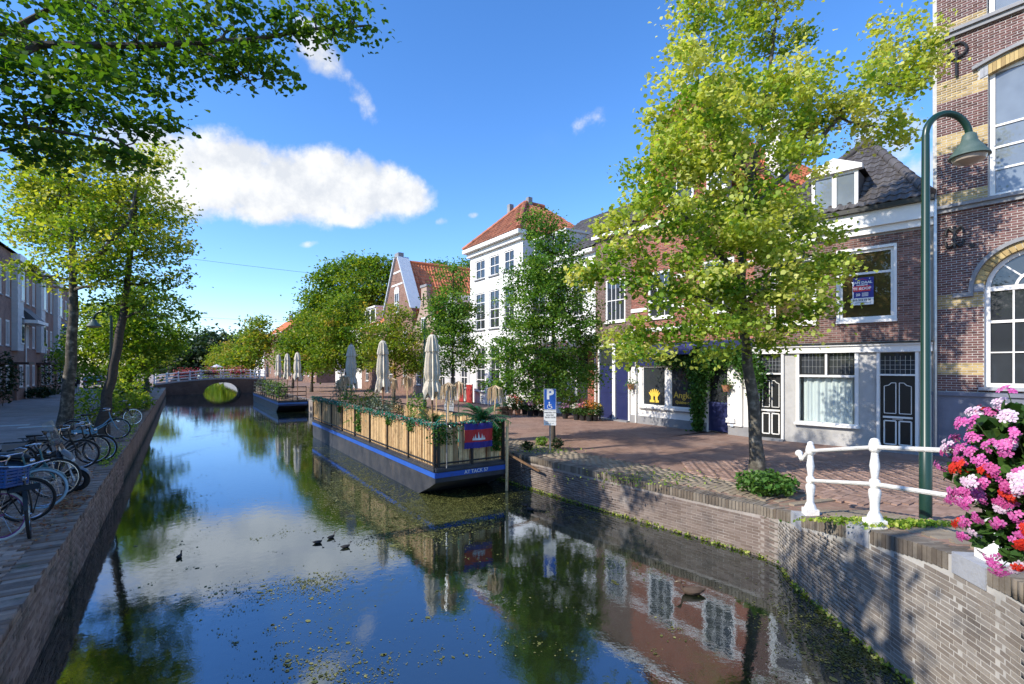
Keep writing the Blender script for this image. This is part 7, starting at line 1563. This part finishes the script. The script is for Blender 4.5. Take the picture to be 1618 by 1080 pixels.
# ================================================================ parking signs
def parking_sign(label, p, a, h, lines=True):
    h = h / .66; r_ = thing('parking_sign', label, 'sign', p, a, 'disabled parking signs on the quay'); r_.scale = (.66, .66, .66); MB().tube([(0, .05, 0), (0, .05, h)], .035, 8).build('post', M_steel, r_, True); MB().box(-.27, .27, -.012, .012, h - .86, h + .06).build('plate', M_signblue, r_)
    b = MB()
    for x0, x1, z0_, z1_ in ((-.27, .27, h + .045, h + .06), (-.27, .27, h - .86, h - .845), (-.27, -.255, h - .86, h + .06), (.255, .27, h - .86, h + .06)): b.box(x0, x1, -.018, -.0122, z0_, z1_)
    b.build('border', M_signwhite, r_); text('P', M_signwhite, .62, r_, (0, -.016, h - .2), bold=.022)
    w = MB(); w.ball((-.03, -.015, h - .545), .032, .004, .032, 10, 4); w.bar((-.03, -.016, h - .58), (-.03, -.016, h - .7), .035, .004, up=(0, 1, 0)); w.bar((-.03, -.016, h - .63), (.06, -.016, h - .63), .022, .004, up=(0, 1, 0)); w.bar((-.03, -.016, h - .70), (.06, -.016, h - .70), .028, .004, up=(0, 1, 0)); w.bar((.06, -.016, h - .70), (.10, -.016, h - .79), .026, .004, up=(0, 1, 0))
    for i in range(15): a0, a1 = R(115 + 16 * i), R(115 + 16 * (i + 1)); w.bar((-.02 + .095 * math.cos(a0), -.016, h - .725 + .095 * math.sin(a0)), (-.02 + .095 * math.cos(a1), -.016, h - .725 + .095 * math.sin(a1)), .022, .004, up=(0, 1, 0))
    w.build('wheelchair_symbol', M_signwhite, r_); pl = MB().box(-.27, .27, -.012, .012, h - 1.36, h - .885).build('lower_plate', M_signwhite, r_); MB().box(-.27, .27, -.0121, .0119, h - 1.55, h - 1.375).build('lower_plate', M_signwhite, r_)
    if lines:
        for t_, z_ in (('maandag t/m', h - .98), ('zaterdag', h - 1.09), ('08.00-18.00', h - 1.2)): text(t_, M_signgrey, .1, r_, (0, -.0135, z_), ext=.001, bold=.002)
        text('max. 2 uur', M_signgrey, .08, r_, (0, -.0135, h - 1.46), ext=.001)
    MB().box(-.06, .06, -.005, .06, h - .5, h - .46).build('clamp', M_steel, r_)
g = GP(869, 714); parking_sign('blue disabled parking sign on a steel post at the quay edge', g, R(-4), 1.80)
g = onT(709.5, 8.6); parking_sign('second blue parking sign seen across the barge deck', g, R(8), 1.75)

# ================================================================ flowers before the shop
FLC = dict(y=(.55, .36, .03), w=(.7, .66, .6), p=(.6, .2, .32), o=(.6, .2, .03), g=(.16, .24, .05), r=(.5, .05, .06), m=(.4, .2, .38))
FLM = {k: leafmat('bloom_' + k, [(0, (.03, .08, .015)), (.5, (.07, .14, .025)), (.58, c), (1, tuple(min(.8, x * 1.2 + .04) for x in c))], .25) for k, c in FLC.items()}
names = dict(y='yellow', w='white', p='pink', o='orange', g='lime green', r='red', m='mauve')
spots = [(806, 655, 'g', .34, 'terracotta'), (818, 655, 'o', .3, 't'), (829, 654, 'w', .26, 'b'), (838, 657, 'p', .28, 'b'), (847, 655, 'g', .34, 'b'), (856, 658, 'y', .36, 'b'), (866, 657, 'y', .36, 'b'), (893, 661, 'm', .25, 'b'), (911, 663, 'w', .26, 'b'), (921, 664, 'p', .3, 'b'), (931, 665, 'o', .36, 'b'), (940, 665, 'y', .3, 'b'), (812, 646, 'r', .32, 'b'), (826, 645, 'g', .5, 'b'), (842, 645, 'w', .4, 'b'), (858, 646, 'o', .4, 'b'), (902, 655, 'g', .42, 'b')]
for k, (px, py, c, r0, pt) in enumerate(spots):
    g = GP(px, py); nb_ = spots[k - 1]
    lab = f'{names[c]} flowers in a {"terracotta" if pt[0] == "t" else "black"} pot, ' + ('front row' if py > 652 else 'back row') + ' of display, ' + ('by the white house' if px < 822 else 'left of the parking sign' if px < 850 else 'behind the parking sign' if px < 890 else 'beside the flower table' if px < 915 else 'next to the blue doors')
    if k and lab in LABS: lab += ' again'
    LABS = (LABS if k else []) + [lab]
    r_ = thing('flower_pot', lab, 'flower pot', g, k, 'potted flowers before the flower shop'); MB().lathe([(.12, 0), (.17, .26), (.18, .28)], 10).build('pot', M_pot if pt[0] == 't' else M_potb, r_, True); rg = np.random.default_rng(300 + k); r0 *= 1.3; n = 380; d = rg.normal(0, 1, (n, 3)); d /= np.linalg.norm(d, axis=1)[:, None]; P = d * (rg.uniform(.2, 1, n) ** .5)[:, None] * np.array((r0, r0, r0 * .85)) + np.array((0, 0, .28 + r0 * .65)); ti = np.where((d[:, 2] > .15) & (rg.random(n) < .6), rg.uniform(.56, 1, n), rg.uniform(0, .5, n)); o = leaf_mesh('blooms', P, rg, .085, ti, FLM[c], r_); o['kind'] = 'stuff'
for k, (px, py, r0, h, lab) in enumerate(((812, 641, .6, 1.5, 'tall leafy shrub in front of the white house wall in the shop display'), (836, 640, .7, 1.7, 'tall leafy shrub in the middle of the shop display'), (858, 641, .6, 1.4, 'leafy shrub behind the yellow flowers of the shop display'))): bush('display_shrub', lab, GP(px, py), r0, h, (LF_vine, LF_green, LF_warm)[k], 700, .11, 345 + k, 'shrub', 'tall shrubs of the shop display', 5, .5)
g = GP(948, 664); bush('lavender', 'spiky lavender in a pot beside the blue doors', g, .22, .75, LF_grey, 300, .06, 340, 'plant', None, 8)
tb_ = thing('display_table', 'dark display table with potted flowers under the awning', 'table', GP(893, 655), FE.ang); MB().box(-.6, .6, -.3, .3, .72, .76).build('table_top', M_wood, tb_)
for x in (-.55, .55):
    for y in (-.26, .26): MB().box(x - .025, x + .025, y - .025, y + .025, 0, .72).build('leg', M_iron, tb_)
for k, (x, c, pm) in enumerate(((-.4, 'm', M_pot), (0, 'p', M_signwhite), (.38, 'g', M_signwhite))):
    p = Matrix.Translation(tb_.location) @ Matrix.Rotation(FE.ang, 4, 'Z') @ Vector((x, 0, .76)); r_ = thing('flower_pot', ('mauve flowers in terracotta pot on the display table', 'pink flowers in white pot on the display table', 'leafy plant in white pot on the display table')[k], 'flower pot', p, k, 'potted flowers on the display table'); MB().lathe([(.09, 0), (.13, .2), (.14, .22)], 10).build('pot', pm, r_, True); rg = np.random.default_rng(360 + k); n = 150; P = rg.normal(0, 1, (n, 3)) * (.13, .13, .12) + np.array((0, 0, .36)); o = leaf_mesh('blooms', P, rg, .07, rg.uniform(0, 1, n), FLM[c], r_); o['kind'] = 'stuff'
for k, (px, py, lab) in enumerate(((804, 662, 'slatted wooden crate with plants nearest the white house'),)):
    r_ = thing('plant_crate', lab, 'crate', GP(px, 655) + Vector((-.3, 0, 0)), FE.ang); 
    for z in (.02, .16, .3): MB().box(-.25, .25, -.2, .2, z, z + .11).build('slat', M_wood, r_)
# hanging baskets with mauve flowers under the eaves of the shop
for k, (px, py, lab) in enumerate(((812, 566, 'hanging mauve flowers on the white house front'), (851, 555, 'hanging pink flowers above the shop awning'), (884, 552, 'hanging pink flowers near the end of the awning'), (842, 590, 'low hanging pink flowers under the shop awning'))):
    g = onT(px, TROW - .9); z = EYE - (py - HY) * g.y / FPX; r_ = thing('hanging_basket', lab, 'hanging basket', (g.x, g.y, z), 0, 'hanging baskets at the flower shop'); MB().lathe([(.05, -.12), (.17, .02), (.18, .04)], 10).build('basket', M_potb, r_, True); MB().bar((0, 0, .02), qdir * .9 + Vector((0, 0, .35)), .025).build('bracket', M_iron, r_); rg = np.random.default_rng(380 + k); n = 260; P = rg.normal(0, 1, (n, 3)) * (.26, .22, .17) + np.array((0, 0, .12)); o = leaf_mesh('blooms', P, rg, .09, rg.uniform(.2, 1, n), FLM['p' if k else 'm'], r_); o['kind'] = 'stuff'
# red chest-like panels beyond the barge: shop boards by the white house
for k, (px, lab) in enumerate(((728, 'red upright board leaning by the grey house doorway'), (742, 'second red upright board nearer the white house'))):
    g = onT(px, 16.2); r_ = thing('red_board', lab, 'board', g, FE.ang, 'red boards outside the houses'); MB().box(-.4, .4, -.03, .03, .05, 1.25).build('board', M_red, r_); MB().box(-.42, .42, -.04, .04, 1.25, 1.32).build('top_rail', M_white, r_); MB().box(-.3, .3, .03, .3, 0, .05).build('foot', M_iron, r_)
# bollard by the white house
r_ = thing('bollard', 'dark iron bollard in front of the white house', 'bollard', GP(795, 647)); MB().lathe([(.16, 0), (.16, .2), (.09, .26), (.075, .9), (.1, .95), (.1, 1.02), (.05, 1.1)], 12).build('post', M_bluestone, r_, True)

# ================================================================ bicycles and scooter on the shaded bank
qa = math.atan2(qdir.y, qdir.x)
def bk(px, py, t=None): return GP(px, py)
def bike_at(front_px, front_py, ang, **kw):
    """px, py: where the front wheel touches the ground"""
    g = GP(front_px, front_py); lb = kw.pop('label'); return bicycle(lb, (g.x - .56 * math.cos(ang), g.y - .56 * math.sin(ang), .022), ang, **kw)
M_tyre_w = mk('cream_tyre', [(.62, .64, .58), (.5, .52, .48)], .8); M_tyre_b = mk('pale_blue_tyre', [(.30, .48, .60), (.38, .55, .66)], .75); M_fr_teal = mk('teal_frame', [(.03, .12, .14), (.05, .17, .18)], .4); M_fr_blue = mk('light_blue_frame', [(.12, .30, .42), (.16, .36, .5)], .4); M_rim_p = mk('violet_rim', [(.22, .05, .2)], .4); M_crate = mk('blue_crate', [(.015, .07, .22), (.02, .09, .28)], .5); M_bag = mk('grey_pannier', [(.16, .15, .15), (.22, .21, .21)], .8); M_fr_wht = mk('white_frame', [(.6, .6, .6)], .4)
bike_at(-2, 856, qa + R(-22), label='bicycle with blue crate, cream tyres and violet rims at the picture edge', tyre=M_tyre_w, rimm=M_rim_p, ladies=True, lean=R(-4), crate=M_crate)
bike_at(62, 846, qa + R(-34), label='black bicycle with empty front rack and wheel turned to the viewer', rackf=True, steer=R(-46), lean=R(6), ladies=True)
bike_at(42, 826, qa + R(-6), label='dark bicycle with silver rims behind the bicycle with empty front rack', ladies=False, lean=R(3), steer=R(8))
bike_at(66, 805, qa + R(-8), label='teal bicycle with pale blue tyres', tyre=M_tyre_b, frame=M_fr_teal, lean=R(4), steer=R(6))
bike_at(88, 788, qa + R(4), label='grey green bicycle with thin black tyres next to the scooter', frame=M_fr_teal, lean=R(-5), ladies=True, R_=.36)
bike_at(128, 741, qa + R(6), label='bicycle carrying grey panniers behind the scooter', bag=M_bag, lean=R(3))
bike_at(147, 733, qa + R(2), label='black bicycle between the panniers bicycle and the thick tyred one', lean=R(-3), ladies=False)
bike_at(158, 731, qa + R(10), label='black bicycle with thick tyres standing nearest the leaning trunk', lean=R(4), frame=M_iron)
bike_at(186, 694, qa + R(4), label='black bicycle with light blue frame tube beyond the leaning trunk', frame=M_fr_blue, lean=R(3))
bike_at(210, 672, qa + R(12), label='bicycle with bare silver wheel against the shrub', frame=M_bark, tyre=M_bag, lean=R(-6))
bike_at(226, 634, qa + R(-20), label='white framed bicycle furthest along the bank', frame=M_fr_wht, lean=R(2)); bike_at(212, 638, qa + R(8), label='blue bicycle with white saddle bag near the bridge', frame=M_hullblue2, lean=R(-2), bag=M_signwhite)
# scooter
def scooter():
    g = GP(121, 777); a = qa + R(-12); r_ = thing('scooter', 'dark blue grey motor scooter with tall windscreen', 'scooter', (g.x - .62 * math.cos(a), g.y - .62 * math.sin(a), .022), a); r_.rotation_euler = (R(5), 0, a)
    M_sc = mk('scooter_paint', [(.022, .035, .055), (.03, .045, .07)], .22, coat=.6); M_scg = mk('scooter_grey', [(.10, .115, .13), (.14, .155, .17)], .35, coat=.3); wr = .225
    for x in (-.62, .62):
        w = MB(); w.ring((x, 0, wr), (0, 1, 0), wr - .075, .03, 22, 6); w.tube([(x, -.06, wr), (x, .06, wr)], .05, 8)
        for i in range(5): an = 2 * math.pi * i / 5; w.bar((x, 0, wr), (x + .13 * math.cos(an), 0, wr + .13 * math.sin(an)), .03, .02)
        wo2 = w.build('wheel', M_steel, r_, True); MB().ring((x, 0, wr), (0, 1, 0), wr - .048, .052, 26, 10).build('tyre', M_rubber, wo2, True)
    def loft(secs, mat, name):
        vs, fs = [], []; n = len(secs[0])
        for s in secs: vs += s
        for i in range(len(secs) - 1):
            for k in range(n): fs.append((i * n + k, i * n + (k + 1) % n, (i + 1) * n + (k + 1) % n, (i + 1) * n + k))
        fs.append(tuple(range(n))[::-1]); fs.append(tuple((len(secs) - 1) * n + k for k in range(n))); return MB().add(vs, fs).build(name, mat, r_, True)
    def ell(x, z, wy, hz, n=12, sk=0): return [(x + sk * math.sin(2 * math.pi * k / n) * hz, wy * math.cos(2 * math.pi * k / n), z + hz * math.sin(2 * math.pi * k / n)) for k in range(n)]
    loft([ell(-.88, .66, .05, .05), ell(-.75, .62, .13, .13), ell(-.5, .55, .17, .18), ell(-.22, .5, .16, .18), ell(-.05, .42, .12, .13)], M_sc, 'body'); loft([ell(-.82, .74, .06, .03), ell(-.6, .79, .13, .06), ell(-.3, .78, .14, .07), ell(-.12, .74, .10, .05), ell(-.05, .71, .04, .02)], M_plast, 'saddle')
    loft([ell(-.15, .30, .13, .06), ell(.1, .27, .16, .05), ell(.3, .3, .14, .06)], M_plast, 'footboard')
    loft([ell(.28, .33, .10, .06, sk=.0), ell(.36, .5, .2, .1, sk=-.3), ell(.42, .68, .22, .11, sk=-.3), ell(.40, .86, .17, .1, sk=-.3), ell(.34, .98, .12, .07)], M_sc, 'front_shield'); loft([ell(.44, .80, .11, .06), ell(.54, .70, .09, .08), ell(.60, .57, .05, .05), ell(.64, .5, .02, .02)], M_scg, 'nose_panel')
    l = MB(); 
    for s in (-1, 1): l.add([(.49, .13 * s, .70), (.60, .05 * s, .58), (.57, .10 * s, .66), (.50, .155 * s, .76)], [(0, 1, 2, 3)])
    l.ball((.57, 0, .62), .05, .07, .035); l.build('headlight', mk('headlight_glass', [(.65, .7, .72)], .1), r_)
    f = MB(); f.tube([(.36, 0, .9), (.5, 0, .55), (.62, .075, wr)], .025, 7); f.tube([(.5, 0, .55), (.62, -.075, wr)], .025, 7); f.build('fork', M_steel, r_, True)
    fd = MB(); pr = None
    for i in range(9):
        an = R(10 + 120 * i / 8); p = Vector((.62 + (wr + .03) * math.cos(an), 0, wr + (wr + .03) * math.sin(an))); q = (p + Vector((0, .065, -.01)), p + Vector((0, 0, .015)), p + Vector((0, -.065, -.01)))
        if pr: fd.add([pr[0], pr[1], pr[2], q[0], q[1], q[2]], [(0, 1, 4, 3), (1, 2, 5, 4)])
        pr = q
    fd.build('mudguard', M_scg, r_, True)
    h = MB(); h.tube([(.26, -.34, 1.02), (.32, -.15, 1.04), (.33, 0, 1.0), (.32, .15, 1.04), (.26, .34, 1.02)], .016, 7); h.ball((.34, 0, 1.0), .1, .13, .06); ho = h.build('handlebar', M_plast, r_, True); m = MB()
    for s in (-1, 1): m.tube([(.3, .2 * s, 1.05), (.3, .3 * s, 1.22)], .007, 5); m.ball((.3, .32 * s, 1.25), .02, .06, .045)
    m.build('mirror', M_plast, ho, True)
    sc = MB(); nx, nz = 8, 6
    def wp(i, j): u = (i / nx - .5) * 2; v = j / nz; return Vector((.44 - .16 * v - .10 * u * u, u * (.2 - .05 * v * v), .98 + .46 * v * (1 - .12 * u * u)))
    for i in range(nx):
        for j in range(nz): sc.quad(wp(i, j), wp(i + 1, j), wp(i + 1, j + 1), wp(i, j + 1))
    sc.build('windscreen', G_screen, r_, True); MB().bar((-.3, .1, .28), (-.75, .16, .3), .07).build('exhaust', M_steel, r_); MB().box(-.93, -.88, -.06, .06, .56, .62).build('tail_light', M_red, r_); MB().bar((-.1, .1, .25), (-.16, .24, .0), .02).build('stand', M_steel, r_); return r_
scooter()

# ================================================================ parked car, walker, far parasol
def car():
    g = onT(150, -8.2); a = math.atan2(cdir.y, cdir.x); r_ = thing('parked_car', 'silver car parked along the shaded terrace behind the shrubs', 'car', (g.x, g.y, 0), a); M_car = mk('silver_paint', [(.42, .44, .46)], .3, .4, coat=.5)
    pr = [(-2, .35), (2, .35), (2.05, .6), (1.9, .82), (1.0, .92), (.45, 1.42), (-1.2, 1.45), (-1.85, 1.0), (-2.05, .9)]; MB().prism(pr, -.82, .82).build('body', M_car, r_)
    gl_ = MB(); gl_.prism([(.95, .95), (.44, 1.36), (-1.1, 1.38), (-1.6, .98)], -.826, .826); gl_.build('window', G_dark, r_); MB().add([(.98, -.72, .95), (.98, .72, .95), (.47, .68, 1.41), (.47, -.68, 1.41)], [(0, 1, 2, 3)]).build('windscreen', G_dark, r_)
    for x in (-1.3, 1.3):
        for y in (-.78, .78): w = MB(); w.ring((x, y, .32), (0, 1, 0), .23, .09, 18, 6); wo2 = w.build('wheel', M_rubber, r_, True); MB().tube([(x, y - .08, .32), (x, y + .08, .32)], .18, 12).build('rim', M_steel, wo2)
    for y in (-.6, .6): MB().box(-2.08, -2.03, y - .15, y + .15, .7, .85).build('tail_light', M_red, r_); MB().box(2.03, 2.08, y - .18, y + .18, .62, .76).build('headlight', M_signwhite, r_)
car()
def person(label, p, a, h=1.72):
    r_ = thing('person', label, 'person', p, a); me = bpy.data.meshes.new('body'); s = h / 1.72
    J = [(0, 0, .95), (0, 0, 1.2), (0, 0, 1.42), (0, 0, 1.52), (0, .02, 1.62), (0, .02, 1.70), (-.17, 0, 1.40), (-.21, .03, 1.14), (-.2, .14, .92), (.17, 0, 1.40), (.21, -.04, 1.14), (.2, .04, .90), (-.09, 0, .88), (-.1, .14, .50), (-.1, .12, .08), (-.1, .24, .03), (.09, 0, .88), (.1, -.06, .50), (.1, -.24, .12), (.1, -.14, .04)]
    E = [(0, 1), (1, 2), (2, 3), (3, 4), (4, 5), (2, 6), (6, 7), (7, 8), (2, 9), (9, 10), (10, 11), (0, 12), (12, 13), (13, 14), (14, 15), (0, 16), (16, 17), (17, 18), (18, 19)]
    rad = [.15, .14, .15, .055, .095, .07, .065, .048, .04, .065, .048, .04, .095, .065, .045, .04, .095, .065, .045, .04]
    me.from_pydata([tuple(c * s for c in j) for j in J], E, []); o = bpy.data.objects.new('body', me); COL.objects.link(o); o.parent = r_; md = o.modifiers.new('skin', 'SKIN'); sv = me.skin_vertices[0].data
    for v, q in zip(sv, rad): v.radius = (q * s, q * s)
    sv[0].use_root = True; o.modifiers.new('sub', 'SUBSURF').levels = 1
    m = bpy.data.materials.new('walker_clothes'); m.use_nodes = True; T = NT(m.node_tree); tcx = T.node('ShaderNodeTexCoord'); sp = T.node('ShaderNodeSeparateXYZ'); T.l.new(tcx.outputs['Object'], sp.inputs[0]); T.l.new(T.ramp(T.m('DIVIDE', sp.outputs[2], 1.75 * s), [(0, (.05, .04, .04)), (.05, (.5, .5, .48)), (.5, (.5, .5, .48)), (.52, (.03, .03, .035)), (.85, (.03, .03, .035)), (.86, (.45, .28, .2))], 'CONSTANT'), T.n['Principled BSDF'].inputs['Base Color']); me.materials.append(m)
    MB().ball((0, -.02 * s, 1.70 * s), .105 * s, .115 * s, .09 * s).build('hair', M_bark, r_, True); b = MB(); b.box(.18, .34, -.16, .14, .72, 1.0); b.tube([(.24, 0, 1.0), (.12, .02, 1.45), (-.1, -.02, 1.2)], .012, 5); b.build('bag', M_plast, r_)
g = onT(124, -7.4); person('person in dark top and pale trousers walking along the shaded street with a black bag', (g.x, g.y, 0), R(150))
r_ = thing('open_parasol', 'small white open parasol beyond the far bridge railing', 'parasol', CQ(80, 4.2, .6)); MB().tube([(0, 0, 0), (0, 0, 2.05)], .03, 6).build('pole', M_wood, r_); MB().lathe([(.8, 1.75), (.45, 1.95), (.06, 2.1), (.02, 2.15)], 8).build('canopy', M_rail, r_)

# ================================================================ water birds
def duck(label, px, py, a, s=1.0, mat=None, head=True, group='coots and ducks on the canal'):
    g = GP(px, py, WZ); r_ = thing('duck', label, 'water bird', (g.x, g.y, WZ), a, group); m = MB(); prof = []
    secs = [(-.23, .09, .012, .01), (-.19, .075, .04, .03), (-.1, .06, .085, .065), (0, .055, .1, .075), (.1, .06, .085, .065), (.16, .08, .05, .05), (.185, .13, .033, .035), (.195, .19, .03, .03), (.215, .225, .036, .036), (.25, .225, .026, .024), (.27, .215, .012, .01)]
    n = 10; vs, fs = [], []
    for x, z, wy, hz in secs:
        for k in range(n): t = 2 * math.pi * k / n; vs.append((x * s, wy * math.cos(t) * s, (z + hz * math.sin(t)) * s))
    for i in range(len(secs) - 1):
        for k in range(n): fs.append((i * n + k, i * n + (k + 1) % n, (i + 1) * n + (k + 1) % n, (i + 1) * n + k))
    fs.append(tuple(range(n))[::-1]); fs.append(tuple((len(secs) - 1) * n + k for k in range(n))); m.add(vs, fs); m.build('body', mat or M_duck, r_, True); b = MB(); b.add([(.265 * s, -.012 * s, .22 * s), (.265 * s, .012 * s, .22 * s), (.265 * s, 0, .235 * s), (.315 * s, 0, .208 * s)], [(0, 1, 3), (1, 2, 3), (2, 0, 3)]); b.build('beak', M_duckbill, r_)
M_duck = mk('dark_feathers', [(.018, .016, .015), (.035, .03, .026)], .7, scale=20); M_duckbill = mk('beak', [(.3, .25, .15)], .5); M_duckb = mk('brown_feathers', [(.07, .045, .03), (.13, .09, .06)], .75, scale=25)
duck('dark duck leading the group of three', 502, 858, R(20), .42); duck('dark duck highest in the group of three', 523, 850, R(60), .42); duck('dark duck trailing the group of three', 546, 865, R(30), .42); duck('lone dark duck by the shaded bank', 283, 881, R(100), .4)
duck('coot making ripples in the white reflection', 838, 806, R(130), .55); duck('small duck beside the coot in the ripples', 830, 799, R(170), .38); duck('brown duck near the brick quay in the dark reflections', 1094, 938, R(180), .85, M_duckb)
# cables over the canal
def cable(label, a, b, sag):
    r_ = thing('cable', label, 'cable', (0, 0, 0), 0, 'cables across the canal'); m = MB(); n = 14; m.tube([a.lerp(b, i / n) + Vector((0, 0, -sag * 4 * (i / n) * (1 - i / n))) for i in range(n + 1)], .012, 4); m.build('wire', M_iron, r_)
cable('upper overhead cable across the canal', P3(165, 390, 47), P3(700, 452, 45), .2); cable('lower overhead cable across the canal', P3(200, 492, 62), P3(560, 512, 60), .2)
